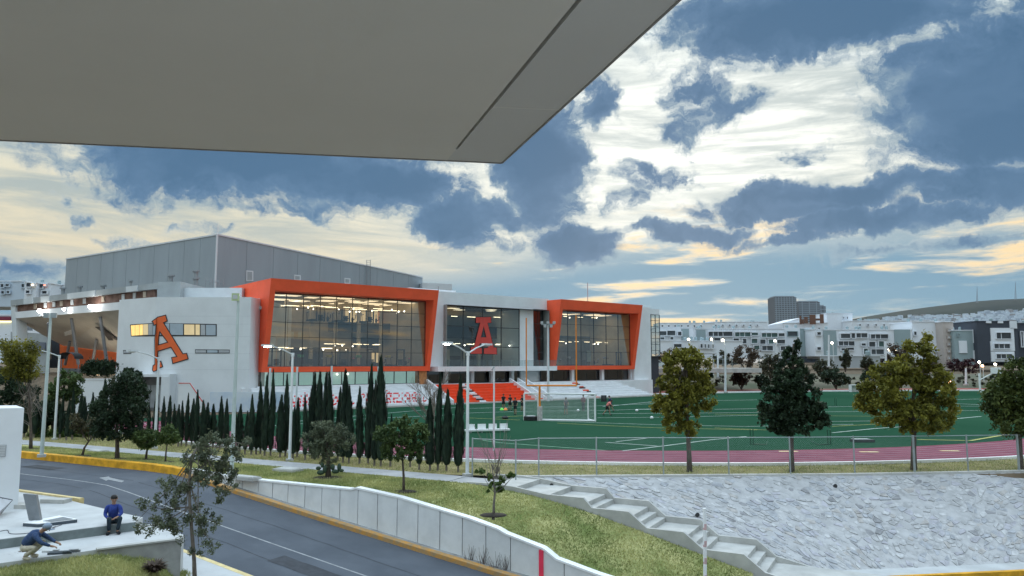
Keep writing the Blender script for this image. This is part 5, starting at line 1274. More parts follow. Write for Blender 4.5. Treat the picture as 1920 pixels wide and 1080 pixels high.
# towers far off
M_tow = mat('tower_grey', (.14, .15, .165), .7, .1, .02, coord='World', stretch=(1, 1, .3)); M_tow2 = mat('tower_band', (.30, .335, .37), .7, .05, .02, coord='World')
def tower(lab, Y, px0, px1, py0, py1, nv, nh):
    a, b = atY(px0, py0, Y), atY(px1, py0, Y); lo = atY(px0, py1, Y).z; t = thing('high_rise_tower', lab, 'building', ((a.x + b.x) / 2, Y, lo), 'far towers')
    mb = MB(); mb.box(((a.x + b.x) / 2, Y + 12, (a.z + lo) / 2), (b.x - a.x, 24, a.z - lo)); mb.build('wall', M_tow, t)
    for k in range(nv): x = a.x + (b.x - a.x) * (k + .5) / nv; mb = MB(); mb.box((x, Y - .3, (a.z + lo) / 2), (.7, .5, a.z - lo)); mb.build('pier', M_tow2, t)
    for k in range(nh): z_ = lo + (a.z - lo) * (k + 1) / (nh + 1); mb = MB(); mb.box(((a.x + b.x) / 2, Y - .15, z_), (b.x - a.x, .4, .9)); mb.build('floor_band', M_tow2, t)
    mb = MB(); mb.box(((a.x + b.x) / 2, Y + 12, a.z + .8), (b.x - a.x - 3, 20, 1.6)); mb.build('roof_deck', M_tow2, t)
tower('taller slate grey high-rise tower on the skyline', 900, 1452, 1493, 557, 640, 8, 22)
tower('lower slate grey high-rise tower right of the taller one', 950, 1497, 1537, 566, 640, 3, 18); tower('small green grey tower stub behind the lower high-rise', 980, 1536, 1548, 574, 640, 2, 10)
# left background apartments
block('white apartment block far left with small square windows', 210, -60, 47, 528, 575, mat('apartment_bluewhite', (.50, .58, .66), .8, .05, .05, coord='World'), [(4, 9, 533, 539), (13, 19, 533, 537), (43, 48, 533, 539), (5, 10, 546, 551), (15, 20, 546, 550)], group='apartment blocks behind the auditorium')
M_lamp = emat('far_lit_window', (1.0, .75, .4), 4.0)
block('stepped white block with lit balconies far left', 205, 47, 68, 531, 575, M_apw, [(52, 59, 531, 538, M_apd), (61, 66, 533, 536, M_lamp), (51, 58, 545, 550, M_apd)], [], 10, group='apartment blocks behind the auditorium')
block('small white block with dark balcony openings left of the grey hall', 207, 70, 96, 532, 575, M_apw, [(74, 82, 533, 540, M_apd), (84, 88, 534, 536, mat('far_red_light', (.6, .1, .05), .5, 0, emit=(1, .2, .1), estr=3)), (81, 90, 546, 551, M_apd)], [], 10, group='apartment blocks behind the auditorium')
block('pale low block just left of the grey hall', 212, 95, 130, 534, 575, M_apw, (), [], 10, group='apartment blocks behind the auditorium')
block('low shop front with a dark red band at the left edge', 150, -60, 24, 592, 640, M_apw, (), [(-60, 21, 594, 601, mat('maroon_band', (.20, .03, .06), .6, .05)), (-60, 21, 602, 604.5, mat('lit_sign_strip', (.8, .7, .3), .5, 0, emit=(1, .9, .45), estr=1.2))], 10, name='shop_building', group=None)
# hill and the mass of houses climbing it
hp = [(1560, 604), (1600, 598), (1640, 591), (1690, 583), (1740, 576), (1790, 570), (1830, 565), (1870, 562), (1920, 560), (1990, 561), (2100, 566), (2300, 580), (2600, 604)]
rows_ = []
for px, py in hp:
    top_ = atY(px, py, 4200); col = []
    for k in range(9):
        f = k / 8; p = Vector((top_.x, top_.y - (1 - f) * 1500, 3 + (top_.z - 3) * f ** 1.15)); p.z += 5 * noise.noise(p * .006) * (f < .99); col.append(p)
    col.append(Vector((top_.x, top_.y + 1200, 0))); rows_.append(col)
M_hill = mat('hill_scrub', (.016, .021, .014), .95, 0, .004, coord='World', col2=(.028, .034, .022), detail=8)
tag(MB().grid(rows_).build('hill', M_hill, None, True), kind='structure')
for px, py0, py1 in ((1832, 566, 538), (1904, 561, 528)):
    a, b = atY(px, py0, 4150), atY(px, py1, 4150); mt = thing('radio_mast', 'thin lattice radio mast on the hill, %s of the two' % ('left' if px < 1850 else 'right'), 'mast', a, 'masts on the hill'); mb = MB()
    mb.tube([a + Vector((-4, 0, -6)), b], [1.6, .5], 4); mb.tube([a + Vector((4, 0, -6)), b], [1.6, .5], 4)
    for k in range(6): z_ = a.z + (b.z - a.z) * k / 6; w_ = 4 * (1 - k / 6); mb.tube([(a.x - w_, a.y, z_), (a.x + w_, a.y, z_)], .5, 4)
    mb.build('lattice', mat('mast_steel', (.25, .25, .27), .6, 0), mt)
rs = random.Random(77); hv = {0: MB(), 1: MB(), 2: MB()}
for k in range(1500):
    px = rs.uniform(1590, 1990); f = rs.random(); Y = 500 + f * 1900
    ylo = 640; yhi = interp([1590, 1640, 1700, 1760, 1800, 1860, 1920, 1990], [606, 597, 592, 591, 590, 584, 580, 578], px)
    py = ylo + (yhi - ylo) * f + rs.uniform(-1.5, 1.5); p = atY(px, py, Y); s = (4.5 + 5 * f) * rs.uniform(.7, 1.5); h = (4 + 3.5 * f) * rs.uniform(.7, 1.5)
    hv[rs.choices((0, 1, 2), (60, 28, 12))[0]].box((p.x, p.y, p.z - h / 2), (s, s, h * 1.6), rs.uniform(-.3, .3))
for k, m in enumerate((mat('house_white', (.55, .60, .66), .8, .1, .01, coord='World'), mat('house_grey', (.38, .42, .48), .8, .1, .01, coord='World'), mat('house_tan', (.33, .31, .31), .8, .1, .01, coord='World'))):
    o = hv[k].build('hillside_houses', m); tag(o, ('far mass of pale houses climbing the hillside', 'far grey houses scattered in the hillside town', 'far brownish houses scattered in the hillside town')[k], 'houses', kind='stuff')
# terrain under the hillside town
mb = MB(); mb.grid([[atY(px, (642 + (interp([1500, 1590, 1640, 1700, 1760, 1860, 1920, 2300], [612, 606, 599, 594, 593, 586, 582, 585], px) - 642) * f) + 2.2, 480 + f * 2000) for f in (0, .2, .4, .6, .8, 1)] for px in (1500, 1590, 1640, 1700, 1760, 1860, 1920, 2100, 2300)]); tag(mb.build('hillside', mat('hillside_soil', (.30, .32, .33), .95, 0, .01, coord='World', col2=(.16, .19, .17)), None, True), kind='structure')
# ================================================================== vegetation
M_bark = mat('bark', (.10, .08, .065), .9, .3, 6, .6, 30); M_barkp = mat('pale_bark', (.20, .175, .15), .9, .25, 6, .5, 30)
L_olive = leafmat('leaves_olive', (.035, .045, .008), (.32, .30, .05), 1.3, .4); L_dark = leafmat('leaves_dark_green', (.010, .022, .012), (.042, .072, .034), 1.2, .2)
L_mid = leafmat('leaves_mid_green', (.028, .060, .020), (.12, .17, .055), 1.4); L_grey = leafmat('leaves_grey_green', (.045, .065, .042), (.21, .24, .15), 2.0); L_cyp = leafmat('leaves_cypress', (.006, .016, .012), (.030, .055, .034), 1.6, .1)
L_brt = leafmat('leaves_bright_green', (.035, .075, .018), (.14, .20, .05), 2.5); L_brown = leafmat('leaves_brown', (.05, .035, .025), (.13, .09, .06), .8); L_maroon = leafmat('leaves_maroon', (.03, .012, .016), (.08, .03, .035), .8); L_scrub = leafmat('leaves_scrub', (.03, .038, .022), (.10, .10, .06), .5)

def leafcloud(blobs, n, size, seed, clump=.5, shell=.45, elong=1.6, up=.25):
    """blobs: (centre, (rx, ry, rz)); leaves gather in clumps spread through each ellipsoid"""
    rs = np.random.RandomState(seed); vol = np.array([b[1][0] * b[1][1] * b[1][2] for b in blobs]) ** .75; vol /= vol.sum(); C = []
    ncl = max(6, int(n / 52))
    for b, v in zip(blobs, vol):
        k = max(2, int(ncl * v)); d = rs.normal(size=(k, 3)); d /= np.linalg.norm(d, axis=1)[:, None]; r = rs.uniform(shell, 1, k) ** .6
        C.append(np.array(b[0])[None] + d * r[:, None] * np.array(b[1])[None])
    C = np.concatenate(C); cs = clump * np.mean([min(b[1]) for b in blobs]); idx = rs.randint(0, len(C), n)
    P = C[idx] + rs.normal(size=(n, 3)) * cs * rs.uniform(.3, .55, len(C))[idx][:, None]
    a = rs.normal(size=(n, 3)); a /= np.linalg.norm(a, axis=1)[:, None]; b_ = rs.normal(size=(n, 3)); b_[:, 2] *= .6; b_ -= a * (a * b_).sum(1)[:, None]; b_ /= np.linalg.norm(b_, axis=1)[:, None]
    s = size * rs.uniform(.6, 1.35, n)[:, None]; a = a * s * elong; b_ = b_ * s
    v = np.stack([P - a, P - b_ * .8, P + a, P + b_ * .8], 1).reshape(-1, 3); return v, np.arange(4 * n).reshape(-1, 4), C
def pxblobs(bl, Y, depth=.8, seed=0):
    rs = random.Random(seed); out = []
    for px, py, rx, ry in bl:
        k = Y / FPX; c = atY(px, py, Y + rs.uniform(-.3, .3) * rx * k); out.append((c[:], (rx * k, max(rx, ry) * k * depth, ry * k)))
    return out
def tree(name, lab, base, trunk, blobs, n, size, lm, bm_=None, r0=.11, group=None, seed=1, depth=.8, limbs=6, clump=.5, twigs=0, cat='tree'):
    """base point, trunk as (px, py) list above it, crown as ellipses on the photograph at the base's distance"""
    t = thing(name, lab, cat, base, group); Y = base.y; pts = [base - Vector((0, 0, .15))] + [atY(a, b, Y) for a, b in trunk]
    n_ = len(pts); rad = [r0 * (1.15 if i == 0 else 1) * (1 - .62 * i / (n_ - 1)) for i in range(n_)]
    mb = MB().tube(pts, rad, 8); BL = pxblobs(blobs, Y, depth, seed); v, f, C = leafcloud(BL, n, size, seed, clump)
    rs = random.Random(seed); tops = pts[max(1, n_ // 2):]
    for b in BL[:limbs]:
        s_ = rs.choice(tops); e = Vector(b[0]); m = s_.lerp(e, .5) + Vector((0, 0, -.08 * (e - s_).length)); mb.tube([s_, m, e], [rad[-1] * .8, rad[-1] * .55, rad[-1] * .25], 5)
    for k in range(twigs):
        e = Vector(C[rs.randrange(len(C))]); s_ = min((Vector(b[0]) for b in BL), key=lambda q: (q - e).length); mb.tube([s_, s_.lerp(e, .5) + Vector((0, 0, -.03)), e], [rad[-1] * .3, rad[-1] * .2, .006], 4)
    mb.build('trunk', bm_ or M_bark, t, True); bulk('crown', v, f, lm, t); return t
def soil_ring(p, r): MB().ellipsoid((p.x, p.y, p.z + .005), (r, r * .7, .06), 14, 6).build('soil_patch', M_soil, None)['kind'] = 'structure'
M_soil = mat('dark_soil', (.035, .028, .022), .95, .3, 3)

# four trees on the verge at right
TR = 'trees on the verge behind the fence'
tree('verge_tree', 'olive green tree with open layered crown, leftmost on the verge behind the fence', G(1293, 885), [(1292, 850), (1290, 815), (1288, 770), (1287, 720), (1288, 680)], [(1275, 685, 34, 28), (1308, 690, 26, 26), (1290, 668, 26, 18), (1263, 722, 32, 22), (1312, 730, 28, 22), (1255, 770, 34, 24), (1290, 762, 30, 18), (1322, 748, 20, 20), (1262, 798, 26, 16), (1292, 800, 24, 16), (1245, 760, 22, 18), (1285, 735, 30, 20)], 15000, .052, L_olive, group=TR, seed=11, r0=.13, limbs=12, clump=.36)
tree('conifer_tree', 'dark almost black conical evergreen on the verge behind the fence', G(1485, 885), [(1484, 850), (1484, 800), (1485, 740), (1487, 680), (1488, 645)], [(1489, 648, 8, 16), (1488, 668, 17, 18), (1482, 690, 26, 20), (1478, 712, 34, 20), (1502, 708, 22, 18), (1466, 738, 38, 20), (1500, 735, 36, 20), (1452, 766, 30, 26), (1490, 765, 46, 26), (1526, 768, 30, 22), (1448, 790, 24, 16), (1488, 798, 48, 18), (1538, 786, 20, 14), (1475, 775, 44, 26)], 22000, .06, L_dark, group=TR, seed=12, r0=.13, limbs=8, clump=.32)
tree('verge_tree', 'broad yellow-green bushy tree with two upright tips on the verge behind the fence', G(1713, 882), [(1713, 845), (1714, 805), (1712, 750), (1715, 700)], [(1736, 645, 18, 20), (1738, 668, 20, 22), (1700, 655, 14, 20), (1704, 690, 36, 24), (1670, 700, 40, 24), (1745, 700, 36, 26), (1650, 735, 40, 26), (1640, 755, 34, 22), (1700, 735, 56, 34), (1760, 735, 34, 30), (1770, 770, 24, 26), (1715, 780, 56, 28), (1668, 780, 30, 22), (1740, 790, 44, 22)], 24000, .058, L_olive, group=TR, seed=13, r0=.15, limbs=10, clump=.34)
tree('verge_tree', 'dark green round tree cut by the right edge, behind the fence', G(1914, 880), [(1913, 850), (1912, 810), (1912, 760), (1914, 710)], [(1912, 700, 34, 28), (1890, 735, 40, 28), (1930, 740, 50, 40), (1875, 765, 34, 26), (1905, 790, 46, 24), (1950, 780, 50, 30), (1868, 750, 26, 22)], 17000, .058, leafmat('leaves_deep_green', (.020, .040, .012), (.13, .16, .04), 1.2), group=TR, seed=14, r0=.13, limbs=7, clump=.34)
# foreground tree at lower left
b = G(366, 1105, -1.75); b = atY(366, 1092, 20.5)
tree('foreground_tree', 'slender young tree with sparse drooping leaf clumps in front of the road', b, [(364, 1050), (360, 1000), (356, 950), (355, 900), (360, 860), (372, 835)],
     [(405, 838, 40, 22), (372, 850, 30, 22), (430, 865, 24, 26), (395, 885, 36, 26), (425, 905, 24, 26), (360, 900, 26, 22), (320, 915, 26, 22), (345, 930, 26, 24), (310, 945, 24, 18), (270, 948, 14, 12), (330, 975, 26, 16), (300, 985, 28, 18), (258, 975, 9, 10), (265, 990, 12, 8), (375, 965, 24, 18), (385, 990, 20, 16), (340, 1002, 16, 12), (400, 1022, 18, 12), (372, 1028, 14, 10), (418, 935, 12, 14), (448, 830, 20, 16), (405, 980, 10, 8)], 10500, .025, L_grey, M_barkp, .06, None, 21, .9, 22, .5, 90)
# young trees on the lawn
def lawnp(px, py):
    p = G(px, py); 
    for _ in range(6):
        t, n = tn(p); n0, _z = lawn_near(t); z_ = lawn_z(t, min(1, max(0, (n - n0) / (near_n - n0)))); p = G(px, py, z_)
    return p
LT_ = 'small trees on the lawn'
p = lawnp(757, 922); soil_ring(p, .55); tree('lawn_tree', 'small round-crowned green tree on a thin trunk above the retaining wall', p, [(757, 895), (755, 865), (752, 840), (748, 815)], [(748, 810, 38, 22), (722, 825, 22, 18), (780, 820, 24, 24), (762, 795, 26, 14), (745, 845, 34, 16), (775, 845, 22, 14), (715, 815, 14, 12), (790, 805, 12, 16)], 9000, .042, L_mid, group=LT_, seed=31, r0=.06, limbs=8, clump=.36)
p = lawnp(925, 966); soil_ring(p, .5); tree('lawn_tree', 'tiny sapling with bright green leaves at the foot of its bare twigs beside the stairs', p, [(926, 945), (928, 925), (926, 900), (922, 870)], [(905, 890, 16, 10), (930, 900, 18, 10), (955, 900, 14, 10), (925, 915, 20, 8), (945, 912, 14, 8), (962, 893, 8, 8), (898, 882, 8, 6)], 1500, .034, L_brt, M_barkp, .05, LT_, 32, .9, 7, .4)
t_ = [o for o in COL.objects if o.name.startswith('lawn_tree')][-1]
mb = MB(); random.seed(3)
for k in range(18):
    s_ = atY(926 + random.uniform(-10, 14), 890 + random.uniform(-8, 12), p.y); e = atY(922 + random.uniform(-38, 40), 880 - random.uniform(30, 95), p.y) + Vector((0, random.uniform(-.4, .4), 0)); mb.tube([s_, s_.lerp(e, .5) + Vector((random.uniform(-.08, .08), 0, 0)), e], [.011, .008, .004], 4)
mb.build('bare_twigs', M_barkp, t_)
p = lawnp(615, 896); soil_ring(p, .75); tree('mesquite_tree', 'grey-green feathery tree with cactus pads at its foot on the lawn', p, [(616, 870), (615, 850), (612, 830)], [(615, 815, 34, 22), (590, 825, 24, 18), (640, 822, 24, 20), (605, 800, 22, 10), (630, 800, 20, 10), (610, 845, 30, 14), (640, 842, 16, 12), (585, 845, 14, 12), (615, 865, 16, 12)], 9000, .030, L_grey, M_bark, .13, LT_, 33, .8, 8, .4, 40)
t_ = [o for o in COL.objects if o.name.startswith('mesquite_tree')][-1]
M_cac = mat('cactus_green', (.035, .065, .04), .7, .2, 6)
for k, (px, py, rx, ry) in enumerate(((601, 886, 7, 4.5), (609, 880, 4, 7), (629, 884, 7, 4), (636, 876, 4, 7), (597, 878, 5, 3.5), (640, 882, 5, 3), (604, 872, 3, 5), (624, 876, 4, 6))):
    c_ = atY(px, py, p.y - .2); q = p.y / FPX; MB().ellipsoid(c_, (rx * q, .07, ry * q), 10, 6).build('cactus_pad', M_cac, t_, True)
def simple_lawn_tree(px, py, tr, bl, n, lab, lm, seed, nm='lawn_tree', r0=.07, size=.045, **k): 
    q = lawnp(px, py); soil_ring(q, .5); return tree(nm, lab, q, tr, bl, n, size, lm, group=LT_, seed=seed, r0=r0, **k)
simple_lawn_tree(220, 861, [(220, 840), (219, 810), (220, 770), (222, 730)], [(218, 800, 42, 24), (240, 770, 32, 30), (205, 770, 34, 28), (222, 735, 30, 26), (240, 715, 22, 20), (195, 800, 24, 18), (245, 800, 18, 20), (212, 745, 26, 24), (258, 760, 14, 20)], 15000, 'tall dense dark green tree on the lawn left of the white corner building', L_dark, 41, r0=.12, clump=.34, limbs=8)
simple_lawn_tree(153, 855, [(158, 840), (166, 828), (175, 818)], [(165, 795, 22, 12), (145, 790, 16, 12), (180, 805, 16, 10), (150, 805, 16, 8)], 1700, 'small crooked tree with thin brownish crown leaning right on the lawn', leafmat('leaves_olive_brown', (.045, .042, .02), (.12, .11, .06), 1.5), 42, twigs=30)
simple_lawn_tree(273, 863, [(275, 848), (278, 835), (274, 820)], [(272, 820, 22, 14), (258, 815, 14, 12), (288, 822, 14, 12), (275, 832, 18, 8)], 4200, 'small dense green tree with forked trunk beside the lamp post on the lawn', L_mid, 43)
simple_lawn_tree(310, 867, [(311, 850), (313, 835), (312, 820)], [(312, 815, 20, 14), (326, 820, 12, 10), (300, 822, 12, 10), (318, 805, 12, 8)], 3600, 'small green tree on a thin stem right of the forked one on the lawn', L_mid, 44, r0=.05)
simple_lawn_tree(58, 843, [(58, 820), (57, 790), (55, 750), (54, 720)], [(40, 665, 30, 26), (50, 690, 28, 24), (30, 690, 26, 24), (58, 650, 14, 14), (20, 655, 24, 20)], 7000, 'tall thin tree with olive crown at left, beside the floodlight pole', L_olive, 45, r0=.1, limbs=5)
t_ = [o for o in COL.objects if o.name.startswith('lawn_tree')][-1]; q = t_.location; mb = MB(); random.seed(6)
for k in range(46):
    s_ = atY(56, random.uniform(720, 800), q.y); e = atY(56 + random.uniform(-34, 38), random.uniform(690, 790), q.y + random.uniform(-.8, .8)); mb.tube([s_, s_.lerp(e, .5), e], [.02, .013, .005], 4)
mb.build('bare_twigs', M_barkp, t_)
# trees behind the walk at far left
def back_tree(px, py, tr, bl, n, lab, lm, seed, r0=.12, size=.07): return tree('garden_tree', lab, G(px, py), tr, bl, n, size, lm, group='garden trees below the auditorium', seed=seed, r0=r0, clump=.36, limbs=5)
back_tree(118, 815, [(118, 780), (119, 740), (120, 715)], [(120, 725, 26, 22), (135, 740, 18, 18), (110, 745, 22, 20), (125, 705, 18, 12), (140, 715, 14, 14)], 6000, 'loose green tree behind the walk, left of the white garden wall', L_mid, 51)
back_tree(20, 812, [(20, 770), (22, 740)], [(10, 720, 30, 24), (36, 745, 24, 20), (8, 760, 30, 24), (60, 770, 22, 16), (50, 735, 20, 14)], 6000, 'dark rounded tree behind the walk at the left edge', L_dark, 52)
back_tree(100, 818, [(98, 790), (97, 770)], [(90, 775, 26, 22), (75, 790, 22, 18), (110, 785, 20, 18)], 4500, 'low dark tree behind the walk between the two left poles', L_dark, 53)
back_tree(250, 822, [(250, 790), (251, 750), (250, 720)], [(250, 715, 22, 22), (262, 740, 14, 20), (245, 700, 18, 12), (240, 740, 20, 20)], 5200, 'dark tree behind the walk beside the entrance of the white wing', L_dark, 54)
# bare tree beyond the cypresses
bt = G(812, 868); t_ = thing('bare_tree', 'leafless grey tree with fine upward twigs standing among the right-hand cypresses', 'tree', bt); mb = MB(); random.seed(17)
mb.tube([bt, atY(812, 840, bt.y), atY(811, 800, bt.y), atY(814, 765, bt.y), atY(815, 735, bt.y)], [.11, .10, .085, .06, .03], 7)
def branch(s_, d, L, r, lev):
    m = s_ + d * L * .5 + Vector((random.uniform(-.06, .06), random.uniform(-.06, .06), 0)) * L; e = s_ + d * L + Vector((0, 0, .12 * L)); mb.tube([s_, m, e], [r, r * .75, r * .45], 4)
    if lev:
        for k in range(5 if lev > 1 else 4):
            f = random.uniform(.35, 1); nd = (d + Vector((random.uniform(-.7, .7), random.uniform(-.7, .7), random.uniform(-.1, .6)))).normalized(); branch(s_.lerp(e, f), nd, L * random.uniform(.45, .7), r * .5, lev - 1)
for k in range(11):
    s_ = atY(812.5, 800 - k * 6.2, bt.y); a = random.uniform(0, 2 * PI); branch(s_, Vector((math.cos(a), math.sin(a), .75)).normalized(), random.uniform(.85, 1.5) * (1 - k * .035), .026, 3)
mb.build('branches', M_barkp, t_)

# cypress row behind the walk
CY = [(277, 761), (290, 730), (305, 747), (315, 746), (325, 761), (334, 762), (340, 755), (349, 742), (359, 751), (368, 736), (380, 755), (387, 759), (399, 761), (412, 748), (424, 752), (437, 765), (449, 762), (459, 774), (471, 745), (480, 759), (488, 721), (496, 711), (507, 701), (525, 746), (535, 709), (549, 767), (557, 750), (572, 745), (585, 706), (597, 705), (606, 706), (617, 706), (633, 732), (643, 701), (654, 730), (674, 732), (690, 691), (702, 720), (714, 676), (732, 781), (769, 838), (786, 832), (806, 752), (821, 709), (837, 736), (859, 712)]
CYL = [(45, 745), (63, 738), (80, 752), (112, 742), (124, 750), (135, 730), (149, 737), (156, 747), (170, 740), (177, 750), (184, 740), (191, 715), (203, 752), (262, 750)]
def cyp_mesh(seed, n=1500):
    rs = np.random.RandomState(seed); z = rs.uniform(.02, 1, n) ** .92; prof = np.interp(z, [0, .04, .15, .4, .65, .85, 1], [.35, .75, 1, .95, .72, .36, .03])
    a = rs.uniform(0, 2 * PI, n); lump = 1 + .18 * np.sin(a * 2 + z * 9 + seed) + .16 * np.sin(a * 3 - z * 23 + seed * 2) + .12 * np.sin(z * 47 + seed * 5 + a); r = prof * lump * rs.uniform(.55, 1.06, n)
    wob = .22 * np.sin(z * 5 + seed) * z; P = np.stack([np.cos(a) * r + wob, np.sin(a) * r, z], 1); d = np.stack([np.cos(a) * .2, np.sin(a) * .2, 0 * a], 1) * rs.uniform(.2, 1.3, n)[:, None]
    t = np.stack([-np.sin(a), np.cos(a), 0 * a], 1); w = .15 * rs.uniform(.6, 1.3, n)[:, None]; h = np.stack([0 * a, 0 * a, .065 * rs.uniform(.5, 1.4, n)], 1)
    tip = P + d + h; v = np.stack([P - h * .4, P + t * w + d * .3, tip, P - t * w + d * .3], 1).reshape(-1, 3)
    # dense inner body so that the shrub is not see-through
    zz = np.linspace(0.01, .97, 16); pr = np.interp(zz, [0, .04, .15, .4, .65, .85, 1], [.3, .6, .8, .76, .56, .26, .02]); vi = []; fi = []
    for i in range(16):
        for k in range(8): an = 2 * PI * k / 8; vi.append((math.cos(an) * pr[i] + .22 * math.sin(zz[i] * 5 + seed) * zz[i], math.sin(an) * pr[i], zz[i]))
    for i in range(15):
        for k in range(8): fi.append((i * 8 + k, i * 8 + (k + 1) % 8, (i + 1) * 8 + (k + 1) % 8, (i + 1) * 8 + k))
    V_ = np.concatenate([v, np.array(vi)]); F_ = np.concatenate([np.arange(4 * n).reshape(-1, 4), np.array(fi) + 4 * n])
    me_o = bulk('foliage', V_, F_, L_cyp); me = me_o.data; bpy.data.objects.remove(me_o); return me
CM = [cyp_mesh(60 + k) for k in range(6)]; TM = MB().tube([(0, 0, -.3), (0, 0, 1.0)], [.06, .05], 6).mesh('trunk', M_barkp)
def cypress(px, py_top, base, lab, k, grp):
    top = atY(px, py_top, base.y).z; h = top - .28; rs = random.Random(int(px * 3)); w = (.10 + .031 * h) * rs.uniform(.75, 1.3)
    t = thing('cypress', lab, 'tree', base, grp)
    o = put('crown', CM[k % 6], t, False); o.location = (0, 0, .28); o.scale = (w, w, h); o.rotation_euler = (rs.uniform(-.02, .02), rs.uniform(-.03, .03), rs.uniform(0, 6))
    o = put('trunk', TM, t, False); o.scale = (1, 1, min(1, h * .5))
rcount = len(CY)
for i, (px, py) in enumerate(sorted(CY, reverse=True)):
    yb = interp([277, 350, 459, 540, 700, 860], [830, 838, 851, 859, 873, 886], px) + random.Random(px).uniform(-3, 2)
    cypress(px, py, G(px, yb), 'slender dark cypress, %s from the right in the row behind the walk' % ORD[i] if i else 'slender dark cypress at the right end of the row, beside the double lamp post', i, 'cypresses behind the walk')
for i, (px, py) in enumerate(sorted(CYL)):
    cypress(px, py, G(px, 822 + random.Random(px).uniform(-4, 5)), 'slender dark cypress, %s from the left below the auditorium' % ORD[i] if i else 'slender dark cypress nearest the left edge below the auditorium', i + 2, 'cypresses below the auditorium')
# low hedges
def hedge(lab, px0, px1, y0, y1, Y, lm, n, seed):
    a, b = atY(px0, y0, Y), atY(px1, y0, Y); lo = atY(px0, y1, Y).z; t = thing('hedge', lab, 'hedge', ((a.x + b.x) / 2, Y, lo)); k = max(2, int((b.x - a.x) / 1.2)); h = (a.z - lo)
    bl = [((a.x + (b.x - a.x) * (i + .5) / k, Y, lo + h * .5), ((b.x - a.x) / k * .75, .7, h * .55)) for i in range(k)]; v, f, _ = leafcloud(bl, n, .09, seed, .5); bulk('foliage', v, f, lm, t)
    mb = MB(); mb.box(((a.x + b.x) / 2, Y, lo + h * .42), (b.x - a.x - .3, .7, h * .75)); mb.build('stems', L_dark, t)
hedge('clipped dark hedge in front of the orange wall under the auditorium', 160, 214, 677, 703, 84, L_dark, 4000, 71)
hedge('low bright green hedge behind the walk at left', 62, 215, 806, 822, 54, L_brt, 6000, 72)
hedge('low dark hedge at the left edge below the shop front', -30, 60, 690, 716, 82, L_dark, 4000, 73)
# bushes and small trees on the bank beyond the field
BS = [(1255, 668, 26, 14, 170, L_brown, 'brown bush at the gym end wall, left of the olive verge tree'), (1398, 668, 26, 18, 165, L_brown, 'rusty brown bushy tree behind the two tall white poles'), (1360, 672, 22, 12, 172, L_scrub, 'grey-green bush behind the far fence, left of the rusty tree'), (1446, 685, 18, 22, 150, L_scrub, 'tall grey-green bush left of the dark conifer'), (1428, 715, 12, 10, 142, L_dark, 'small dark bush on the bank above the red run-off'), (1390, 707, 16, 14, 146, L_brown, 'leafless-looking brown shrub on the bank left of centre'),
      (1548, 690, 22, 14, 152, L_scrub, 'grey scrub just right of the dark conifer, upper one'), (1568, 707, 26, 14, 146, L_dark, 'dark green scrub on the bank right of the dark conifer'), (1585, 672, 8, 16, 155, L_scrub, 'thin young tree before the concrete boundary wall'), (1640, 705, 26, 12, 148, L_dark, 'dark scrub on the bank left of the yellow-green verge tree'), (1626, 680, 10, 12, 154, L_scrub, 'pale thin shrub before the concrete wall, right one'), (1682, 662, 20, 18, 168, L_brown, 'brown tree seen over the left shoulder of the yellow-green tree'),
      (1808, 684, 28, 12, 170, L_maroon, 'dark maroon tree in front of the tan tower'), (1500, 700, 20, 14, 150, L_scrub, 'scrub hidden partly by the dark conifer'), (1880, 704, 20, 10, 160, L_dark, 'dark bush near the right edge below the charcoal blocks'), (1290, 695, 22, 10, 150, L_scrub, 'low scrub behind the olive verge tree'), (1320, 700, 16, 8, 150, L_dark, 'low dark shrub left of the tall white poles')]
for k, (px, py, rx, ry, Y, lm, lab) in enumerate(BS):
    lo = atY(px, py + ry * 1.3, Y); t = thing('bush', lab, 'bush', lo, 'bushes on the far bank'); v, f, C = leafcloud(pxblobs([(px, py, rx, ry), (px - rx * .45, py + ry * .3, rx * .6, ry * .7), (px + rx * .45, py + ry * .25, rx * .6, ry * .7)], Y, .8, k), 1500, .17, 200 + k, .5); bulk('foliage', v, f, lm, t)
    mb = MB(); random.seed(k)
    for j in range(5): e = Vector(C[random.randrange(len(C))]); mb.tube([lo + Vector((0, 0, -.5)), lo.lerp(e, .5), e], [.12, .08, .03], 4)
    mb.build('stem', M_bark, t)
# leafless shrubs on the gutter strip at the wall's foot
for k, (px, py, h) in enumerate(((880, 1066, 46), (905, 1070, 50), (928, 1076, 44), (945, 1080, 50))):
    base = V(px, py, R(0, .33), U); t = thing('bare_shrub', ('leftmost', 'second', 'third', 'rightmost')[k] + ' of the leafless shrubs growing at the foot of the retaining wall', 'shrub', base, 'leafless shrubs at the wall'); mb = MB(); random.seed(30 + k)
    for j in range(14): e = atY(px + random.uniform(-13, 13), py - h * random.uniform(.5, 1), base.y - .1); m = base.lerp(e, .5) + Vector((random.uniform(-.06, .06), 0, 0)); mb.tube([base - Vector((0, 0, .1)), m, e], [.011, .008, .004], 4)
    mb.build('stems', mat('grey_twig', (.17, .155, .15), .9, .2), t)

# scrub covering the bank as one mass
fa, fb = farline(14, .7), farline(46, 1.9); rs_ = random.Random(5); bl = []
for k in range(150):
    u_ = rs_.random() * (len(fa) - 1.01); i = int(u_); p = fa[i].lerp(fa[i + 1], u_ - i).lerp(fb[i].lerp(fb[i + 1], u_ - i), rs_.random() ** 1.2); r_ = rs_.uniform(.5, 1.5); bl.append(((p.x, p.y, p.z + r_ * .25), (r_ * 1.5, r_, r_ * .6)))
v, f, _ = leafcloud(bl, 16000, .16, 99, .5); tag(bulk('bank_scrub', v, f, leafmat('leaves_bank_scrub', (.035, .040, .026), (.12, .105, .07), .15)), 'low grey-green scrub and dry weeds covering the far bank', 'scrub', kind='stuff')
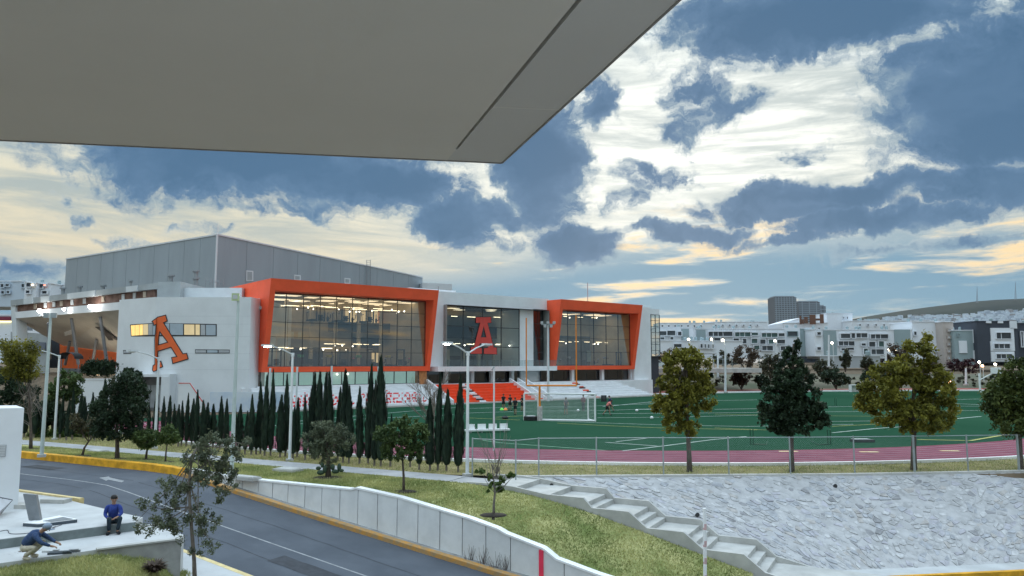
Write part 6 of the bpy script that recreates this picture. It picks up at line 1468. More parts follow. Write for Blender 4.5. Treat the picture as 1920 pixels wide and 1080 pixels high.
# ================================================================== lamps, poles, fence, goals
M_pole = mat('pale_green_pole_paint', (.50, .58, .56), .5, .06, 2); M_polew = mat('white_pole_paint', (.66, .70, .72), .5, .05, 2); M_gal = mat('galvanised', (.34, .38, .39), .5, .1, 4, metal=.3)
M_lens = emat('street_lamp_lens', (1.0, .98, .95), 35.0); M_lensoff = mat('lamp_lens_off', (.5, .52, .52), .3, 0)
def street_lamp(px, py, arms, lab, ht=5.7):
    b = G(px, py); t = thing('street_lamp', lab, 'street lamp', b, 'street lamps along the walk')
    MB().box((b.x, b.y, .06), (.34, .34, .14), .5).build('base_plate', M_conc, t); MB().tube([b, b + Vector((0, 0, ht))], [.085, .06], 12).build('pole', M_polew, t); MB().tube([b + Vector((0, 0, ht - .12)), b + Vector((0, 0, ht + .08))], .085, 10).build('cap', M_polew, t)
    for sg_, lit in arms:
        d = -NN * sg_; e = b + Vector((0, 0, ht)) + d * 1.55 + Vector((0, 0, .42)); MB().tube([b + Vector((0, 0, ht - .02)), b + Vector((0, 0, ht + .26)) + d * .8, e], [.04, .035, .03], 8).build('arm', M_polew, t)
        hd = e + d * .28; rz_ = math.atan2(d.y, d.x)
        h = MB().box((hd.x, hd.y, hd.z + .03), (.62, .26, .09), rz_).build('lamp_head', M_polew, t)
        q = MB().ellipsoid((0, 0, 0), (.24, .11, .05), 12, 6); ca, sa = math.cos(rz_), math.sin(rz_); q.v = [(hd.x + x * ca - y * sa, hd.y + x * sa + y * ca, hd.z - .03 + z) for x, y, z in q.v]; q.build('lens', M_lens if lit else M_lensoff, h)
street_lamp(876, 893, ((1, True), (-1, False)), 'white street lamp with two arms, left one lit, at the head of the stairs')
street_lamp(543, 865, ((1, True),), 'white single-armed lit street lamp before the first orange frame'); street_lamp(290, 842, ((1, False),), 'white unlit street lamp before the orange A on the white wing', 5.5); street_lamp(102, 825, ((1, True),), 'white street lamp with lit arm at left below the auditorium')
def flood_pole(px, py, top, lab, kind):
    b = lawnp(px, py); t = thing('floodlight_pole', lab, 'light pole', b, 'tall poles on the lawn'); z_ = atY(px + 3, top, b.y).z
    MB().tube([b, b + Vector((.03, 0, z_ - b.z))], [.10, .065], 12).build('pole', M_pole, t); MB().box((b.x, b.y, b.z + .05), (.4, .4, .14), .5).build('base_plate', M_conc, t)
    if kind == 0: h = MB().box((b.x - .08, b.y - .1, z_ - .06), (.34, .12, .36), .2).build('lamp_box', mat('yellow_green_box', (.45, .55, .30), .5, .1), t); MB().box((b.x - .08, b.y - .165, z_ - .06), (.22, .02, .2), .2).build('lens', M_lensoff, h)
    else:
        for dx in (-.22, .2): MB().box((b.x + dx, b.y, z_ - .1), (.26, .2, .26), .4).build('lamp_box', M_gal, t)
flood_pole(78, 856, 588, 'tall pale green light pole standing at the yellow kerb at left', 1); flood_pole(434, 890, 555, 'tall pale green pole with a square lamp box in front of the white wing', 0)
# stadium floodlight poles at the field
def stadium_pole(px, py, top, lab, n=5):
    b = G(px, py); t = thing('stadium_light', lab, 'light pole', b, 'floodlight poles at the field'); z_ = atY(px, top, b.y).z; MB().tube([b, (b.x, b.y, z_)], [.2, .12], 10).build('pole', M_polew, t); MB().box((b.x, b.y, z_ - .1), (1.9, .2, .14), .2).build('cross_arm', M_gal, t)
    for k in range(n): MB().box((b.x - .85 + 1.7 * k / (n - 1), b.y - .2, z_ + .15 - .5 * (k % 2)), (.34, .3, .34), .2).build('lamp_box', mat('lamp_box_grey', (.45, .47, .48), .4, .1), t)
stadium_pole(1028, 752, 607, 'white floodlight pole with lamp cluster in front of the far orange frame'); stadium_pole(479, 766, 580, 'white floodlight pole with lamp cluster at the left side of the first orange frame', 4)
for k, (px, top, lab) in enumerate(((504, 690, 'leftmost slim white pole below the first orange frame'), (555, 688, 'second slim white pole from the left below the first orange frame'), (620, 686, 'third slim white pole from the left below the first orange frame'), (708, 687, 'rightmost slim white pole below the first orange frame'))):
    b = G(px, 779 - k * 2); t = thing('net_pole', lab, 'pole', b, 'slim poles at the field edge'); MB().tube([b, (b.x, b.y, atY(px, top, b.y).z)], .10, 10).build('pole', M_polew, t); MB().box((b.x, b.y, .04), (.4, .4, .12)).build('foot', M_conc, t)
b = G(926, 846); t = thing('net_pole', 'slim grey pole standing at the inner edge of the track beside the sapling', 'pole', b); MB().tube([b, (b.x, b.y, atY(926, 690, b.y).z)], [.06, .05], 8).build('pole', M_polew, t); MB().tube([(b.x, b.y, 5.0), (b.x - .15, b.y, 4.8)], .05, 6).build('hook', M_gal, t)
# thin white post bottom right of centre
p = lawnp(1321, 1084)
pz = cast(1324, 953, p, (0, 1, 0)).z
wp = thing('marker_pole', 'thin white pole with faded red marks standing before the stairs', 'pole', (p.x, p.y, p.z - 1)); mb = MB(); mb.tube([(p.x, p.y, p.z - 1.0), (p.x + .06, p.y, pz)], .058, 10); mb.build('pole', M_whitec, wp)
for k in range(4):
    z = pz - .7 - k * .55; f = (z - p.z + 1) / (pz - p.z + 1); mb = MB(); mb.tube([(p.x + .06 * f, p.y, z), (p.x + .06 * f + .01, p.y, z + .2)], .060, 10); mb.build('red_band', mat('faded_red', (.62, .42, .42), .7, .1), wp)

# chain-link fence at the head of the slope
fe = thing('chain_link_fence', 'grey chain-link fence with thin posts along the top of the stone slope', 'fence', G(1243, 892)); FPX_ = [886, 967, 1010, 1118, 1243, 1365, 1480, 1600, 1712, 1812, 1907, 2010]
FP = []
for px in FPX_:
    x_ = (px - 960) / FPX * 36.2; y_ = interp([p.x for p in TOPE], [p.y for p in TOPE], x_) + .12 if px > 970 else R(tn(G(px, 893))[0], far_n + .15).y
    FP.append(Vector(((px - 960) / FPX * y_ * .985, y_, 0)))
for k, p in enumerate(FP):
    MB().tube([p + Vector((0, 0, -.1)), p + Vector((0, 0, 1.78))], .055 if k in (8, 10) else .035, 8).build('post', M_gal, fe)
for a, b in zip(FP[:-1], FP[1:]): MB().tube([a + Vector((0, 0, 1.74)), b + Vector((0, 0, 1.74))], .02, 6).build('rail', M_gal, fe)
vs, fs = [], []
for a, b in zip(FP[:-1], FP[1:]):
    L = (b - a).length; d = (b - a) / L; n_ = int(L / .11)
    for k in range(-15, n_ + 1):
        for sg_ in (1, -1):
            s0_, s1_ = k * .11, k * .11 + 1.7
            if sg_ < 0: s0_, s1_ = s1_, s0_
            z0_, z1_ = .03, 1.73
            def clip(s): return (max(0, min(L, s)))
            f0, f1 = (clip(s0_) - s0_) / (s1_ - s0_), (clip(s1_) - s0_) / (s1_ - s0_)
            if abs(f1 - f0) < 1e-4: continue
            p = a + d * clip(s0_) + Vector((0, 0, z0_ + (z1_ - z0_) * f0)); q = a + d * clip(s1_) + Vector((0, 0, z0_ + (z1_ - z0_) * f1)); w_ = Vector((0, 0, .0022)); o = len(vs); vs += [p - w_, q - w_, q + w_, p + w_]; fs.append((o, o + 1, o + 2, o + 3))
tag(bulk('wire_mesh', np.array([v[:] for v in vs]), np.array(fs), M_gal, fe), kind='stuff')
# far fence on the bank
ff = thing('far_fence', 'grey mesh fence with posts on the bank beyond the field', 'fence', atY(1390, 692, 168)); prev = None
for k in range(9):
    px = 1322 + 17 * k; p = atY(px, 693, 168); MB().tube([p, p + Vector((0, 0, 2.4))], .09, 6).build('post', M_gal, ff)
    if prev:
        for z_ in (2.35, 1.2, .1): MB().tube([prev + Vector((0, 0, z_)), p + Vector((0, 0, z_))], .04, 4).build('rail', M_gal, ff)
    prev = p
# soccer goal
M_goal = mat('goal_white', (.78, .80, .80), .5, .05)
ga, gb = G(983, 788), G(1116, 790.5); gl = thing('soccer_goal', 'white soccer goal with front crossbar and rear frame on the green field', 'goal', (ga + gb) / 2); dd = (gb - ga); gw = dd.length; dd.normalize(); bkv = Vector((-dd.y, dd.x, 0)) * 1.9; bkv = bkv if bkv.y > 0 else -bkv
for p in (ga, gb): MB().tube([p, p + Vector((0, 0, 2.44))], .085, 8).build('post', M_goal, gl)
MB().tube([ga + Vector((0, 0, 2.44)), gb + Vector((0, 0, 2.44))], .075, 8).build('crossbar', M_goal, gl); MB().tube([ga + Vector((0, 0, .07)), gb + Vector((0, 0, .07))], .09, 8).build('ground_bar', M_goal, gl)
for p in (ga + dd * .9, gb - dd * .9): MB().tube([p + bkv, p + bkv + Vector((0, 0, 2.2))], .07, 8).build('rear_post', M_goal, gl); 
for p, q in ((ga, ga + dd * .9), (gb, gb - dd * .9)): MB().tube([p + Vector((0, 0, 2.44)), q + bkv + Vector((0, 0, 2.2))], .045, 6).build('roof_bar', M_goal, gl); MB().tube([p + Vector((0, 0, .06)), q + bkv + Vector((0, 0, .06))], .05, 6).build('side_bar', M_goal, gl)
vs, fs = [], []
def netq(p0, p1, p2, p3, nu, nv):
    for i in range(nu + 1):
        a, b = p0.lerp(p1, i / nu), p3.lerp(p2, i / nu); w_ = (p1 - p0).normalized() * .006; o = len(vs); vs.extend([a - w_, b - w_, b + w_, a + w_]); fs.append((o, o + 1, o + 2, o + 3))
    for j in range(nv + 1):
        a, b = p0.lerp(p3, j / nv), p1.lerp(p2, j / nv); w_ = (p3 - p0).normalized() * .006; o = len(vs); vs.extend([a - w_, b - w_, b + w_, a + w_]); fs.append((o, o + 1, o + 2, o + 3))
A0, B0 = ga + dd * .9 + bkv, gb - dd * .9 + bkv; zu = Vector((0, 0, 2.2)); zf = Vector((0, 0, 2.42)); netq(A0, B0, B0 + zu, A0 + zu, 44, 18); netq(ga, A0, A0 + zu, ga + zf, 16, 18); netq(gb, B0, B0 + zu, gb + zf, 16, 18)
tag(bulk('net', np.array([v[:] for v in vs]), np.array(fs), mat('net_white', (.75, .77, .77), .8, 0), gl), kind='stuff')
# american football upright in orange
M_gpo = mat('goalpost_orange', (.75, .24, .03), .5, .08)
gp = G(1012, 789); fo = thing('football_upright', 'tall orange football goalpost with two uprights on a padded stem', 'goalpost', gp); Yp = gp.y; cb = atY(1012, 723, Yp).z
MB().tube([gp, (gp.x, gp.y, cb)], .10, 8).build('stem', M_gpo, fo); MB().tube([gp, (gp.x, gp.y, atY(1012, 762, Yp).z)], .24, 12).build('pad', mat('worn_pad', (.50, .47, .46), .9, .3, 4), fo)
xl, xr = atY(987, 723, Yp).x, atY(1081, 723, Yp).x; MB().tube([(xl, Yp, cb), (xr, Yp, cb)], .08, 8).build('crossbar', M_gpo, fo)
for x_, ty in ((xl, 596), (xr, 591)): MB().tube([(x_, Yp, cb), (x_, Yp, atY(1000, ty, Yp).z)], .06, 8).build('upright', M_gpo, fo)
b = G(995, 788) - Vector((0, .3, 0)); t = thing('drum_weight', 'low black drum lying at the left foot of the soccer goal', 'drum', b)
MB().tube([b, b + Vector((0, 0, .05)), b + Vector((0, 0, .34)), b + Vector((0, 0, .40))], [.60, .64, .64, .58], 20).build('body', mat('rubber_black', (.015, .016, .017), .8, .2, 5), t)
MB().tube([b + Vector((0, 0, .41)), b + Vector((0, 0, .44))], [.45, .4], 16).build('lid', M_gal, t)
# bench unit, training frames, mats, bags and balls
b0, b1 = G(872, 812), G(955, 810); t = thing('bench', 'low white bench unit with four seat backs on the green field', 'bench', (b0 + b1) / 2); d = (b1 - b0).normalized(); rz_ = math.atan2(d.y, d.x); L = (b1 - b0).length; c_ = (b0 + b1) / 2
MB().box((c_.x, c_.y, .2), (L, .5, .12), rz_).build('seat', M_goal, t)
for k in range(4): q = b0 + d * L * (.12 + .25 * k); MB().box((q.x, q.y + .2, .42), (.62, .08, .42), rz_).build('seat_back', M_goal, t); MB().box((q.x, q.y, .08), (.1, .4, .16), rz_).build('leg', M_gal, t)
M_tgreen = mat('frame_green', (.02, .09, .05), .6, .1)
for px, py, lab in ((1410, 834, 'left pair of dark green training posts on the field edge'), (1555, 834, 'right pair of dark green training posts on the field edge'), (1567, 762, 'far pair of thin training posts on the field')):
    b = G(px, py); t = thing('agility_stand', lab, 'training frame', b, 'training frames on the field')
    for dx in (-.09, .09): MB().tube([b + Vector((dx, 0, 0)), b + Vector((dx, 0, .98))], .035, 6).build('post', M_tgreen, t)
    MB().tube([b + Vector((0, 0, .05)), b + Vector((.8 if px < 1500 else -.8, -.3, .04)), b + Vector((1.1 if px < 1500 else -1.1, .2, .22))], .03, 6).build('foot', M_tgreen, t)
b = G(1617, 829); t = thing('folded_mat', 'dark folded sled with pale top lying on the field edge before the yellow-green tree', 'mat', b); MB().box((b.x, b.y, .10), (1.35, .7, .16), .05).build('body', mat('mat_dark', (.04, .05, .05), .7, .1), t); MB().box((b.x - .1, b.y, .2), (1.1, .5, .04), .05).build('top', M_gal, t)
b = G(1132, 753); t = thing('loudspeaker', 'black upright loudspeaker box on the field before the white stand', 'speaker', b); MB().box((b.x, b.y, .42), (.7, .5, .84)).box((b.x, b.y, .03), (.74, .54, .06)).build('cabinet', M_mach, t); MB().ellipsoid((b.x, b.y - .25, .5), (.25, .04, .25), 12, 6).build('cone', mat('cone_grey', (.06, .06, .065), .5, 0), t)
M_lime = mat('lime_cone', (.25, .85, .12), .5, 0); M_oc = mat('orange_cone', (.95, .3, .08), .5, 0)
for px, py, m, lab in ((941, 769, M_lime, 'lime green flat field marker beside the players'), (948, 769, M_oc, 'orange flat field marker beside the players'), ):
    b = G(px, py); mb = MB(); mb.tube([b, b + Vector((0, 0, .12)), b + Vector((0, 0, .26))], [.26, .2, .08], 10); tag(mb.build('field_marker', m), lab, 'marker', 'flat markers on the field')
for px, py, lab in ((947, 786, 'small dark sports bag lying on the field left of the goal'),):
    b = G(px, py); t = thing('sports_bag', lab, 'bag', b); MB().ellipsoid((b.x, b.y, .14), (.34, .2, .16), 10, 6).build('body', M_mach, t, True); MB().tube([b + Vector((-.2, 0, .22)), b + Vector((0, 0, .4)), b + Vector((.2, 0, .22))], .02, 5).build('strap', M_mach, t)
for k, (px, py) in enumerate(((1194, 772), (1222, 786), (1084, 772))):
    b = G(px, py); tag(MB().ellipsoid((b.x, b.y, .14), (.16, .16, .14), 10, 8).build('ball', M_goal, None, True), ('white ball on the field right of the goal', 'white ball on the field beside the olive verge tree', 'white ball on the field inside the goal mouth')[k], 'ball', 'balls on the field')
# white boxes and hoop at the far edge
for px0, px1, lab in ((1594, 1622, 'left white low shelter at the far edge of the field'), (1625, 1642, 'middle white low shelter at the far edge of the field'), (1645, 1664, 'right white low shelter at the far edge of the field')):
    a, b = G(px0, 735), G(px1, 735); t = thing('team_shelter', lab, 'shelter', (a + b) / 2, 'shelters at the far edge'); MB().box(((a.x + b.x) / 2, a.y + .5, .6), (b.x - a.x, .15, 1.2)).build('back', M_goal, t); MB().box(((a.x + b.x) / 2, a.y, 1.25), (b.x - a.x, 1.1, .1)).build('roof', M_goal, t)
    for x_ in (a.x + .05, b.x - .05): MB().box((x_, a.y, .6), (.1, 1, 1.2)).build('side', M_goal, t)
b = G(1838, 736); k_ = b.y / FPX; t = thing('basketball_hoop', 'white basketball hoop on a leaning stand at the far edge of the field', 'hoop', b); zt_ = atY(1838, 700, b.y).z
MB().tube([b, (b.x, b.y, zt_)], .16, 8).build('post', M_goal, t); MB().tube([(b.x, b.y, zt_ - 1.2), (b.x + 2.4, b.y - .5, zt_ + .2)], .10, 6).build('arm', M_goal, t); MB().box((b.x + 2.6, b.y - .6, zt_ + .5), (1.8, .08, 1.1)).build('backboard', M_goal, t)
# far street lights and lit points
M_fl = emat('far_lamp_warm', (1.0, .86, .62), 8.0); M_flo = emat('far_lamp_orange', (1.0, .45, .2), 7.0)
FLS = [(1291, 636, 190, 'far lamp before the grey-green side of the first apartment block'), (1334, 636, 190, 'far lamp left of the two tall poles'), (1355, 638, 150, 'far lamp above the two tall poles'), (1453, 639, 190, 'far lamp left of the dark conifer tip'), (1560, 643, 190, 'far lamp on the grey-green panel right of the conifer'), (1667, 656, 180, 'left far lamp of the pair beside the yellow-green tree'), (1679, 657, 180, 'right far lamp of the pair beside the yellow-green tree'), (1718, 648, 185, 'far lamp between the tips of the yellow-green tree'), (1866, 683, 170, 'large warm far lamp under the charcoal block'), (1842, 686, 165, 'orange far lamp above the basketball hoop'), (1780, 716, 150, 'low orange far lamp at the right side of the yellow-green tree'), (1836, 679, 168, 'pale far lamp left of the orange one')]
for k, (px, py, Y, lab) in enumerate(FLS):
    c_ = atY(px, py, Y); b = Vector((c_.x, c_.y, 1.0 if Y > 155 else .0)); t = thing('far_street_lamp', lab, 'street lamp', b, 'lamps beyond the field'); MB().tube([b + Vector((.5, .6, -1)), Vector((c_.x + .5, c_.y + .6, c_.z + .1)), c_ + Vector((0, .3, .28))], .07, 6).build('pole', M_polew, t); MB().ellipsoid(c_, (.30, .25, .26), 10, 6).build('lens', M_flo if k in (9, 10) else M_fl, t)
for px, py, top, lab in ((1346, 709, 658, 'left of the two tall white poles beyond the field'), (1360, 737, 652, 'right and nearer of the two tall white poles beyond the field'), (1554, 688, 628, 'white pole before the grey-green panel right of the conifer'), (1661, 680, 640, 'thin white pole at the left shoulder of the yellow-green tree'), (1811, 722, 690, 'short white pole below the maroon tree')):
    Y = 150 if py < 737 else G(px, py).y; b = atY(px, py, Y); t = thing('tall_pole', lab, 'pole', b, 'white poles beyond the field'); MB().tube([b, atY(px, top, Y)], [.22, .16], 8).build('pole', M_polew, t); MB().box((b.x, b.y, b.z + .1), (.7, .7, .3)).build('foot', M_conc, t)
# parked car seen past the gym's end wall
c_ = atY(1232, 690, 140); t = thing('parked_car', 'pale hatchback with red tail light parked beyond the gym end wall', 'car', c_); b = c_
prof = [(-2.0, .25), (-2.05, .75), (-1.7, .95), (-1.1, 1.42), (.4, 1.45), (1.1, .98), (1.95, .8), (2.0, .3)]
MB().plate([(b.x + x, b.y, b.z + z) for x, z in prof], 1.7, (0, -1, 0)).build('body', mat('car_paint_pale', (.62, .66, .64), .35, .03), t); MB().plate([(b.x + x, b.y - .02, b.z + z) for x, z in ((-1.35, 1.0), (-1.0, 1.34), (.35, 1.37), (.85, 1.0))], 1.74, (0, -1, 0)).build('window', M_win, t)
for x in (-1.25, 1.25): MB().tube([(b.x + x, b.y - .06, b.z + .3), (b.x + x, b.y + .15, b.z + .3)], .31, 14).build('wheel', M_mach, t)
MB().box((b.x - 2.0, b.y - .03, b.z + .8), (.35, .1, .2)).build('tail_light', emat('tail_light_red', (1, .08, .1), 4.0), t)
mb = MB(); p = atY(1222, 690.3, 140); mb.box((p.x + 8, p.y + 3, p.z - .4), (24, 9, .8)); tag(mb.build('parking_deck', M_conc), kind='structure')

# ================================================================== people
M_skin = mat('skin', (.33, .19, .125), .6, .05, 8); M_hair = mat('hair_black', (.012, .010, .010), .6, .1, 10)
def skin_mesh(name, joints, edges, parent, m, sub=1, root=0):
    me = bpy.data.meshes.new(name); keys = list(joints); me.from_pydata([joints[k][0] for k in keys], [(keys.index(a), keys.index(b)) for a, b in edges], []); me.update()
    o = put(name, me, parent, False); o.modifiers.new('skin', 'SKIN'); sv = me.skin_vertices[0].data
    for i, k in enumerate(keys): r = joints[k][1]; sv[i].radius = (r, r) if not hasattr(r, '__len__') else r; sv[i].use_root = (i == root)
    o.modifiers['skin'].use_smooth_shade = True; ss = o.modifiers.new('sub', 'SUBSURF'); ss.levels = sub; ss.render_levels = sub; me.materials.append(m); return o
def person(loc, rz, J, shirt, trousers, shoes, lab, group, long_sleeve=True, shorts=False, hat=None, fingers=False, hair=True, scale=1.0, shirt_trim=None):
    """J: joint positions facing -Y (towards the camera when rz = 0)"""
    t = thing('person', lab, 'person', loc, group); t.rotation_euler = (0, 0, rz); t.scale = (scale,) * 3
    j = {k: Vector(v) for k, v in J.items()}
    R_ = dict(pelvis=.105, waist=.10, chest=.105, neck=.055, headb=.068, head=.098, crown=.082, shL=.050, elL=.043, wrL=.030, haL=.036, shR=.050, elR=.043, wrR=.030, haR=.036, hiL=.075, knL=.058, anL=.040, toL=.030, hiR=.075, knR=.058, anR=.040, toR=.030)
    E_ = [('pelvis', 'waist'), ('waist', 'chest'), ('chest', 'neck'), ('neck', 'headb'), ('headb', 'head'), ('head', 'crown')]
    for s in 'LR': E_ += [('chest', 'sh' + s), ('sh' + s, 'el' + s), ('el' + s, 'wr' + s), ('wr' + s, 'ha' + s), ('pelvis', 'hi' + s), ('hi' + s, 'kn' + s), ('kn' + s, 'an' + s), ('an' + s, 'to' + s)]
    JJ = {k: (j[k], R_[k]) for k in R_}
    if fingers:
        for s in 'LR':
            h = j['ha' + s]; fw = (h - j['wr' + s]).normalized(); sd = fw.cross(Vector((0, 0, 1))); sd = (sd if sd.length > .1 else Vector((1, 0, 0))).normalized(); dn = sd.cross(fw).normalized(); dn = dn if dn.z < 0 else -dn
            for q, (o_, L) in enumerate(((-.03, .062), (-.010, .075), (.010, .070), (.029, .055))):
                a = h + sd * o_ + fw * .02; b_ = a + fw * L * .55 + dn * .012; c_ = b_ + fw * L * .35 + dn * .03
                for nm, v in (('a', a), ('b', b_), ('c', c_)): JJ['f%s%d%s' % (s, q, nm)] = (v, .0095)
                E_ += [('ha' + s, 'f%s%da' % (s, q)), ('f%s%da' % (s, q), 'f%s%db' % (s, q)), ('f%s%db' % (s, q), 'f%s%dc' % (s, q))]
            sg_ = 1 if s == 'L' else -1; a = h - fw * .01 - sd * .035 * sg_; b_ = a + fw * .03 - sd * .025 * sg_ + dn * .01; JJ['th' + s] = (a, .011); JJ['ti' + s] = (b_, .010); E_ += [('ha' + s, 'th' + s), ('th' + s, 'ti' + s)]
    body = skin_mesh('body', JJ, E_, t, M_skin, 1)
    k = 1.16
    # shirt: trunk and two sleeves, each a plain chain so that it closes cleanly
    low = j['pelvis'].lerp(j['waist'], .05)
    sh = skin_mesh('shirt', {'a': (low, .172), 'b': (j['waist'], .168), 'c': (j['waist'].lerp(j['chest'], .55), .178), 'd': (j['chest'], .185), 'e': (j['chest'].lerp(j['neck'], .5), .135), 'f': (j['chest'].lerp(j['neck'], .92), .082)}, [('a', 'b'), ('b', 'c'), ('c', 'd'), ('d', 'e'), ('e', 'f')], t, shirt, 1)
    for s in 'LR':
        c0 = j['chest'].lerp(j['sh' + s], .25) + (j['neck'] - j['chest']) * .25; s0 = j['sh' + s]
        if long_sleeve: ch = {'a': (c0, .10), 'b': (s0, .088), 'c': (s0.lerp(j['el' + s], .5), .074), 'd': (j['el' + s], .063), 'e': (j['el' + s].lerp(j['wr' + s], .5), .053), 'f': (j['el' + s].lerp(j['wr' + s], .95), .044)}
        else: ch = {'a': (c0, .10), 'b': (s0, .088), 'c': (s0.lerp(j['el' + s], .4), .072), 'd': (s0.lerp(j['el' + s], .75), .064)}
        kk = list(ch); put_ = skin_mesh('sleeve', ch, list(zip(kk[:-1], kk[1:])), sh, shirt, 1)
    skin_mesh('trouser_seat', {'a': (j['hiL'], .118), 'b': (j['pelvis'] - Vector((0, 0, .01)), .15), 'c': (j['hiR'], .118)}, [('a', 'b'), ('b', 'c')], t, trousers, 1)
    for s in 'LR':
        hp_ = j['pelvis'].lerp(j['hi' + s], .6)
        if shorts: ch = {'a': (hp_ + Vector((0, 0, .02)), .115), 'b': (j['hi' + s], .108), 'c': (j['hi' + s].lerp(j['kn' + s], .45), .096), 'd': (j['hi' + s].lerp(j['kn' + s], .85), .088)}
        else: ch = {'a': (hp_ + Vector((0, 0, .02)), .115), 'b': (j['hi' + s], .108), 'c': (j['hi' + s].lerp(j['kn' + s], .5), .092), 'd': (j['kn' + s], .078), 'e': (j['kn' + s].lerp(j['an' + s], .5), .068), 'f': (j['kn' + s].lerp(j['an' + s], .95), .062)}
        kk = list(ch); skin_mesh('shorts_leg' if shorts else 'trouser_leg', ch, list(zip(kk[:-1], kk[1:])), t, trousers, 1)
    for s in 'LR': skin_mesh('shoe', {'a': (j['an' + s] + Vector((0, .03, -.04)), .055), 'b': (j['an' + s].lerp(j['to' + s], .5) + Vector((0, 0, -.015)), .058), 'c': (j['to' + s] + (j['to' + s] - j['an' + s]).normalized() * .03, .052)}, [('a', 'b'), ('b', 'c')], t, shoes, 1)
    # face: direction the head looks is from neck to nose joint
    lk = Vector(J.get('look', (0, -1, 0))).normalized(); hd = j['head']; upv = (j['crown'] - j['headb']).normalized(); sd = lk.cross(upv).normalized()
    mb = MB(); mb.ellipsoid(hd + lk * .098 - upv * .005, (.015, .016, .022), 6, 5); mb.build('nose', M_skin, body)
    for q in (-1, 1):
        mb = MB(); mb.ellipsoid(hd + lk * .088 + sd * .033 * q + upv * .022, (.012, .010, .008), 6, 5); mb.build('eye', M_hair, body); mb = MB(); mb.ellipsoid(hd + sd * .098 * q - upv * .0, (.014, .02, .03), 6, 5); mb.build('ear', M_skin, body)
    mb = MB(); mb.ellipsoid(hd + lk * .088 - upv * .05, (.022, .010, .007), 6, 5); mb.build('mouth', mat('lips', (.25, .09, .08), .6, 0), body)
    if hair: mb = MB(); mb.ellipsoid(hd + upv * .045 - lk * .022, (.104, .108, .088), 12, 8); put('hair', mb.mesh('hair', M_hair, True), t, False)
    if hat:
        mb = MB(); mb.ellipsoid(hd + upv * .05 - lk * .02, (.122, .126, .095), 12, 8); mb.ellipsoid(hd + upv * .055 + lk * .13, (.085, .085, .014), 12, 6); put('cap', mb.mesh('cap', hat, True), t, False)
    return t
def standing(st=0.0, bend=0.0, arms=0.0, lean=0.0):
    """upright figure 1.72 m tall; st: stride, bend: forward bend of trunk, arms: raise"""
    j = dict(pelvis=(0, 0, .92), hiL=(.09, 0, .88), hiR=(-.09, 0, .88), knL=(.10, -st * .25 - .02, .49), knR=(-.10, st * .10 - .02, .49), anL=(.11, -st * .35 + .02, .09), anR=(-.11, st * .42 + .02, .09 + .05 * st), toL=(.12, -st * .35 - .14, .045), toR=(-.12, st * .42 - .12, .045 + .02 * st))
    sb, cb_ = math.sin(bend), math.cos(bend)
    def up_(x, d, y=0): return (x, -d * sb + y, .92 + d * cb_)
    j.update(waist=up_(0, .20), chest=up_(0, .42), neck=up_(0, .57), headb=up_(0, .63, -.01), head=up_(0, .70, -.02), crown=up_(0, .77, -.01), shL=up_(.17, .47), shR=up_(-.17, .47))
    for s, q in (('L', 1), ('R', -1)):
        sh = Vector(j['sh' + s]); el = sh + Vector((.06 * q, -.10 * arms + st * .08 * q, -.27 + .06 * arms)); wr = el + Vector((-.02 * q, -.16 * arms - .05, -.22 + .14 * arms)); ha = wr + Vector((0, -.03, -.06)); j['el' + s], j['wr' + s], j['ha' + s] = el[:], wr[:], ha[:]
    return j
C_blk = mat('cloth_black', (.014, .015, .018), .9, .15, 20); C_grey = mat('cloth_grey', (.10, .11, .12), .9, .2, 20); C_pink = mat('cloth_coral', (.72, .22, .20), .9, .1, 20); C_navy = mat('cloth_navy', (.020, .035, .085), .9, .15, 15); C_plum = mat('cloth_plum', (.17, .06, .08), .9, .15, 20); C_blue = mat('cloth_bright_blue', (.018, .035, .19), .9, .2, 12, col2=(.03, .06, .26)); C_plaid = mat('cloth_blue_check', (.025, .05, .12), .9, 0, 16, col2=(.05, .09, .19)); C_khaki = mat('cloth_khaki', (.46, .42, .33), .9, .12, 12); C_jean = mat('cloth_dark_jeans', (.018, .032, .045), .9, .2, 12); C_steel = mat('cloth_steel_blue', (.14, .18, .22), .9, .15, 15)
PG = 'players training on the field'
person(G(1061, 777.5), .3, standing(.2, .05, .6), C_grey, C_grey, C_blk, 'person in grey top and shorts standing inside the goal mouth with folded arms', PG, False, True)
person(G(1094, 770.5), -.5, standing(.15, 0, .2), C_plum, C_jean, C_blk, 'person in dark red top and dark trousers behind the goal', PG, True, False)
person(G(1138, 779), 1.3, standing(.9, .75, .9), C_pink, C_blk, C_blk, 'person in coral shirt and black shorts bending forward right of the goal', PG, False, True)
person(G(1146, 772), -1.6, standing(.7, .25, .6), C_navy, C_navy, C_blk, 'person in navy blue behind the one in coral, right of the goal', PG, True, True)
person(G(944, 768), .2, standing(.1, 0, .7), C_blk, C_blk, C_blk, 'person in black, left of three standing before the orange stand', PG, False, True)
person(G(956, 770), .6, standing(.2, .05, .9), C_blk, C_blk, C_blk, 'person in black, middle of three standing before the orange stand', PG, False, True)
person(G(966, 778), -.3, standing(.3, 0, .3), C_blk, C_blk, C_blk, 'person in black, right and nearest of three before the orange stand', PG, False, True)
person(G(979, 771), .9, standing(.1, 0, .8), C_blk, C_blk, C_blk, 'person in black seen behind the left goal post', PG, False, True)
person(G(868, 772), -1.2, standing(.4, .1, .5), C_steel, C_jean, C_blk, 'person in steel blue top walking left beside the double lamp post', PG, True, False)
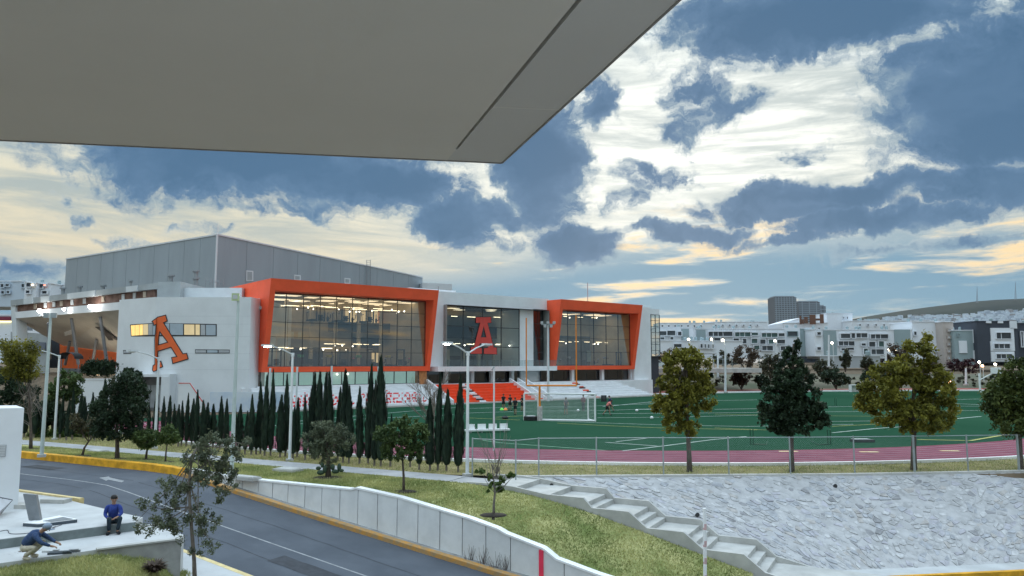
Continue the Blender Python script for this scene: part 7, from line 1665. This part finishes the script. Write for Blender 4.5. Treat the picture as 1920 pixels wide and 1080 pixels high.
# man sitting on the terrace edge
sp = G(207, 1000, LZ) + nv * .16; dz = TZ - LZ
J = dict(pelvis=(-.02, .34, dz + .10), waist=(-.02, .30, dz + .30), chest=(-.02, .24, dz + .50), neck=(-.01, .20, dz + .66), headb=(0, .17, dz + .72), head=(0, .15, dz + .80), crown=(0, .155, dz + .87),
         shL=(.17, .23, dz + .55), elL=(.24, .08, dz + .33), wrL=(.16, -.08, dz + .26), haL=(.10, -.12, dz + .25), shR=(-.20, .25, dz + .55), elR=(-.25, .20, dz + .30), wrR=(-.13, .02, dz + .22), haR=(-.06, -.04, dz + .22),
         hiL=(.09, .30, dz + .08), knL=(.24, -.12, dz + .25), anL=(.16, -.02, .09), toL=(.24, -.17, .045), hiR=(-.10, .30, dz + .08), knR=(-.08, -.14, dz + .24), anR=(-.08, -.02, .09), toR=(-.10, -.18, .045), look=(.15, -1, -.15))
person(sp, .35, J, C_blue, C_jean, C_blk, 'young man in blue hooded top and dark jeans sitting on the terrace edge', None, True, False, None, True)
# man crouching over his work
cp = G(60, 1048, LZ)
J = dict(pelvis=(0, .22, .34), waist=(0, .12, .50), chest=(0, -.06, .66), neck=(0, -.20, .76), headb=(0, -.26, .79), head=(0, -.33, .83), crown=(0, -.36, .90), shL=(.17, -.10, .68), elL=(.22, -.34, .50), wrL=(.14, -.55, .40), haL=(.12, -.62, .38), shR=(-.17, -.10, .68), elR=(-.22, -.30, .48), wrR=(-.12, -.52, .36), haR=(-.10, -.60, .34),
         hiL=(.10, .18, .30), knL=(.22, -.22, .44), anL=(.16, .10, .10), toL=(.18, -.06, .045), hiR=(-.10, .18, .30), knR=(-.20, -.18, .34), anR=(-.14, .16, .10), toR=(-.16, .0, .045), look=(0, -.8, -.6))
person(cp, PI / 2 + .15, J, C_plaid, C_khaki, C_khaki, 'man in blue checked shirt and pale cap crouching over work on the lower terrace', None, True, False, mat('cap_pale_blue', (.22, .28, .36), .8, .1), True)

# ================================================================== evening air between here and the hills
hz_m = bpy.data.materials.new('evening_haze'); hz_m.use_nodes = True; nt = hz_m.node_tree; nt.nodes.clear()
pv = nt.nodes.new('ShaderNodeVolumePrincipled'); pv.inputs['Color'].default_value = (.66, .80, 1.0, 1); pv.inputs['Density'].default_value = 0.000013; pv.inputs['Anisotropy'].default_value = 0.2
mo = nt.nodes.new('ShaderNodeOutputMaterial'); nt.links.new(pv.outputs[0], mo.inputs['Volume'])
tag(MB().box((0, 2900, 255), (12400, 7600, 530)).build('haze', hz_m), 'thin bluish evening haze over the whole view', 'haze', kind='stuff')
